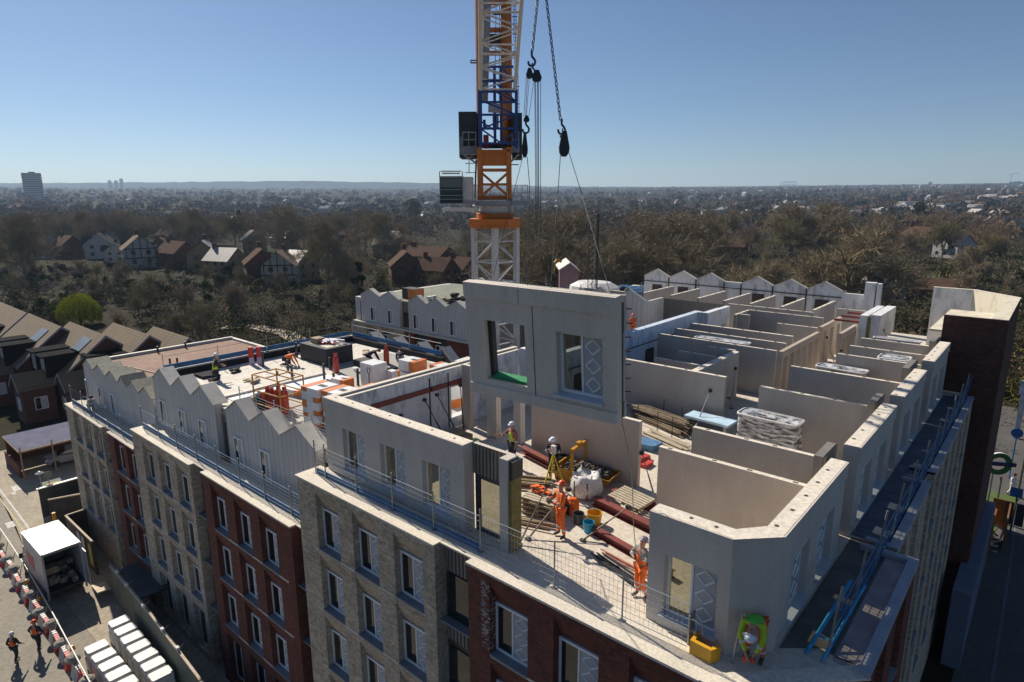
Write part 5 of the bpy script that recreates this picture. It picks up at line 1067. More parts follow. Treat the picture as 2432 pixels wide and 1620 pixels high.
# roof people
kneel = dict(pel=(0,-.15,.42), wai=(0,.0,.52), che=(0,.2,.62), nec=(0,.36,.66), hb=(0,.42,.66), ht=(0,.54,.66), sL=(-.18,.26,.6), sR=(.18,.26,.6), eL=(-.2,.38,.32), wL=(-.16,.5,.1), eR=(.2,.38,.32), wR=(.16,.5,.1), hL=(-.1,-.13,.4), kL=(-.12,.1,.09), aL=(-.13,-.3,.08), tL=(-.14,-.42,.05), hR=(.1,-.13,.4), kR=(.12,.1,.09), aR=(.13,-.3,.08), tR=(.14,-.42,.05))
person('worker in an orange top kneeling on the pale roof left of the dark box', (-34.7, 19.3, .17), gaze(.8, .6), orangec, navy, mat('dark_cap', (.05, .05, .06), .7), kneel, bands=False, s=1.08)
person('worker in black kneeling beside the low black tub', (-31.6, 23.1, .17), gaze(.6, .8), navy, navy, mat('dark_cap', (0,0,0)), kneel, bands=False, s=1.05)
person('second worker in black crouching farther back by the red bottle', (-29.8, 24.0, .17), gaze(-.8, .5), navy, greyc, mat('dark_cap', (0,0,0)), kneel, bands=False, s=1.0)
person('man in a yellow vest and white helmet kneeling upright near the gable edge', (-34.7, 15.0, .17), gaze(.3, 1), navy, navy, helw, {**kneel, 'pel': (0,-.05,.5), 'wai': (0,-.05,.66), 'che': (0,0,.9), 'nec': (0,.02,1.06), 'hb': (0,.04,1.15), 'ht': (0,.05,1.31), 'sL': (-.18,0,1.0), 'sR': (.18,0,1.0), 'eL': (-.27,.08,.76), 'wL': (-.2,.3,.72), 'eR': (.27,.08,.76), 'wR': (.2,.3,.74), 'hL': (-.1,-.05,.46), 'hR': (.1,-.05,.46)}, vest=hvy, bands=False, s=1.15)
q = ay(1504, 752, 40.4)
person('worker in bright orange standing in the inner court right of the hanging panel', (q.x, 40.4, .0), R(190), orangec, orangec, helo, dict(eL=(-.3,.1,1.25), wL=(-.15,.25,1.45)), bands=False)
person('small crouching figure in pale clothes on the far left terrace', (-47.1, 12.0, -3.6), R(-90), whc, navy, mat('dark_cap', (0,0,0)), {**kneel, 'che': (0,.15,.75), 'nec': (0,.25,.88), 'hb': (0,.28,.95), 'ht': (0,.32,1.1), 'sL': (-.18,.2,.82), 'sR': (.18,.2,.82)}, bands=False)
person('pedestrian in white walking by the grass at the right edge of the street', (-.55, 62.2, GZ), R(-120), whc, whc, mat('brown_hair', (.05, .03, .02), .8), walk, bands=False, s=1.1)
# ================================================================ STREET AND YARD
asph = mat('asphalt', (.25, .225, .18), .9, .18, .5, fine=6)
yard = mat('yard_concrete', (.34, .29, .215), .9, .2, .5, fine=4)
paint_y = mat('road_paint_yellow', (.42, .36, .2), .8, .2, 3); paint_w = mat('road_paint_white', (.5, .48, .45), .8, .2, 3)
G0 = GZ
struct(MB().prism([(-75, -20), (-10, -20), (-10, 8.0), (-52, 8.0), (-75, 9.6)], G0+.004, G0+.008).build('road', asph))
struct(MB().prism([(-75, 9.61), (-56, 8.4), (-52, 8.01), (-10, 8.01), (-10, 11.3), (-75, 18)], G0+.004, G0+.012).build('yard', yard))
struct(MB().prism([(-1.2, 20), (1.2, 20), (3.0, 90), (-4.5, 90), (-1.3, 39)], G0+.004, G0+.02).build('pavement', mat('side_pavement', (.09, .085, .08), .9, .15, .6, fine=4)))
struct(MB().prism([(-2.4, 54.2), (-1.0, 54.2), (.0, 62), (-2.2, 62)], G0+.03, G0+.05).build('grass_patch', mat('grass', (.07, .12, .02), .9, .3, 2, fine=9)))
def strip(name, pts, w, mt, z=.014):
    m = MB()
    for a, b in zip(pts, pts[1:]):
        a = Vector((*a, 0)); b = Vector((*b, 0)); d = (b-a).normalized(); s = Vector((-d.y, d.x, 0))*w/2
        m.poly([(*(p).xy, G0+z) for p in (a-s, b-s, b+s, a+s)])
    return struct(m.build(name, mt))
strip('road_marking', [(-75, 9.0), (-64.8, 9.1), (-55.3, 8.95), (-50, 8.3)], .12, paint_w, .016)
strip('road_marking', [(-75, 8.6), (-62.6, 8.7), (-55.3, 8.6), (-50, 7.9)], .1, paint_y, .016)
for k, (x, y, w_) in enumerate(((-64.5, 10.1, .8), (-63.2, 9.7, .4), (-57.2, 8.2, .7), (-36, 2.6, .3), (-45, 4.2, .25), (-66, 10.5, .7))): strip('road_patch', [(x, y), (x+w_*1.6, y-.05)], w_*.7, paint_w if k != 5 else yard, .02)
strip('tyre_track', [(-46, 5.3), (-40, 3.6), (-34, 3.2)], .5, mat('worn_asphalt', (.19, .18, .155), .9, .15, .8, fine=6), .012)
struct(MB().prism([(-1.1, -10), (60, -10), (60, 46), (3.05, 46), (1.21, 20), (-1.1, 20)], G0+.004, G0+.014).build('side_road', mat('shaded_asphalt', (.035, .035, .037), .9, .2, .5)))  # asphalt darkened: deep shadow over the side street painted into the colour
# plastic barriers with grey ballast sacks, rail behind
bred = mat('barrier_red', (.45, .05, .05), .6, .15, 6); bwh = mat('barrier_white', (.55, .52, .48), .6, .15, 6)
sack = mat('grey_sack', (.26, .24, .2), .9, .15, 5, fine=20)
t = thing('plastic_barrier', 'white and red plastic road barrier in the row along the site edge', 'barrier', (-60, 6.6, G0), R(-1), 'barriers along the site edge')
m = MB()
for k in range(4): m.wall([(-.26, 0), (.26, 0), (.16, .35), (.1, .75), (-.1, .75), (-.16, .35)], .06+.22*k, .22*(k+1), 'x')
m.build('white_half', bwh, t, w=False)
m = MB()
for k in range(3): m.wall([(-.26, 0), (.26, 0), (.16, .35), (.1, .75), (-.1, .75), (-.16, .35)], .96+.22*k, .96+.18+.22*k, 'x')
m.build('red_half', bred, t, w=False)
s0 = tag(jit(MB().lathe([(.2, 0), (.34, .08), (.36, .2), (.22, .33), (.05, .36)], n=12), .015).build('ballast_sack', sack), 'grey ballast sack on the joint of the barrier row', 'sack', 'sacks on the barriers')
p_ = MB(); 
for k in range(13):
    x = -51.6+k*2.05; y = 6.62-.012*k*(k > 3)+.03*sin(k*2.3)
    if k == 0: t.location = (x, y, G0); o = t; s0.location = (x-.05, y, G0+.7)
    else: dup(t, (x, y, G0), R(-1+3*sin(k*1.7))); dup(s0, (x-.05, y, G0+.7-.15*(k % 2)), k*1.1)
t = thing('handrail', 'long pale tubular handrail leaning behind the row of plastic barriers', 'handrail', (-43, 7.1, G0))
pr = MB(); pts = [(-54.5, 7.2, G0+1.1), (-46.8, 7.1, G0+1.1), (-40.1, 6.85, G0+1.1), (-32, 6.45, G0+1.1), (-28, 6.3, G0+1.1)]; pr.path(pts, .035, 6); pr.build('rail', mat('pale_pipe', (.5, .47, .42), .5, .1), t)
pr = MB()
for k in range(12): x = -53.5+k*2.1; y = 7.2-.035*(x+53.5)*.9; pr.tube((x, y, G0+1.1), (x+.1, y-.35, G0), .025, 5)
pr.build('support_legs', steel, t)
for k, (x, y) in enumerate(((-42.6, 6.8), (-36.2, 6.75), (-45.2, 6.75))): tag(MB().lathe([(.14, 0), (.11, .16), (.04, .24)], (x, y, G0+.75), 8).build('warning_lamp', mat('amber', (.6, .22, .02), .4, .1)), 'amber warning lamp on the barrier row', 'lamp', 'amber lamps on the barriers')
# box van seen from behind with its load bay open
VN = thing('box_van', 'white box van with silver roof and open rear, parked behind the barriers', 'van', (-45.0, 8.25, G0), R(1))
bwhite = mat('van_white', (.42, .41, .40), .4, .08, 2); silv = mat('silver_sheet', (.27, .27, .26), .35, .15, 2.5, bump=.5, spec=.6)
L2, W2, zb, ztp = 2.1, .98, .75, 3.25
MB().box(-L2, L2, -W2, -W2+.04, zb, ztp).box(-L2, L2, W2-.04, W2, zb, ztp).box(-L2, -L2+.04, -W2+.04, W2-.04, zb, ztp).build('box_side', bwhite, VN, w=False)
m = MB(); n = 14
for i in range(n):
    for j in range(4):
        f = lambda i_, j_: (-L2+2*L2*i_/n, -W2+2*W2*j_/4, ztp+.03+.03*sin(i_*1.9+j_*.7)*(0 < j_ < 4)); m.poly([f(i, j), f(i+1, j), f(i+1, j+1), f(i, j+1)])
m.build('roof_sheet', silv, VN, w=False, smooth=True)
MB().box(-L2-.02, L2+.02, -W2-.03, -W2+.05, ztp-.02, ztp+.06).box(-L2-.02, L2+.02, W2-.05, W2+.03, ztp-.02, ztp+.06).box(L2-.05, L2+.03, -W2, W2, ztp-.1, ztp+.06).box(-L2-.03, -L2+.05, -W2, W2, ztp-.02, ztp+.06).build('roof_rim', silv, VN, w=False)
MB().box(-L2, L2, -W2, W2, zb-.15, zb).build('floor', cdark, VN, w=False)
MB().box(L2-.05, L2+.05, -W2-.05, -W2+.06, .3, ztp).box(L2-.05, L2+.05, W2-.06, W2+.05, .3, ztp).build('door_post', bwhite, VN, w=False)
MB().box(L2, L2+.7, W2+.02, W2+.07, .6, 2.9).build('open_door', bwhite, VN, w=False)
MB().box(-L2+.6, -L2+2.0, -W2-.012, -W2-.003, 1.4, 2.3).build('red_print', mat('red_print', (.5, .12, .1), .6, .3, 4), VN, w=False)
m = MB(); m.wall([(-L2-1.6, .35), (-L2-.02, .35), (-L2-.02, 2.1), (-L2-.75, 2.05), (-L2-1.15, 1.35), (-L2-1.6, 1.1)], -W2+.08, W2-.08); cabv = m.build('cab', bwhite, VN, w=False)
m = MB(); m.poly([(-L2-.77, -W2+.15, 2.0), (-L2-1.17, -W2+.15, 1.38), (-L2-1.17, W2-.15, 1.38), (-L2-.77, W2-.15, 2.0)]).box(-L2-.7, -L2-.1, -W2+.065, -W2+.075, 1.4, 1.95); m.v = [(p[0]-.01, p[1], p[2]+.005) for p in m.v]; m.build('windscreen', gls, VN, w=False)
MB().cbox((-L2-.6, -W2-.12, 1.5), (.1, .2, .35)).build('wing_mirror', cdark, VN, w=False)
for x in (-L2-.9, L2-.9):
    for y in (-W2+.12, W2-.12): w_ = MB().lathe([(.2, -.1), (.36, -.1), (.36, .1), (.2, .1)], n=16, m=Matrix.Translation((x, y, .36)) @ Matrix.Rotation(R(90), 4, 'X')).build('wheel', cdark, VN, w=False)
m = MB(); r_ = random.Random(9)
for k in range(26): m.cbox((r_.uniform(.3, L2-.2), r_.uniform(-.7, .7), zb+r_.uniform(.1, .9)), (r_.uniform(.15, .5), .3, .3), r_.uniform(0, 3))
m.build('load', mat('mixed_load', (.2, .19, .15), .8, .7, 3), VN, w=False)
MB().box(.9, 1.6, -.8, -.2, zb+.9, zb+1.3).build('carton', wood, VN, w=False)
tag(MB().cbox((-42.0, 9.75, G0+.35), (2.2, .7, .08), R(-6), 0, R(-14)).build('loading_board', woodl), 'long timber loading board resting on the ground right of the van', 'board')
# white wrapped packs in two rows
wr = mat('white_wrap', (.52, .51, .50), .45, .12, 2.5, bump=.8, fine=6)
def wpack():
    t = thing('wrapped_pack', 'white wrapped pack in the front row of packs in the yard, nearer the barriers', 'wrapped pack', (0, 0, -60), 0, 'front row of white packs')
    m = MB(); r_ = random.Random(4); P = [(-.34, -.5), (.3, -.52), (.36, -.44), (.35, .46), (.28, .52), (-.32, .5), (-.38, .42), (-.38, -.42)]
    m.prism(P, .08, .75); m.prism([(a*.985, b*.985) for a, b in P], .751, 1.1); m.prism([(a*.93, b*.94) for a, b in P], 1.101, 1.2); jit(m, .012, 3); m.build('film', wr, t, w=False)
    MB().box(-.36, .36, -.48, .48, 0, .08).build('pallet', wood, t, w=False); return t
w0 = wpack(); 
for k in range(5):
    loc = (-34.85+k*.98, 7.5+.03*k-.02*k*k*.3, G0); 
    if k == 0: w0.location = loc
    else: dup(w0, loc, R(1.5*sin(k)))
w1 = wpack(); w1['label'] = 'white wrapped pack in the back row of packs in the yard, nearer the hoarding'; w1['group'] = 'back row of white packs'
for k in range(7):
    loc = (-36.2+k*.98, 9.0-.02*k, G0)
    if k == 0: w1.location = loc
    else: dup(w1, loc, R(1.5*sin(k*2)))
# hoardings
hd = mat('hoarding_dark', (.035, .04, .04), .7, .3, 1.2); hg = mat('hoarding_grey_green', (.13, .14, .10), .7, .2, 1.2, fine=5); hwd = mat('hoarding_brown', (.08, .05, .035), .8, .3, 1.5)
def hoard(label, pts, h, mt, cap_=None, posts=True):
    c = (pts[0][0], pts[0][1], G0); t = thing('hoarding', label, 'hoarding', c); m = MB(); k_ = MB(); s_ = MB()
    for a, b in zip(pts, pts[1:]):
        L_ = hypot(b[0]-a[0], b[1]-a[1]); an = atan2(b[1]-a[1], b[0]-a[0]); n = max(1, round(L_/1.22)); mt4 = Matrix.Translation((*a, G0)) @ Matrix.Rotation(an, 4, 'Z')
        for i in range(n): m.box(i*L_/n+.012, (i+1)*L_/n-.012, -.02, .02, 0, h, mt4)
        k_.box(-.04, L_+.04, -.06, .06, h+.001, h+.09, mt4)
        for i in range(n+1): s_.box(i*L_/n-.03, i*L_/n+.03, .022, .12, 0, h, mt4)
    m.build('panel', mt, t); k_.build('top_rail', cap_ or woodl, t); s_.build('post', hwd, t); return t
hoard('long dark hoarding of tall panels running between the white packs and the brick front', [(-40.3, 10.0), (-34, 9.8), (-26.8, 9.4), (-20, 9.2)], 2.35, hg)
hoard('dark hoarding corner beside the van, with posters on its street side', [(-49.6, 11.9), (-49.55, 10.15), (-44.3, 10.2)], 2.35, hwd)
hoard('black gate hoarding beyond the van, across the end of the yard', [(-52.6, 12.3), (-53.4, 10.1)], 2.3, hd)
for k, (x, c_) in enumerate(((-47.3, plast), (-46.4, plast), (-45.0, mat('yellow_green_poster', (.35, .35, .1), .6, .3, 6)))): tag(MB().box(x, x+.6, 10.12, 10.135, G0+.6, G0+2.1).build('poster', c_), ('left white poster on the hoarding beside the van', 'middle white poster on the hoarding beside the van', 'yellow and green poster on the hoarding beside the van')[k], 'poster')
t = thing('work_light', 'small white lamps clipped along the top of the long hoarding', 'lamp', (-39, 9.95, G0+2.45), 0, 'lamps on the hoarding')
MB().cbox((0, 0, .12), (.22, .14, .16)).build('lamp_head', plast, t, w=False); MB().tube((-.05, 0, 0), (.05, .3, .25), .015).build('bracket', steel, t, w=False)
for x in (-37.2, -34.4, -31.6, -29.6): dup(t, (x, 9.9+(x+39)*-.04, G0+2.45))
tag(MB().prism([(-40.2, 10.1), (-36.2, 9.95), (-36.0, 12.0), (-40.4, 12.3)], G0+1.9, G0+2.0).build('dark_canopy', mat('blue_black_sheet', (.04, .055, .07), .5, .3, 1)), 'dark blue sheet canopy behind the end of the long hoarding', 'canopy')
t = thing('frame_trolley', 'black framed trolley with a white top board standing in the hoarding corner', 'trolley', (-44.6, 11.8, G0), R(10)); MB().cbox((0, 0, 2.0), (1.5, .06, .55), 0, R(-25)).build('top_board', bwhite, t, w=False)
m = MB()
for x in (-.7, -.25, .25, .7): m.tube((x, 0, 1.8), (x, -.35, 0), .03)
m.build('frame', cdark, t, w=False)
for k in range(2): tag(MB().lathe([(.2, 0), (.22, .3), (.15, .45)], (-42.7+k*.6, 11.6, G0), 10).build('drum', plast), ('left', 'right')[k]+' small white drum by the red brick doorway', 'drum')
# dark container-like bin store with a yellow sign, striped post
t = thing('site_gate', 'black site gate wall with a green hatch carrying a yellow notice', 'gate', (-55.8, 11.3, G0))
MB().box(-56.2, -56.1, 10.1, 10.2, G0, G0+2.4).box(-56.2, -51.5, 12.6, 12.7, G0, G0+2.3).box(-56.2, -56.1, 10.2, 12.7, G0, G0+2.3).build('wall', hd, t); MB().box(-56.25, -56.0, 10.0, 12.8, G0+2.301, G0+2.38).build('top_rail', bwhite, t)
MB().cbox((-57.0, 11.2, G0+2.0), (1.2, 1.3, .08), 0, 0, R(20)).build('green_hatch', mat('dark_green', (.03, .07, .05), .6, .1), t)
MB().cbox((-56.9, 11.25, G0+2.06), (.5, .9, .03), 0, 0, R(20)).build('yellow_notice', mat('sign_yellow', (.6, .4, .02), .6, .1), t)
m = MB()
for k in range(5): m.cbox((-56.85, 10.95+k*.14, G0+2.085), (.12, .09, .012), 0, 0, R(20))
m.build('notice_lettering', cdark, t)
tag(MB().box(-52.2, -52.0, 9.9, 10.1, G0, G0+1.8).build('yellow_post', yel), 'upright yellow post between the van and the black gate', 'post')
tag(MB().tube((-57.5, 10.6, G0), (-57.5, 10.6, G0+3.0), .03).lathe([(.15, 3.0), (.3, 3.05), (.05, 3.2)], (-57.5, 10.6, G0), 10).build('lamp_post', steel), 'thin lamp post with a white head by the black gate', 'lamp')
t = thing('lollipop_sign', 'round grey-green sign seen from behind on a pole near the black gate', 'sign', (-57.0, 11.0, G0)); MB().tube((0, 0, 0), (0, 0, 2.6), .03).build('pole', steel, t, w=False); MB().lathe([(.3, 0), (.3, .03)], n=8, m=Matrix.Translation((0, 0, 2.9)) @ Matrix.Rotation(R(90), 4, 'Y')).build('plate', mat('grey_green', (.14, .19, .15), .6, .1), t, w=False)
# carport with corrugated lilac-white roof, car
t = thing('carport', 'carport with a ribbed lilac-white sheet roof beside the low left block', 'carport', (-68, 13.5, G0))
m = MB(); n = 40
for i in range(n):
    x0 = -71+5.6*i/n; x1 = x0+5.6/n; y0, y1 = 10.9, 16.6; zz = (G0+2.6, G0+2.75)
    m.poly([(x0, y0, zz[0]), (x0, y1, zz[0]), ((x0+x1)/2, y1, zz[0]+.05), ((x0+x1)/2, y0, zz[0]+.05)]); m.poly([((x0+x1)/2, y0, zz[0]+.05), ((x0+x1)/2, y1, zz[0]+.05), (x1, y1, zz[0]), (x1, y0, zz[0])])
m.build('roof_sheet', mat('lilac_white', (.55, .52, .58), .5, .12, 1.2), t)
MB().box(-71, -65.3, 10.85, 10.93, G0+2.45, G0+2.6).box(-65.4, -65.3, 10.9, 16.6, G0+2.45, G0+2.6).build('fascia', wood, t)
for x, y in ((-65.4, 11), (-65.4, 13.3), (-65.4, 15.3)): MB().tube((x, y, G0), (x, y, G0+3.0), .06).build('post', wood, t)
MB().box(-71, -66, 10.8, 10.95, G0, G0+1.2).box(-71.1, -71, 11, 16.6, G0, G0+2.4).build('brick_wall', redb, t)
CR = thing('parked_car', 'silver hatchback parked under the lilac-white carport roof', 'car', (-66.9, 15.0, G0), R(78))
def loft(m, prof, half, inset=.0):   # side profile (x,z) with half width, slightly rounded
    k = len(m.v); n = len(prof)
    rows = [(-half, .93, 0), (-half*.8, 1, .0), (half*.8, 1, 0), (half, .93, 0)]
    zc = .6
    for y, s, _ in rows:
        for x, z in prof: m.v.append((x*s, y, zc+(z-zc)*s if z > zc else z))
    for r_ in range(3):
        for i in range(n): m.f.append((k+r_*n+i, k+r_*n+(i+1) % n, k+(r_+1)*n+(i+1) % n, k+(r_+1)*n+i))
    m.f.append(tuple(k+i for i in range(n))); m.f.append(tuple(k+3*n+n-1-i for i in range(n)))
carp = mat('car_silver', (.42, .42, .43), .25, .05, 2, metal=.5)
m = MB(); loft(m, [(-2.0, .35), (-2.05, .65), (-1.9, .85), (-1.1, .98), (-.45, 1.42), (.2, 1.5), (1.1, 1.45), (1.75, 1.05), (1.95, .95), (2.0, .4)], .85); m.build('body', carp, CR, w=False)
m = MB()
for s in (-1, 1): m.poly([(-.9, s*.86, 1.0), (-.4, s*.80, 1.36), (.2, s*.78, 1.42), (1.0, s*.79, 1.38), (1.4, s*.86, 1.02)])
m.poly([(-1.12, -.7, 1.0), (-.5, -.62, 1.42), (-.5, .62, 1.42), (-1.12, .7, 1.0)]); m.v = [(p[0]-.02, p[1]*1.01, p[2]+.015) for p in m.v]; m.build('side_window', gls, CR, w=False)
for x in (-1.3, 1.25):
    for y in (-.8, .8): MB().lathe([(.18, -.1), (.32, -.1), (.32, .1), (.18, .1)], n=16, m=Matrix.Translation((x, y, .32)) @ Matrix.Rotation(R(90), 4, 'X')).build('wheel', cdark, CR, w=False)
for y in (-.6, .6): MB().cbox((-1.97, y, .72), (.12, .3, .14)).build('headlight', helw, CR, w=False)
# right-hand side: roundel sign, poles, brown boards, planter heap
t = thing('roundel_sign', 'green ring sign with a dark blue bar on twin poles by the station grass', 'sign', (-1.5, 56.3, G0))
ctr = Vector((0, 0, 4.45)); sm_ = mat('sign_green', (.03, .13, .03), .5, .1); nav = mat('sign_navy', (.01, .02, .07), .4, .1)
mt = Matrix.Translation(ctr) @ Matrix.Rotation(R(28), 4, 'Z') @ Matrix.Rotation(R(90), 4, 'X')
m = MB(); k = 0; n = 28
for r0, r1 in ((.5, .85),):
    for z0 in (-.06, .06):
        for i in range(n):
            a, b = 2*pi*i/n, 2*pi*(i+1)/n; m.poly([tuple(mt @ Vector((r*cos(c), r*sin(c), z0))) for r, c in ((r0, a), (r1, a), (r1, b), (r0, b))])
    for i in range(n):
        a, b = 2*pi*i/n, 2*pi*(i+1)/n; m.poly([tuple(mt @ Vector((r1*cos(c), r1*sin(c), z))) for c, z in ((a, -.06), (b, -.06), (b, .06), (a, .06))])
m.build('ring', sm_, t, w=False)
m = MB(); n_ = 14
for i in range(n_): a, b = pi*i/n_, pi*(i+1)/n_; m.poly([tuple(mt @ Vector((.87*cos(c), .87*sin(c), z))) for c, z in ((a, -.09), (b, -.09), (b, .09), (a, .09))])
m.build('white_rim', helw, t, w=False)
MB().box(-1.1, 1.1, -.14, .14, -.1, .1, mt).build('bar', nav, t, w=False)
m = MB()
for k in range(9): m.box(-.62+k*.14, -.54+k*.14, -.05, .05, .101, .106, mt)
m.build('bar_lettering', MATS['side_pavement'], t, w=False)
MB().tube((-.25, .1, 0), (-.25, .1, 3.7), .07, 8).build('pole', steel, t, w=False); MB().tube((.3, -.1, 0), (.3, -.1, 3.5), .07, 8).build('pole', steel, t, w=False)
t = thing('street_pole', 'tall thin dark street pole at the right edge with a small blue sign', 'pole', (-.15, 54.5, G0)); MB().tube((0, 0, 0), (.1, 0, 9.5), .07, 6).build('shaft', mat('dark_olive_pole', (.07, .07, .05), .6, .1), t, w=False); MB().box(-.4, .3, -.05, .0, 2.9, 3.6).build('blue_sign', mat('sign_blue', (.01, .12, .35), .5, .1), t, w=False); MB().box(-.5, -.05, .4, .45, .6, 2.3).box(.1, .6, .4, .45, .6, 2.3).build('notice_board', cdark, t, w=False)
tag(MB().tube((-.9, 66, G0), (-.9, 66, G0+4.2), .05).lathe([(.42, 0), (.42, .06)], n=12, m=Matrix.Translation((-.9, 65.9, G0+4.2)) @ Matrix.Rotation(R(90), 4, 'X')).build('blue_disc_sign', MATS['sign_blue']), 'round blue sign on a pole above the green ring sign', 'sign')
tag(MB().box(-1.3, -.9, 78, 78.4, G0, G0+6).box(-1.5, -.7, 77.9, 78.0, G0+4.6, G0+6).build('white_square_sign', mat('sign_white_blue', (.45, .5, .6), .6, .3, 1)), 'white square sign on a post far up the side street', 'sign')
for k, (x, y) in enumerate(((-1.9, 52.0), (-.9, 54.0))):
    t = thing('brown_board', ('long brown timber board wall below the grass', 'short brown timber board wall beside the street pole')[k], 'hoarding', (x, y, G0)); MB().box(-.9 if k == 0 else -.5, .8 if k == 0 else .5, 1.2, 1.3, 0, 2.2).box(.75 if k == 0 else .45, .85 if k == 0 else .55, -2.5, 1.2, 0, 2.2).build('boards', mat('warm_brown_board', (.2, .09, .03), .8, .2, 2, fine=6), t, w=False)
t = thing('debris_heap', 'sunlit heap of timber and cable behind the brown boards', 'heap', (-1.3, 51.6, G0)); m = MB(); r_ = random.Random(15)
for k in range(26): m.cbox((r_.uniform(-.6, .6), r_.uniform(-1, 1), r_.uniform(.1, .8)), (r_.uniform(.1, .9), .1, .1), r_.uniform(0, 3), r_.uniform(-.6, .6), r_.uniform(-.6, .6))
m.build('timber', woodl, t, w=False); MB().path([(-.4, 1.4, .9), (.4, 1.3, 1.1), (.8, .8, 1.1), (.7, -.2, .7)], .07).build('cable', plast, t, w=False)
strip('kerb_line', [(.3, 30), (.15, 52), (0, 60)], .12, mat('pale_kerb', (.12, .13, .16), .8, .1), .03)
# ================================================================ TERRACED HOUSES ON THE LEFT
tile = mat('brown_roof_tile', (.19, .14, .085), .9, .15, .8, kind='tile', p=4.5)
tdark = mat('dark_cheek', (.010, .010, .012), .95, .2, 2, spec=.05); barge = mat('white_bargeboard', (.32, .30, .32), .7, .1, 3)
solar = mat('solar_panel', (.2, .22, .25), .35, .08, .6, spec=.8)
hbrick = mat('house_brick', (.13, .05, .032), .9, .25, 2, kind='brick', p=(.12, .07, .05))
def gable_house(t, x0, x1, y0, y1, ze, zr, wall, roof, base=G0, over=.35):
    ym = (y0+y1)/2
    MB().wall([(y0, base), (y1, base), (y1, ze), (ym, zr-.1), (y0, ze)], x0, x1, 'x').build('wall', wall, t)
    m = MB(); k = (zr-ze)/((y1-y0)/2); 
    for s, ya in ((-1, y0-over), (1, y1+over)): 
        zl = ze-over*k; m.poly([(x0-.1, ya, zl+.12), (x1+over, ya, zl+.12), (x1+over, ym, zr+.12), (x0-.1, ym, zr+.12)]); m.poly([(x0-.1, ya, zl), (x1+over, ya, zl), (x1+over, ym, zr), (x0-.1, ym, zr)])
    m.build('roof', roof, t)
    MB().wall([(y0-over, ze-over*k-.12), (y0-over, ze-over*k+.14), (ym, zr+.14), (y1+over, ze-over*k+.14), (y1+over, ze-over*k-.12), (ym, zr-.14)], x1+over, x1+over+.06, 'x').build('bargeboard', barge, t)
HL = [(-124, -105.5, 21.2, -5.0, 0), (-105, -91, 21.3, -5.0, 1), (-93.5, -81, 23.0, -5.0, 1), (-88.5, -77.4, 26.3, -5.0, 0), (-82, -72.6, 28.6, -5.0, 0)]
for k, (x0, x1, ym, zr, sp) in enumerate(HL):
    x1 = min(x1, x0+ (14 if k else 18)); t = thing('terraced_house', ('leftmost terraced brick house cut by the photo edge', 'terraced brick house with the upper left solar panel', 'terraced brick house with the larger solar panel and two black dormer sides', 'terraced brick house with a large plain tiled slope', 'end terraced house with a hip notch beside the brown felt roof')[k], 'house', ((x0+x1)/2, ym, G0), 0, 'terraced brick houses')
    gable_house(t, x0, x1, ym-4.7, ym+4.7, -8.9, zr, hbrick, tile)
    if sp:
        xs = x1-4.6; a = atan2(zr+8.9, 4.7); c = Vector((xs+1.6, ym-2.0, zr-2.0*(zr+8.9)/4.7+.2)); MB().cbox(c, (2.6, 3.0, .06), 0, a).build('solar_panel', solar, t)
    for j, dx in enumerate((1.8, 5.4)):
        if x1-dx < x0+1: continue
        xx = x1-dx; MB().box(xx, xx+.16, ym-5.6, ym-2.4, -9.2, -6.8).box(xx-2.2, xx-2.04, ym-5.6, ym-2.4, -9.2, -6.8).box(xx-2.3, xx+.25, ym-5.9, ym-2.0, -6.8, -6.65).build('dormer_side', tdark, t); MB().box(xx-2.04, xx, ym-5.5, ym-5.4, -8.9, -7.0).build('dormer_front', barge, t)
    # front wing with its own small gable
    if k in (1, 2, 3):
        xx = x1-1.0; m = MB().wall([(xx-3.4, G0), (xx, G0), (xx, -9.6), (xx-1.7, -8.3), (xx-3.4, -9.6)], ym-8.2, ym-5.2); m.build('front_wing', hbrick, t)
        m = MB(); m.poly([(xx+.3, ym-8.5, -9.85), (xx+.3, ym-5, -9.85), (xx-1.7, ym-5, -8.2), (xx-1.7, ym-8.5, -8.2)]); m.poly([(xx-3.7, ym-8.5, -9.85), (xx-3.7, ym-5, -9.85), (xx-1.7, ym-5, -8.2), (xx-1.7, ym-8.5, -8.2)]); m.build('wing_roof', tile, t)
        MB().wall([(xx-3.7, -10.0), (xx-1.7, -8.35), (xx+.3, -10.0), (xx+.3, -9.8), (xx-1.7, -8.15), (xx-3.7, -9.8)], ym-8.56, ym-8.5).build('bargeboard', barge, t)
        window(t, (xx-2.3, ym-8.24, -12.3), K_SM); window(t, (xx+.04, ym-7.2, -12.2), K_SM, pi/2)
    window(t, (x1+.03, ym-1.5, -10.6), K_SM, pi/2)
# ================================================================ LANDSCAPE
from mathutils import noise as mnoise
def RND(s): return random.Random(s)
gr = mat('garden_ground', (.036, .03, .018), rough=1.0, spec=.06, var=.3, scale=.02, kind='ground', p=(.026, .028, .012))
def tz(r): return GZ+max(0, r-650)*.0235
m = MB(); n = 48; rr = (650, 1500, 3000, 4600, 5200)
m.poly([(650*cos(2*pi*i/n), 650*sin(2*pi*i/n), GZ) for i in range(n)])
for a, b in zip(rr, rr[1:]):
    for i in range(n): c, d = 2*pi*i/n, 2*pi*(i+1)/n; m.poly([(a*cos(c), a*sin(c), tz(a)), (b*cos(c), b*sin(c), tz(b)), (b*cos(d), b*sin(d), tz(b)), (a*cos(d), a*sin(d), tz(a))])
struct(m.build('ground', gr, origin=(0, 0, GZ)))
hill_m = mat('hill_wood', (.06, .065, .06), rough=1.0, spec=.06, var=.2, scale=.002); 
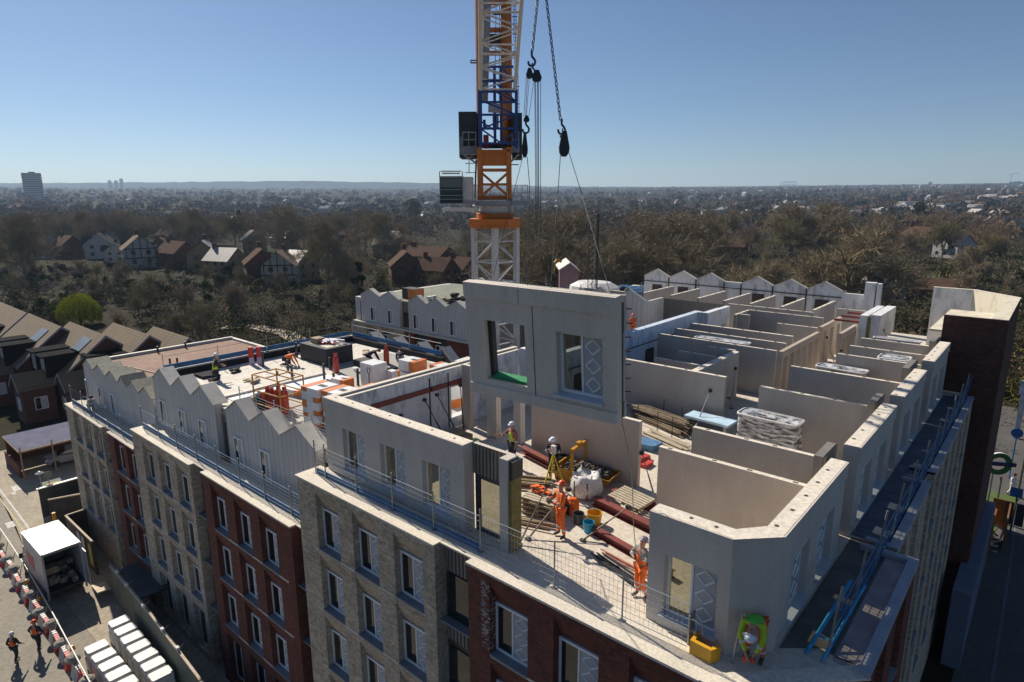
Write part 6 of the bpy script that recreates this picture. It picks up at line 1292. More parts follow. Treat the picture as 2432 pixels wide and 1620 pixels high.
for D, ys, nm in ((5000, [(-200, 436), (0, 435), (350, 433), (700, 430), (1000, 434), (1250, 442), (1500, 444), (1750, 447), (1950, 450), (2100, 448), (2250, 452), (2640, 455)], 'hills'), (4400, [(-200, 446), (300, 447), (700, 449), (1100, 452), (1500, 455), (1900, 452), (2100, 454), (2640, 458)], 'hills')):
    m = MB(); r_ = RND(int(D)); P = []
    for i in range(140):
        px = -200+i*20.4
        for (a, ya), (b, yb) in zip(ys, ys[1:]):
            if a <= px <= b: y = ya+(yb-ya)*(px-a)/(b-a)
        q = dp(px, y+r_.uniform(-1.0, 1.0), D); P.append(q)
    for a, b in zip(P, P[1:]): 
        f = Vector((a.x, a.y, 0)).normalized()*500
        m.poly([(a.x-f.x, a.y-f.y, GZ), (b.x-f.x, b.y-f.y, GZ), tuple(b), tuple(a)]); m.poly([tuple(a), tuple(b), (b.x+f.x*2, b.y+f.y*2, GZ), (a.x+f.x*2, a.y+f.y*2, GZ)])
    struct(m.build(nm, hill_m))
# ---- tree prototypes
bark = mat('pale_bark', (.25, .2, .13), rough=1.0, spec=.06, var=.3, scale=1); twig = mat('brown_twigs', (.29, .215, .135), rough=1.0, spec=.06, var=.35, scale=.35, fine=2); twig2 = mat('olive_twigs', (.25, .21, .11), rough=1.0, spec=.06, var=.35, scale=.35, fine=2); twig3 = mat('grey_twigs', (.27, .215, .15), rough=1.0, spec=.06, var=.3, scale=.35, fine=2)
ever = mat('evergreen_leaf', (.018, .03, .012), rough=1.0, spec=.06, var=.5, scale=.5, fine=3); leafo = mat('olive_leaf', (.09, .10, .025), rough=1.0, spec=.06, var=.45, scale=.4, fine=2); leafy = mat('willow_leaf', (.42, .42, .02), rough=1.0, spec=.06, var=.35, scale=.3, fine=2); leafs = mat('silver_leaf', (.10, .11, .065), rough=1.0, spec=.06, var=.5, scale=.5, fine=3); blos = mat('pale_blossom', (.35, .30, .26), rough=1.0, spec=.06, var=.4, scale=.6, fine=3); leafd = mat('dull_green_leaf', (.06, .07, .02), rough=1.0, spec=.06, var=.5, scale=.4, fine=2); budm = mat('budding_leaf', (.16, .15, .04), rough=1.0, spec=.06, var=.4, scale=.3, fine=2)
def sliver(m, p, d, l, w, r_):
    s = d.cross(Vector((r_.uniform(-1, 1), r_.uniform(-1, 1), r_.uniform(-1, 1)))); s = s.normalized()*w if s.length > 1e-3 else Vector((w, 0, 0))
    k = len(m.v); m.v += [tuple(p-s), tuple(p+s), tuple(p+d*l)]; m.f.append((k, k+1, k+2))
def rdir(r_, up=0.):
    while True:
        v = Vector((r_.uniform(-1, 1), r_.uniform(-1, 1), r_.uniform(-1, 1)))
        if .1 < v.length < 1: v.normalize(); v.z += up; return v.normalized()
def bare_tree(h, spread, seed, tw, nt=26, leaves=None, w=.035, lv=3, name='bare_tree', twl=1.0, rad=.017):
    r_ = RND(seed); L = MB(); T = MB()
    def grow(p, d, l, r, lev):
        q = p+d*l; n = 2; mid = p+d*l*.5+rdir(r_)*l*.06; L.tube(p, mid, r, 5 if lev < 2 else 3, r*.8, cap=False); L.tube(mid, q, r*.8, 5 if lev < 2 else 3, r*.6, cap=False)
        if lev == lv:
            for k in range(nt):
                s = r_.random(); b = p+(q-p)*(s*1.1); dd = (d*.5+rdir(r_, .25)).normalized(); ll = l*r_.uniform(.5, 1.1)*twl; e = b+dd*ll*.5
                sliver(T, b, dd, ll, w, r_); sliver(T, e, (dd+rdir(r_)*.6).normalized(), ll*.6, w*.8, r_)
            return
        for k in range(r_.choice((4, 5)) if lev else 6):
            dd = (d*(.9 if lev else .55)+rdir(r_, .2)*(.75+.2*lev)*spread); dd.normalize(); st = p+(q-p)*r_.uniform(.45, 1)
            grow(st, dd, l*r_.uniform(.55, .8)*(1 if lev else 1.15), r*.5, lev+1)
        if lev == 0: grow(q, (d+rdir(r_)*.2).normalized(), l*.8, r*.6, 1)
    grow(Vector((0, 0, 0)), Vector((0, 0, 1)), h*.36, h*rad, 0)
    zmax = max(p[2] for p in T.v); s = h/zmax
    for M_ in (L, T): M_.v = [(p[0]*s, p[1]*s, p[2]*s) for p in M_.v]
    t = thing(name, '', 'tree', (0, 0, -500)); L.build('trunk', bark, t, w=False); T.build('crown', tw, t, w=False); return t
def leaf_tree(h, w, seed, lf, n=2600, size=.35, name='evergreen_tree', trunk=True, shape='round', blobs=14, low=.18):
    r_ = RND(seed); T = MB(); B = []
    for k in range(blobs):
        a = r_.uniform(0, 2*pi); zz = r_.uniform(low, .86)
        if shape == 'cone': rr = w/2*(1-zz)*r_.uniform(.2, .8); br = w*.26*(1.1-zz)
        elif shape == 'column': rr = w*.1; br = w*.33*(1.05-zz*.6)
        else: rr = w/2*r_.uniform(.1, .72)*(1-abs(zz-.5)*.9); br = w*r_.uniform(.14, .26)
        B.append((Vector((rr*cos(a), rr*sin(a), zz*h)), br))
    for k in range(n):
        c, br = r_.choice(B); d = rdir(r_); p = c+Vector((d.x*br, d.y*br, d.z*br*.8))*r_.uniform(.55, 1.05)**.6
        if p.z < .05*h: continue
        s = size*r_.uniform(.5, 1.3); u = rdir(r_); v = u.cross(rdir(r_)).normalized(); k_ = len(T.v); T.v += [tuple(p+u*s), tuple(p+v*s*.7), tuple(p-u*s*.6), tuple(p-v*s*.6)]; T.f.append((k_, k_+1, k_+2, k_+3))
    t = thing(name, '', 'tree', (0, 0, -500)); T.build('crown', lf, t, w=False)
    if trunk:
        L = MB(); L.tube((0, 0, 0), (0, 0, h*.55), h*.02, 6, h*.01)
        for c, br in B[:8]: L.tube((0, 0, h*.25), c, h*.008, 4, h*.003, cap=False)
        L.build('trunk', bark, t, w=False)
    return t
def willow(h, w, seed, lf):
    r_ = RND(seed); T = MB(); L = MB(); L.tube((0, 0, 0), (0, 0, h*.5), h*.03, 6, h*.02)
    for k in range(300):
        a = r_.uniform(0, 2*pi); rr = w/2*math.sqrt(r_.random()); z = h*(1-.45*(rr/(w/2))**2)*r_.uniform(.8, 1); p = Vector((rr*cos(a), rr*sin(a), z)); ln = z*r_.uniform(.5, .85)
        if k % 6 == 0: L.tube((0, 0, h*.45), p, h*.008, 3, h*.003, cap=False)
        for j in range(13): q = p+Vector((r_.uniform(-.25, .25), r_.uniform(-.25, .25), -ln*j/13)); sliver(T, q, (Vector((0, 0, -1))+rdir(r_)*.5).normalized(), .9, .14, r_)
    t = thing('willow_tree', '', 'tree', (0, 0, -500)); T.build('crown', lf, t, w=False); L.build('trunk', bark, t, w=False); return t
BT = [bare_tree(20, .9, 11, twig), bare_tree(20, 1.05, 12, twig2), bare_tree(20, .85, 13, twig3), bare_tree(20, 1.0, 14, twig)]
twigp = mat('pale_twigs', (.29, .235, .15), rough=1.0, spec=.06, var=.3, scale=.35, fine=2); BG = [bare_tree(24, 1.0, 71, twigp, nt=44, w=.045, name='big_bare_tree', rad=.03), bare_tree(24, 1.12, 72, twigp, nt=44, w=.045, name='big_bare_tree', rad=.03)]
BS = [bare_tree(9, 1.1, 21, twig2, nt=20, lv=2, w=.04, twl=1.0, name='small_bare_tree'), bare_tree(9, 1.15, 22, twig3, nt=22, lv=2, w=.04, name='small_bare_tree')]
EV = [leaf_tree(12, 9, 31, ever), leaf_tree(14, 7, 32, ever, shape='cone', blobs=22, n=3000), leaf_tree(10, 9, 33, leafd)]
SH = [leaf_tree(4, 5, 41, leafo, n=900, size=.2, name='shrub', trunk=False, blobs=9, low=.1), leaf_tree(4, 5, 42, leafs, n=900, size=.2, name='shrub', trunk=False, blobs=9, low=.1), leaf_tree(4.5, 5, 43, ever, n=900, size=.2, name='shrub', trunk=False, blobs=9, low=.1), leaf_tree(4.5, 5.5, 44, blos, n=900, size=.16, name='blossom_shrub', trunk=True, blobs=9, low=.25), leaf_tree(4, 5, 45, leafd, n=900, size=.2, name='shrub', trunk=False, blobs=9, low=.1)]
PROTO = [*BG, *BT, *BS, *EV, *SH]; used = set()
def put(pr, x, y, sc, rz, label, group=None, cat=None):
    loc = (x, y, GZ)
    if id(pr) not in used:
        used.add(id(pr)); o = pr; o.location = loc; o.rotation_euler = (0, 0, rz); o.scale = (sc,)*3 if not hasattr(sc, '__len__') else sc
        o['label'] = label; 
        if group: o['group'] = group
    else: o = dup(pr, loc, rz, label, group, sc)
    if not group and 'group' in o: del o['group']
    o['category'] = cat or ('shrub' if 'shrub' in pr.name else 'tree'); return o
def H_at(P, py): return CAM.z+(ray(1216, py).z/hypot(ray(1216, py).x, ray(1216, py).y))*hypot(P.x, P.y)-GZ
# prominent single trees: proto, px, base py, top py, label
W1 = willow(8, 9, 51, leafy)
for pr, px, pb, pt, hh, lab in ((W1, 192, 772, 650, 8, 'bright yellow-green weeping tree in the gardens above the terraced roofs'),
  (BT[2], 1720, 600, 480, 20, 'bare tree rising behind the dark house roofs right of centre'), (BS[0], 2265, 700, 610, 9, 'pale small bare tree left of the stair tower top'),
  (EV[0], 2175, 545, 480, 12, 'dark round evergreen on the right among distant houses'), (EV[0], 1845, 525, 497, 12, 'small dark evergreen between bare trees right of centre'), (EV[1], 858, 735, 600, 14, 'big black-green conifer left of the rear white gables'),
  (EV[1], 572, 560, 485, 14, 'dark conifer in the tree line above the tudor houses'), (EV[1], 1490, 560, 510, 14, 'dark pointed evergreen behind the lattice mast'), (EV[0], 985, 530, 468, 12, 'broad dark evergreen left of the crane cab'), (EV[0], 830, 500, 470, 12, 'dark evergreen clump above the bare trees left of the crane'),
  (BT[2], 250, 590, 478, 20, 'bare tree behind the white-gabled house on the left'), (BT[0], 870, 600, 490, 20, 'bare tree above the black-green conifer'),
  (BT[2], 420, 590, 482, 20, 'bare tree behind the house with dormers'), (BT[1], 560, 600, 488, 20, 'bare tree beside the dark conifer in the line'), (BT[3], 130, 585, 484, 20, 'bare tree behind the pale flat-roofed house'),
  (EV[0], 118, 645, 596, 12, 'round dark evergreen bush before the pale house on the left'), (BS[0], 290, 800, 690, 9, 'bare garden tree right of the yellow-green willow'), (BS[1], 420, 815, 700, 9, 'bare garden tree above the plain tiled slope'), (SH[0], 88, 712, 660, 4, 'yellowish bush left of the willow'), (SH[3], 215, 600, 580, 4.5, 'pale blossom bush among the left houses'),
  (SH[3], 2215, 690, 655, 4.5, 'white blossom tree before the dark gable on the right'), (SH[3], 590, 590, 570, 4.5, 'pink-white blossom tree beside the bright-roofed house')):
    P = az(px, pb, GZ); h_ = H_at(P, pt); put(pr, P.x, P.y, h_/hh, px*.37, lab)
for pr, px, D, pt, wd, lab in ((BG[1], 1330, 128, 462, 1.25, 'very big bare olive-brown tree just right of the crane mast'), (BG[0], 1235, 150, 486, 1.1, 'big bare brown tree standing partly behind the crane mast'), (BG[0], 1470, 118, 545, 1.2, 'dense low brown tree behind the thin lattice mast'), (BG[1], 1585, 122, 470, 1.35, 'wide bare olive tree above the first far white gables'), (BG[0], 1700, 160, 500, 1.2, 'bare brown tree right of the wide olive tree'),
  (BG[0], 1890, 260, 474, 1.5, 'tall bare brown tree at the left of the right-hand wood'), (BG[0], 1965, 250, 470, 1.5, 'tall bare brown tree at the right of the right-hand wood'), (BG[1], 2040, 112, 502, 1.35, 'very big spreading bare tree above the end of the far gable row'), (BG[0], 1840, 100, 590, 1.3, 'low brown bushy tree directly behind the far white gables'), (BG[1], 1750, 92, 600, 1.3, 'low olive bushy tree behind the middle far gables'), (BG[0], 2330, 180, 560, 1.3, 'bare brown tree left of the cream terrace on the right'),
  (BG[0], 30, 190, 480, 1.2, 'large bare tree at the left edge of the photo'), (BG[0], 770, 160, 500, 1.1, 'big bare grey-brown tree left of the black-green conifer'), (BG[1], 690, 270, 470, 1.4, 'tall bare olive tree above the tudor pair left of centre'), (BG[0], 905, 250, 490, 1.4, 'tall bare brown tree above the rear white gables'), (BG[1], 300, 330, 480, 1.5, 'tall bare tree above the timbered house on the left'), (BG[0], 450, 330, 478, 1.5, 'tall bare tree above the house with dormers'), (BG[0], 180, 330, 482, 1.5, 'tall bare tree above the white-gabled house on the left'), (BG[1], 90, 340, 486, 1.4, 'tall bare tree near the left edge beneath the tower block')):
    P = dp(px, 475, D); h_ = H_at(P, pt); put(pr, P.x, P.y, (h_/24*wd, h_/24*wd, h_/24), px*.37, lab)
# large budding trees along the right edge
BUD = bare_tree(14, 1.0, 61, budm, nt=30, w=.07, name='budding_tree', twl=.8); 
for k, (x, y, s) in enumerate(((4.5, 84, 1.05), (9, 104, 1.2), (1.5, 118, 1.1), (6, 66, .75), (-6, 96, .8))):
    o = put(BUD, x, y, s, k*1.3, ('budding olive tree at the right edge nearest the stair tower', 'tall budding tree at the right edge of the photo', 'budding tree behind the top of the stair tower', 'low budding tree beside the side street', 'budding tree left of the stair tower top')[k])
    EVc = put(SH[4], x+1, y-2, 1.6*s, k, 'green undergrowth beneath the budding trees at the right edge', 'undergrowth at the right edge')
# ---- houses: wall, roof, chimney, window band
def house(kind, w_, d_, he, hr):
    wm, rm = {'white': (mat('white_render', (.34, .33, .32), .85, .1), mat('dark_slate', (.03, .03, .035), rough=1.0, spec=.06, var=.3, scale=1)), 'brick': (hbrick, mat('rust_tile', (.10, .062, .045), rough=1.0, spec=.06, var=.3, scale=1, fine=3)), 'tudor': (mat('cream_render', (.34, .32, .28), .85, .1), mat('tan_tile', (.2, .15, .11), rough=1.0, spec=.06, var=.2, scale=1, fine=3)), 'pale': (mat('yellow_brick', (.22, .17, .1), .9, .2), mat('glinting_slate', (.26, .23, .2), .5, .2, 1))}[kind]
    t = thing('house', '', 'house', (0, 0, -500))
    MB().wall([(-d_/2, 0), (d_/2, 0), (d_/2, he), (0, hr-.15), (-d_/2, he)], -w_/2, w_/2, 'x').build('wall', wm, t, w=False)
    k = (hr-he)/(d_/2); m = MB()
    for s in (-1, 1): m.poly([(-w_/2-.3, s*(d_/2+.4), he-.4*k), (w_/2+.3, s*(d_/2+.4), he-.4*k), (w_/2+.3, 0, hr), (-w_/2-.3, 0, hr)])
    m.build('roof', rm, t, w=False)
    c = MB().box(-w_/2+.4, -w_/2+1.3, -.5, .7, hr-1.2, hr+1.4).build('chimney', hbrick, t, w=False)
    m = MB()
    for x in (-w_*.3, 0, w_*.3):
        for z in (1.2, 3.9): m.box(x-.6, x+.6, -d_/2-.04, -d_/2-.01, z, z+1.3)
    for y in (-d_*.22, d_*.22): m.box(w_/2+.01, w_/2+.04, y-.6, y+.6, 3.9, 5.1); m.box(w_/2+.01, w_/2+.04, y-.6, y+.6, 1.2, 2.5)
    m.build('windows', gls, t, w=False)
    if kind == 'tudor':
        m = MB()
        for y in (-.42, -.21, 0, .21, .42): m.box(w_/2+.02, w_/2+.1, d_*y-.1, d_*y+.1, 2.8, he+(hr-he)*(1-abs(y)*2)-.2)
        m.box(w_/2+.03, w_/2+.11, -d_/2, d_/2, 2.7, 3.0).box(w_/2+.03, w_/2+.11, -d_/2, d_/2, he-.1, he+.15); m.build('timber_framing', tdark, t, w=False)
    if kind == 'white':
        m = MB().wall([(-2.2, he-2), (2.2, he-2), (2.2, he), (0, he+2.2), (-2.2, he)], -d_/2-1.2, 0); m.build('gable_bay', wm, t, w=False); m = MB(); m.poly([(-2.5, -d_/2-1.5, he-.2), (-2.5, 0, he-.2), (0, 0, he+2.4), (0, -d_/2-1.5, he+2.4)]); m.poly([(2.5, -d_/2-1.5, he-.2), (2.5, 0, he-.2), (0, 0, he+2.4), (0, -d_/2-1.5, he+2.4)]); m.build('bay_roof', rm, t, w=False)
    return t
HP = {k: house(k, 11, 9, 5.6, 9.4) for k in ('white', 'brick', 'tudor', 'pale')}
for kind, px, pb, sc, rz, lab in (('white', 108, 612, 1.0, .5, 'pale blue-white house with a white front at the far left'), ('brick', 166, 612, 1.0, .1, 'brick house with a dark roof and two skylights on the left'), ('white', 245, 612, 1.1, -.5, 'house with a long dark roof and white gable on the left'), ('white', 278, 622, .8, -.4, 'small white-gabled house left of the tudor house'),
  ('tudor', 335, 632, 1.2, -.25, 'black and white timbered house with a tan tiled slope'), ('brick', 425, 634, (1.3, 1, 1), .05, 'long brick house with a row of dormers right of the timbered house'), ('pale', 490, 642, 1.1, -.5, 'yellowish brick gable house in the left row'), ('pale', 540, 655, .95, .3, 'white house with a glinting sunlit roof'), ('brick', 625, 668, 1.05, -.4, 'brick house with a white window left of the tudor pair'), ('tudor', 672, 672, 1.0, -.7, 'timbered house with white gable bay left of the black-green conifer'), ('pale', 705, 664, .95, .2, 'pale sunlit roof behind the timbered pair'),
  ('pale', 605, 600, 1.1, -.4, 'house with a bright sunlit roof beside blossom'), ('pale', 925, 610, 1.0, .6, 'white-roofed house above the rear white gables'), ('brick', 1020, 635, (1.6, 1.1, .8), .1, 'long brown-roofed house left of the crane mast'), ('brick', 965, 672, 1.0, -.6, 'brown house with a dark gable above the rear white gables'), ('brick', 1040, 678, .85, .2, 'brick house with a tall chimney beside the crane mast'), ('brick', 1095, 672, .8, 0, 'brown-roofed house directly behind the crane mast'),
  ('white', 1748, 572, 1.1, -.4, 'dark-roofed house with a white gable right of centre'), ('brick', 1712, 606, (1.8, 1.2, .75), .2, 'large brown roof behind the first far gables'), ('tudor', 1840, 552, 1.0, -.3, 'timbered houses right of centre among trees'), ('brick', 1935, 575, (2.2, 1.4, .55), .1, 'low brown-roofed hall with a pale flat roof'), ('brick', 2180, 592, 1.1, -.5, 'grey gabled house left of the black gable on the right'), ('white', 2262, 612, 1.0, -.6, 'black gable-roofed house on the right'), ('brick', 2312, 605, (1.9, 1.0, .9), .1, 'long red-roofed house on the right'), ('pale', 2385, 560, 1.2, 1.0, 'cream bay-windowed terrace at the right edge, left part'), ('pale', 2415, 565, 1.2, 1.0, 'cream bay-windowed terrace at the right edge, right part'),
  ('brick', 2225, 712, (1.2, 1.1, .55), .15, 'plain brown-roofed building behind the stair tower walls'), ('white', 2090, 715, .7, .6, 'small black roof beside the end pier of the gable row')):
    P = az(px, pb, GZ); pr = HP[kind]
    if id(pr) not in used: used.add(id(pr)); o = pr; o.location = (P.x, P.y, GZ); o.rotation_euler = (0, 0, rz); o.scale = (sc,)*3 if not hasattr(sc, '__len__') else sc; o['label'] = lab
    else: dup(pr, (P.x, P.y, GZ), rz, lab, None, sc)
# ---- random fill
r_ = RND(100)
def free(x, y):
    if -72 < x < 6 and -30 < y < 72: return False
    if -130 < x < -60 and -30 < y < 36: return False
    if -5 < x < 8 and y < 95: return False
    return True
def polar(px, r): d = ray(px, 475); f = Vector((d.x, d.y, 0)).normalized(); return f*r
hn = []
def scatter(n, px0, px1, r0, r1, fn, mind=0):
    k = 0; t_ = 0
    while k < n and t_ < n*20:
        t_ += 1; px = r_.uniform(px0, px1); r = math.sqrt(r_.uniform(r0*r0, r1*r1)); P = polar(px, r)
        if not free(P.x, P.y) or (110 < px < 285 and 88 < r < 165): continue
        if mind and any((P.x-a)**2+(P.y-b)**2 < mind*mind for a, b in hn): continue
        if mind: hn.append((P.x, P.y))
        fn(P, k); k += 1
def hfill(P, k):
    kk = r_.choice(('brick', 'brick', 'white', 'pale', 'tudor')); near = hypot(P.x, P.y) < 520
    dup(HP[kk], (P.x, P.y, GZ), r_.choice((.2, .2+pi/2, -.5))+r_.uniform(-.1, .1), {'brick': 'brown-roofed brick house', 'white': 'dark-roofed white house', 'pale': 'house with a bright slate roof', 'tudor': 'timber-gabled house with a tan roof'}[kk]+' scattered among the distant trees', kk+' houses among the trees', r_.uniform(.65, .95))
scatter(150, -60, 2480, 330, 950, hfill, 17)
GL = 'bare winter tree in the wooded belt beyond the site'
scatter(75, -60, 800, 345, 560, lambda P, k: put(BT[k % 4], P.x, P.y, r_.uniform(.6, .95), r_.uniform(0, 6), ('bare brown ', 'bare olive ', 'bare grey ', 'bare russet ')[k % 4]+'winter tree in the tree line behind the left houses', ('brown', 'olive', 'grey', 'russet')[k % 4]+' trees behind the left houses'))
scatter(95, 800, 2480, 225, 560, lambda P, k: put(BT[k % 4], P.x, P.y, r_.uniform(.55, .95), r_.uniform(0, 6), ('bare brown ', 'bare olive ', 'bare grey ', 'bare russet ')[k % 4]+GL[5:], ('brown', 'olive', 'grey', 'russet')[k % 4]+' trees in the belt'))
scatter(60, -60, 2480, 345, 760, lambda P, k: put(EV[k % 3], P.x, P.y, r_.uniform(.4, .8), r_.uniform(0, 6), ('round dark evergreen', 'pointed dark conifer', 'dull green tree')[k % 3]+' in the wooded belt beyond the site', ('round evergreens', 'conifers', 'green trees')[k % 3]+' in the belt'))
scatter(55, -20, 900, 100, 235, lambda P, k: put(BS[k % 2], P.x, P.y, r_.uniform(.45, .9), r_.uniform(0, 6), ('small bare olive tree', 'small bare grey tree')[k % 2]+' in the back gardens on the left', ('olive', 'grey')[k % 2]+' garden trees'))
scatter(45, 900, 2480, 85, 240, lambda P, k: put(BS[k % 2], P.x, P.y, r_.uniform(.5, .95), r_.uniform(0, 6), ('small bare olive tree', 'small bare grey tree')[k % 2]+' in the gardens behind the site', ('olive', 'grey')[k % 2]+' trees behind the site'))
SN = ('olive shrub', 'silvery shrub', 'dark evergreen shrub', 'pale blossoming shrub', 'dull green shrub')
scatter(190, -40, 900, 95, 260, lambda P, k: put(SH[(k*7) % 5 if k % 9 == 0 else (0, 1, 2, 4)[k % 4]], P.x, P.y, r_.uniform(.4, 1.0), r_.uniform(0, 6), SN[(k*7) % 5 if k % 9 == 0 else (0, 1, 2, 4)[k % 4]]+' in the back gardens on the left', SN[(k*7) % 5 if k % 9 == 0 else (0, 1, 2, 4)[k % 4]]+'s in the left gardens'))
scatter(80, 900, 2480, 85, 260, lambda P, k: put(SH[(2, 4, 0)[k % 3]], P.x, P.y, r_.uniform(.5, 1.2), r_.uniform(0, 6), SN[(2, 4, 0)[k % 3]]+' in the gardens behind the site', SN[(2, 4, 0)[k % 3]]+'s behind the site'))
# ---- undergrowth filling the gardens
def under(name, n, mt_, sd, label, r0=72, r1=470, px0=-80, px1=2510):
    q = RND(sd); m = MB(); k = 0
    while k < n:
        px = q.uniform(px0, px1); r = r0*(r1/r0)**q.random(); P = polar(px, r)
        if not free(P.x, P.y) or (120 < px < 275 and 88 < r < 165): continue
        k += 1; h_ = q.uniform(1.2, 4.8 if px > 800 or r < 190 else 2.6); w_ = h_*q.uniform(.8, 1.6)
        for j in range(int(120 if r < 160 else 60)):
            d = rdir(q); c = Vector((P.x+d.x*w_*.5, P.y+d.y*w_*.5, GZ+max(.1, h_*.45+d.z*h_*.5))); s = w_*q.uniform(.022, .06)*(1 if r < 160 else 1.6); u = rdir(q, .5); v = u.cross(rdir(q)).normalized(); i = len(m.v); m.v += [tuple(c+u*s*1.8), tuple(c+v*s*.7), tuple(c-u*s*.8)]; m.f.append((i, i+1, i+2))
    tag(m.build(name, mt_), label, 'undergrowth', kind='stuff')
for k, (mt_, nn, lab) in enumerate(((mat('brush_brown', (.19, .135, .08), rough=1.0, spec=.06, var=.4, scale=.1, fine=1.5), 1500, 'brown scrub'), (mat('brush_olive', (.12, .115, .04), rough=1.0, spec=.06, var=.4, scale=.1, fine=1.5), 1000, 'olive scrub'), (ever, 700, 'dark green scrub'), (mat('brush_grey', (.15, .14, .08), rough=1.0, spec=.06, var=.4, scale=.1, fine=1.5), 450, 'grey-green scrub'))):
    under('undergrowth', nn, mt_, 60+k, lab+' filling the gardens between houses and trees')
# ---- far wood and far town (uncountable)
def far(name, n, r0, r1, mt, fn, seed, label):
    q = RND(seed); m = MB()
    k = 0
    while k < n:
        px = q.uniform(-80, 2510); r = r0*(r1/r0)**q.random(); P = polar(px, r)
        if ((mnoise.noise(Vector((px/160, math.log(r)*7, seed % 3))) < .12) if 'town' in name else (mnoise.noise(Vector((px/160, math.log(r)*7, 9+seed % 3))) < -.2)): continue
        k += 1; P.z = tz(r)-GZ; fn(m, P, r, q)
    tag(m.build(name, mt), label, 'woodland' if 'wood' in name else 'town', kind='stuff')
def tuft(m, P, r, q):
    h_ = q.uniform(6, 12.5)*(1 if r < 1500 else 1.15); w_ = h_*q.uniform(.5, .9); nn = 34 if r < 700 else (18 if r < 1500 else 9)
    for j in range(nn):
        d = rdir(q); c = Vector((P.x+d.x*w_*.5, P.y+d.y*w_*.5, GZ+P.z+h_*.58+d.z*h_*.42)); s = w_*q.uniform(.10, .26)*(1 if r < 700 else 1.5); u = rdir(q, .3); v = u.cross(rdir(q)).normalized(); k = len(m.v); m.v += [tuple(c+u*s), tuple(c+v*s*.7), tuple(c-u*s*.8)]; m.f.append((k, k+1, k+2))
for k, (mt_, nn, sd_) in enumerate(((mat('far_brown_wood', (.16, .115, .075), rough=1.0, spec=.06, var=.3, scale=.01, fine=.05), 3300, 5), (mat('far_grey_wood', (.11, .09, .065), rough=1.0, spec=.06, var=.3, scale=.01, fine=.05), 2600, 6), (mat('far_green_wood', (.045, .05, .02), rough=1.0, spec=.06, var=.3, scale=.01, fine=.05), 1000, 7))):
    far('far_wood', nn, 420, 4300, mt_, tuft, sd_, ('brown', 'grey', 'dark green')[k]+' trees of the far wooded suburbs reaching to the hills')
def farhouse(m, P, r, q):
    w_, d_, h_ = q.uniform(6, 16), q.uniform(6, 9), q.uniform(4.5, 8.5); m.cbox((P.x, P.y, GZ+P.z+h_/2), (w_, d_, h_), q.uniform(0, 3)); mt = Matrix.Translation((P.x, P.y, GZ+P.z+h_)) @ Matrix.Rotation(q.uniform(0, 3), 4, 'Z')
    k = len(m.v); m.v += [tuple(mt @ Vector(v)) for v in ((-w_/2, -d_/2, 0), (w_/2, -d_/2, 0), (w_/2, d_/2, 0), (-w_/2, d_/2, 0), (-w_/2, 0, 3), (w_/2, 0, 3))]; m.f += [(k, k+1, k+5, k+4), (k+2, k+3, k+4, k+5), (k+1, k+2, k+5), (k+3, k, k+4)]
for k, (mt_, nn, sd_) in enumerate(((mat('far_brown_roofs', (.11, .07, .055), rough=1.0, spec=.06, var=.3, scale=.02), 420, 15), (mat('far_dark_roofs', (.04, .04, .045), rough=1.0, spec=.06, var=.3, scale=.02), 300, 16), (mat('far_white_houses', (.4, .38, .36), rough=1.0, spec=.06, var=.2, scale=.02), 260, 17))):
    far('far_town', nn, 750, 4200, mt_, farhouse, sd_, ('brown', 'dark', 'white')[k]+' houses of the far suburbs between the trees')
# ---- distant landmarks
def block_tower(name, label, px, D, wpx, top, nst, mt, px_split=.7, base=None):
    P = dp(px, 475, D); w_ = wpx/FPX*D; h_ = H_at(P, top); t = thing(name, label, 'tower block', (P.x, P.y, GZ), atan2(RI.y, RI.x)+.5)
    MB().box(-w_*.38, w_*.38, -w_*.3, w_*.3, 0, h_*.97).build('wall', mt, t, w=False); MB().box(-w_*.1, w_*.15, -w_*.15, w_*.15, h_*.97, h_).build('roof_plant', mt, t, w=False)
    m = MB()
    for k in range(nst):
        z = h_*.97*(k+.35)/nst; m.box(-w_*.36, w_*.36, -w_*.303, -w_*.301, z, z+h_*.45/nst); m.box(w_*.381, w_*.383, -w_*.28, w_*.28, z, z+h_*.45/nst)
    m.build('window_bands', mat('pale_bands', (.36, .37, .40), .6, .1), t, w=False)
block_tower('tower_block', 'tall grey tower block on the left horizon', 84, 1250, 46, 417, 18, mat('tower_grey', (.13, .12, .12), .8, .1))
for k, (px, tp_) in enumerate(((266, 431), (281, 431), (294, 427))): block_tower('tower_block', ('left', 'middle', 'right and tallest')[k]+' of three tiny towers on the horizon left of the crane', px, 4250, 10, tp_, 10, MATS['tower_grey'])
block_tower('tower_block', 'single slim tower on the horizon right of centre-right', 2204, 3700, 8, 441, 12, MATS['tower_grey'])
block_tower('tower_block', 'white block on the far right horizon', 2372, 3000, 18, 456, 8, bwhite); block_tower('tower_block', 'dark glassy curved tower group on the far right horizon', 2408, 3000, 34, 443, 12, mat('tower_glass', (.1, .14, .14), .4, .1))
t = thing('gas_holder', 'pale lattice gas holder frame on the horizon right of centre', 'gas holder', (*dp(1870, 475, 3500).xy, GZ)); P = Vector(t.location); hh = H_at(P, 438); m = MB()
for k in range(10): a = 2*pi*k/10; m.tube((42*cos(a), 42*sin(a), 0), (42*cos(a), 42*sin(a), hh), .9, 4)
for z in (hh, hh*.86): 
    for k in range(10): a = 2*pi*k/10; b = a+2*pi/10; m.tube((42*cos(a), 42*sin(a), z), (42*cos(b), 42*sin(b), z), .8, 4)
m.build('frame', cgrey, t, w=False)
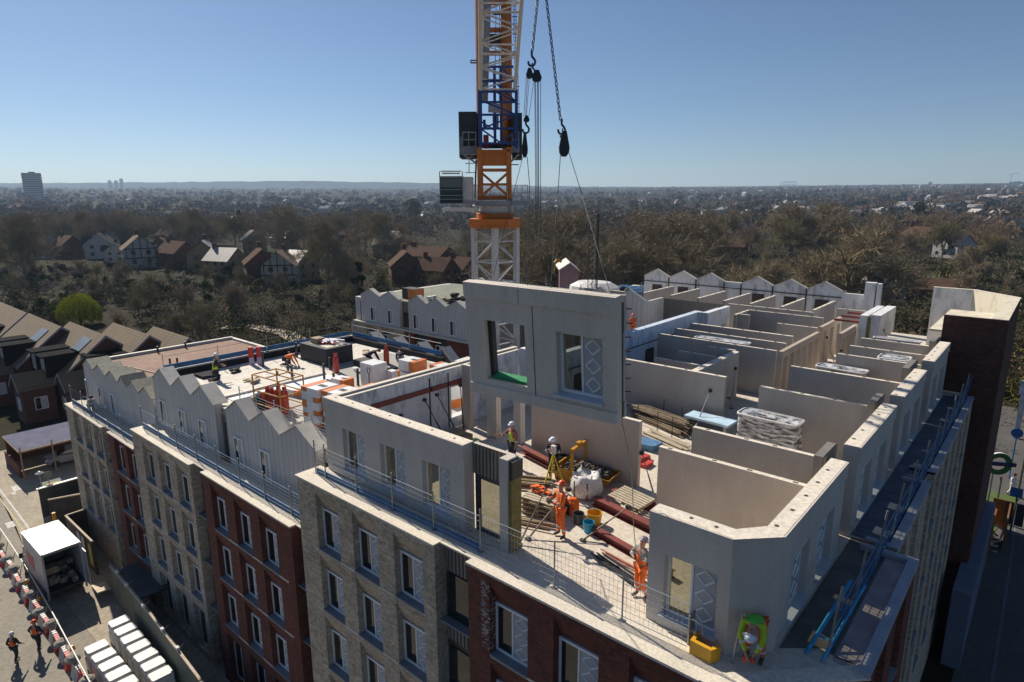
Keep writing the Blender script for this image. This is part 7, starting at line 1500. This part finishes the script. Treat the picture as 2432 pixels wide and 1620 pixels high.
t = thing('distant_crane', 'tiny tower crane above the far right towers', 'tower crane', (*dp(2393, 475, 3100).xy, GZ)); h_ = H_at(Vector(t.location), 430); MB().tube((0, 0, 0), (0, 0, h_), 1.2, 4).build('mast', cgrey, t, w=False); MB().tube((-15, 0, h_), (30, 0, h_+6), 1.0, 4).build('jib', cgrey, t, w=False)
for k, (px, py, w_, hp, lab) in enumerate(((2155, 500, 34, 14, 'white slab-sided hall among the trees on the right'), (2240, 502, 60, 12, 'long white and blue-glazed building on the right'), (2320, 478, 90, 6, 'row of bright white sheds on the right horizon'), (40, 475, 40, 6, 'white domed roof beneath the tower block on the left'), (235, 472, 70, 4, 'long low white building on the left horizon'), (1690, 566-60, 40, 4, 'small pale building above the right-hand trees'))):
    P = az(px, py+12, GZ) if py > 495 else polar(px, 1500); D = hypot(P.x, P.y); t = thing('white_hall', lab, 'hall', (P.x, P.y, GZ), atan2(RI.y, RI.x)+.15); ww = w_/FPX*D; hh = max(9., (hp+12)/FPX*D)
    MB().box(-ww/2, ww/2, -7, 7, 0, hh).build('wall', plast, t, w=False); MB().box(-ww/2+1, ww/2-1, -7.06, -7.02, hh*.45, hh*.7).build('window_band', gls, t, w=False); MB().box(-ww/2-.5, ww/2+.5, -7.5, 7.5, hh, hh+.6).build('roof', plast, t, w=False)
# garden strips, fences, lawn
struct(MB().prism([(p.x, p.y) for p in (az(2120, 655, GZ), az(2240, 655, GZ), az(2260, 700, GZ), az(2110, 705, GZ))], GZ+.02, GZ+.04).build('lawn', mat('lawn_green', (.06, .10, .02), .95, .3, .3, fine=2)))
for k in range(7):
    a = az(60+k*9, 770-k*11, GZ); b = az(215-k*6, 775-k*14, GZ)
    if k < 4: tag(MB().box(min(a.x, b.x), max(a.x, b.x), a.y, a.y+.12, GZ, GZ+1.9).build('garden_fence', tdark), 'dark garden fence line between the terraced roofs and the willow', 'fence', 'dark garden fences')
t = thing('footbridge_path', 'long pale fenced path curving behind the brown felt roof', 'path', (-75, 55, GZ)); pts = [az(520, 782, GZ), az(600, 778, GZ), az(680, 795, GZ), az(745, 835, GZ)]; m = MB()
for a, b in zip(pts, pts[1:]): d = (b-a).normalized(); s = Vector((-d.y, d.x, 0))*1.6; m.poly([tuple(v+Vector((0, 0, .3))) for v in (a-s, b-s, b+s, a+s)])
m.build('surface', mat('pale_path', (.4, .34, .26), .9, .1), t); m = MB()
for a, b in zip(pts, pts[1:]):
    for k in range(12): q = a+(b-a)*k/12; m.tube(q, q+Vector((0, 0, 2)), .05, 3)
    m.tube(a+Vector((0, 0, 2)), b+Vector((0, 0, 2)), .05, 3)
m.build('railing', cdark, t)
m = MB()
for a, b in (((0, 640), (420, 725)), ((420, 725), (850, 770)), ((0, 655), (400, 745)), ((400, 745), (850, 795))): m.path([dp(a[0]+(b[0]-a[0])*k/6, a[1]+(b[1]-a[1])*k/6+8*sin(pi*k/6), 75) for k in range(7)], .02, 3)
tag(m.build('overhead_cable', cgrey), 'pair of overhead cables sagging across the gardens on the left', 'cable')
for pr in PROTO+[W1, BUD]+list(HP.values()):
    if id(pr) not in used:
        for c in list(pr.children_recursive)+[pr]: bpy.data.objects.remove(c)
# ---- air
hz = bpy.data.materials.new('haze'); hz.use_nodes = True; t_ = hz.node_tree; t_.nodes.remove(t_.nodes['Principled BSDF']); v_ = t_.nodes.new('ShaderNodeVolumePrincipled'); v_.inputs['Color'].default_value = (.55, .74, 1, 1); v_.inputs['Density'].default_value = HAZE; v_.inputs['Anisotropy'].default_value = .2
t_.links.new(v_.outputs[0], t_.nodes['Material Output'].inputs['Volume'])
tag(MB().box(-6500, 6500, -6500, 6500, GZ-1, 160).build('haze', hz), 'faint blue air haze over the whole suburb', 'haze', kind='stuff')
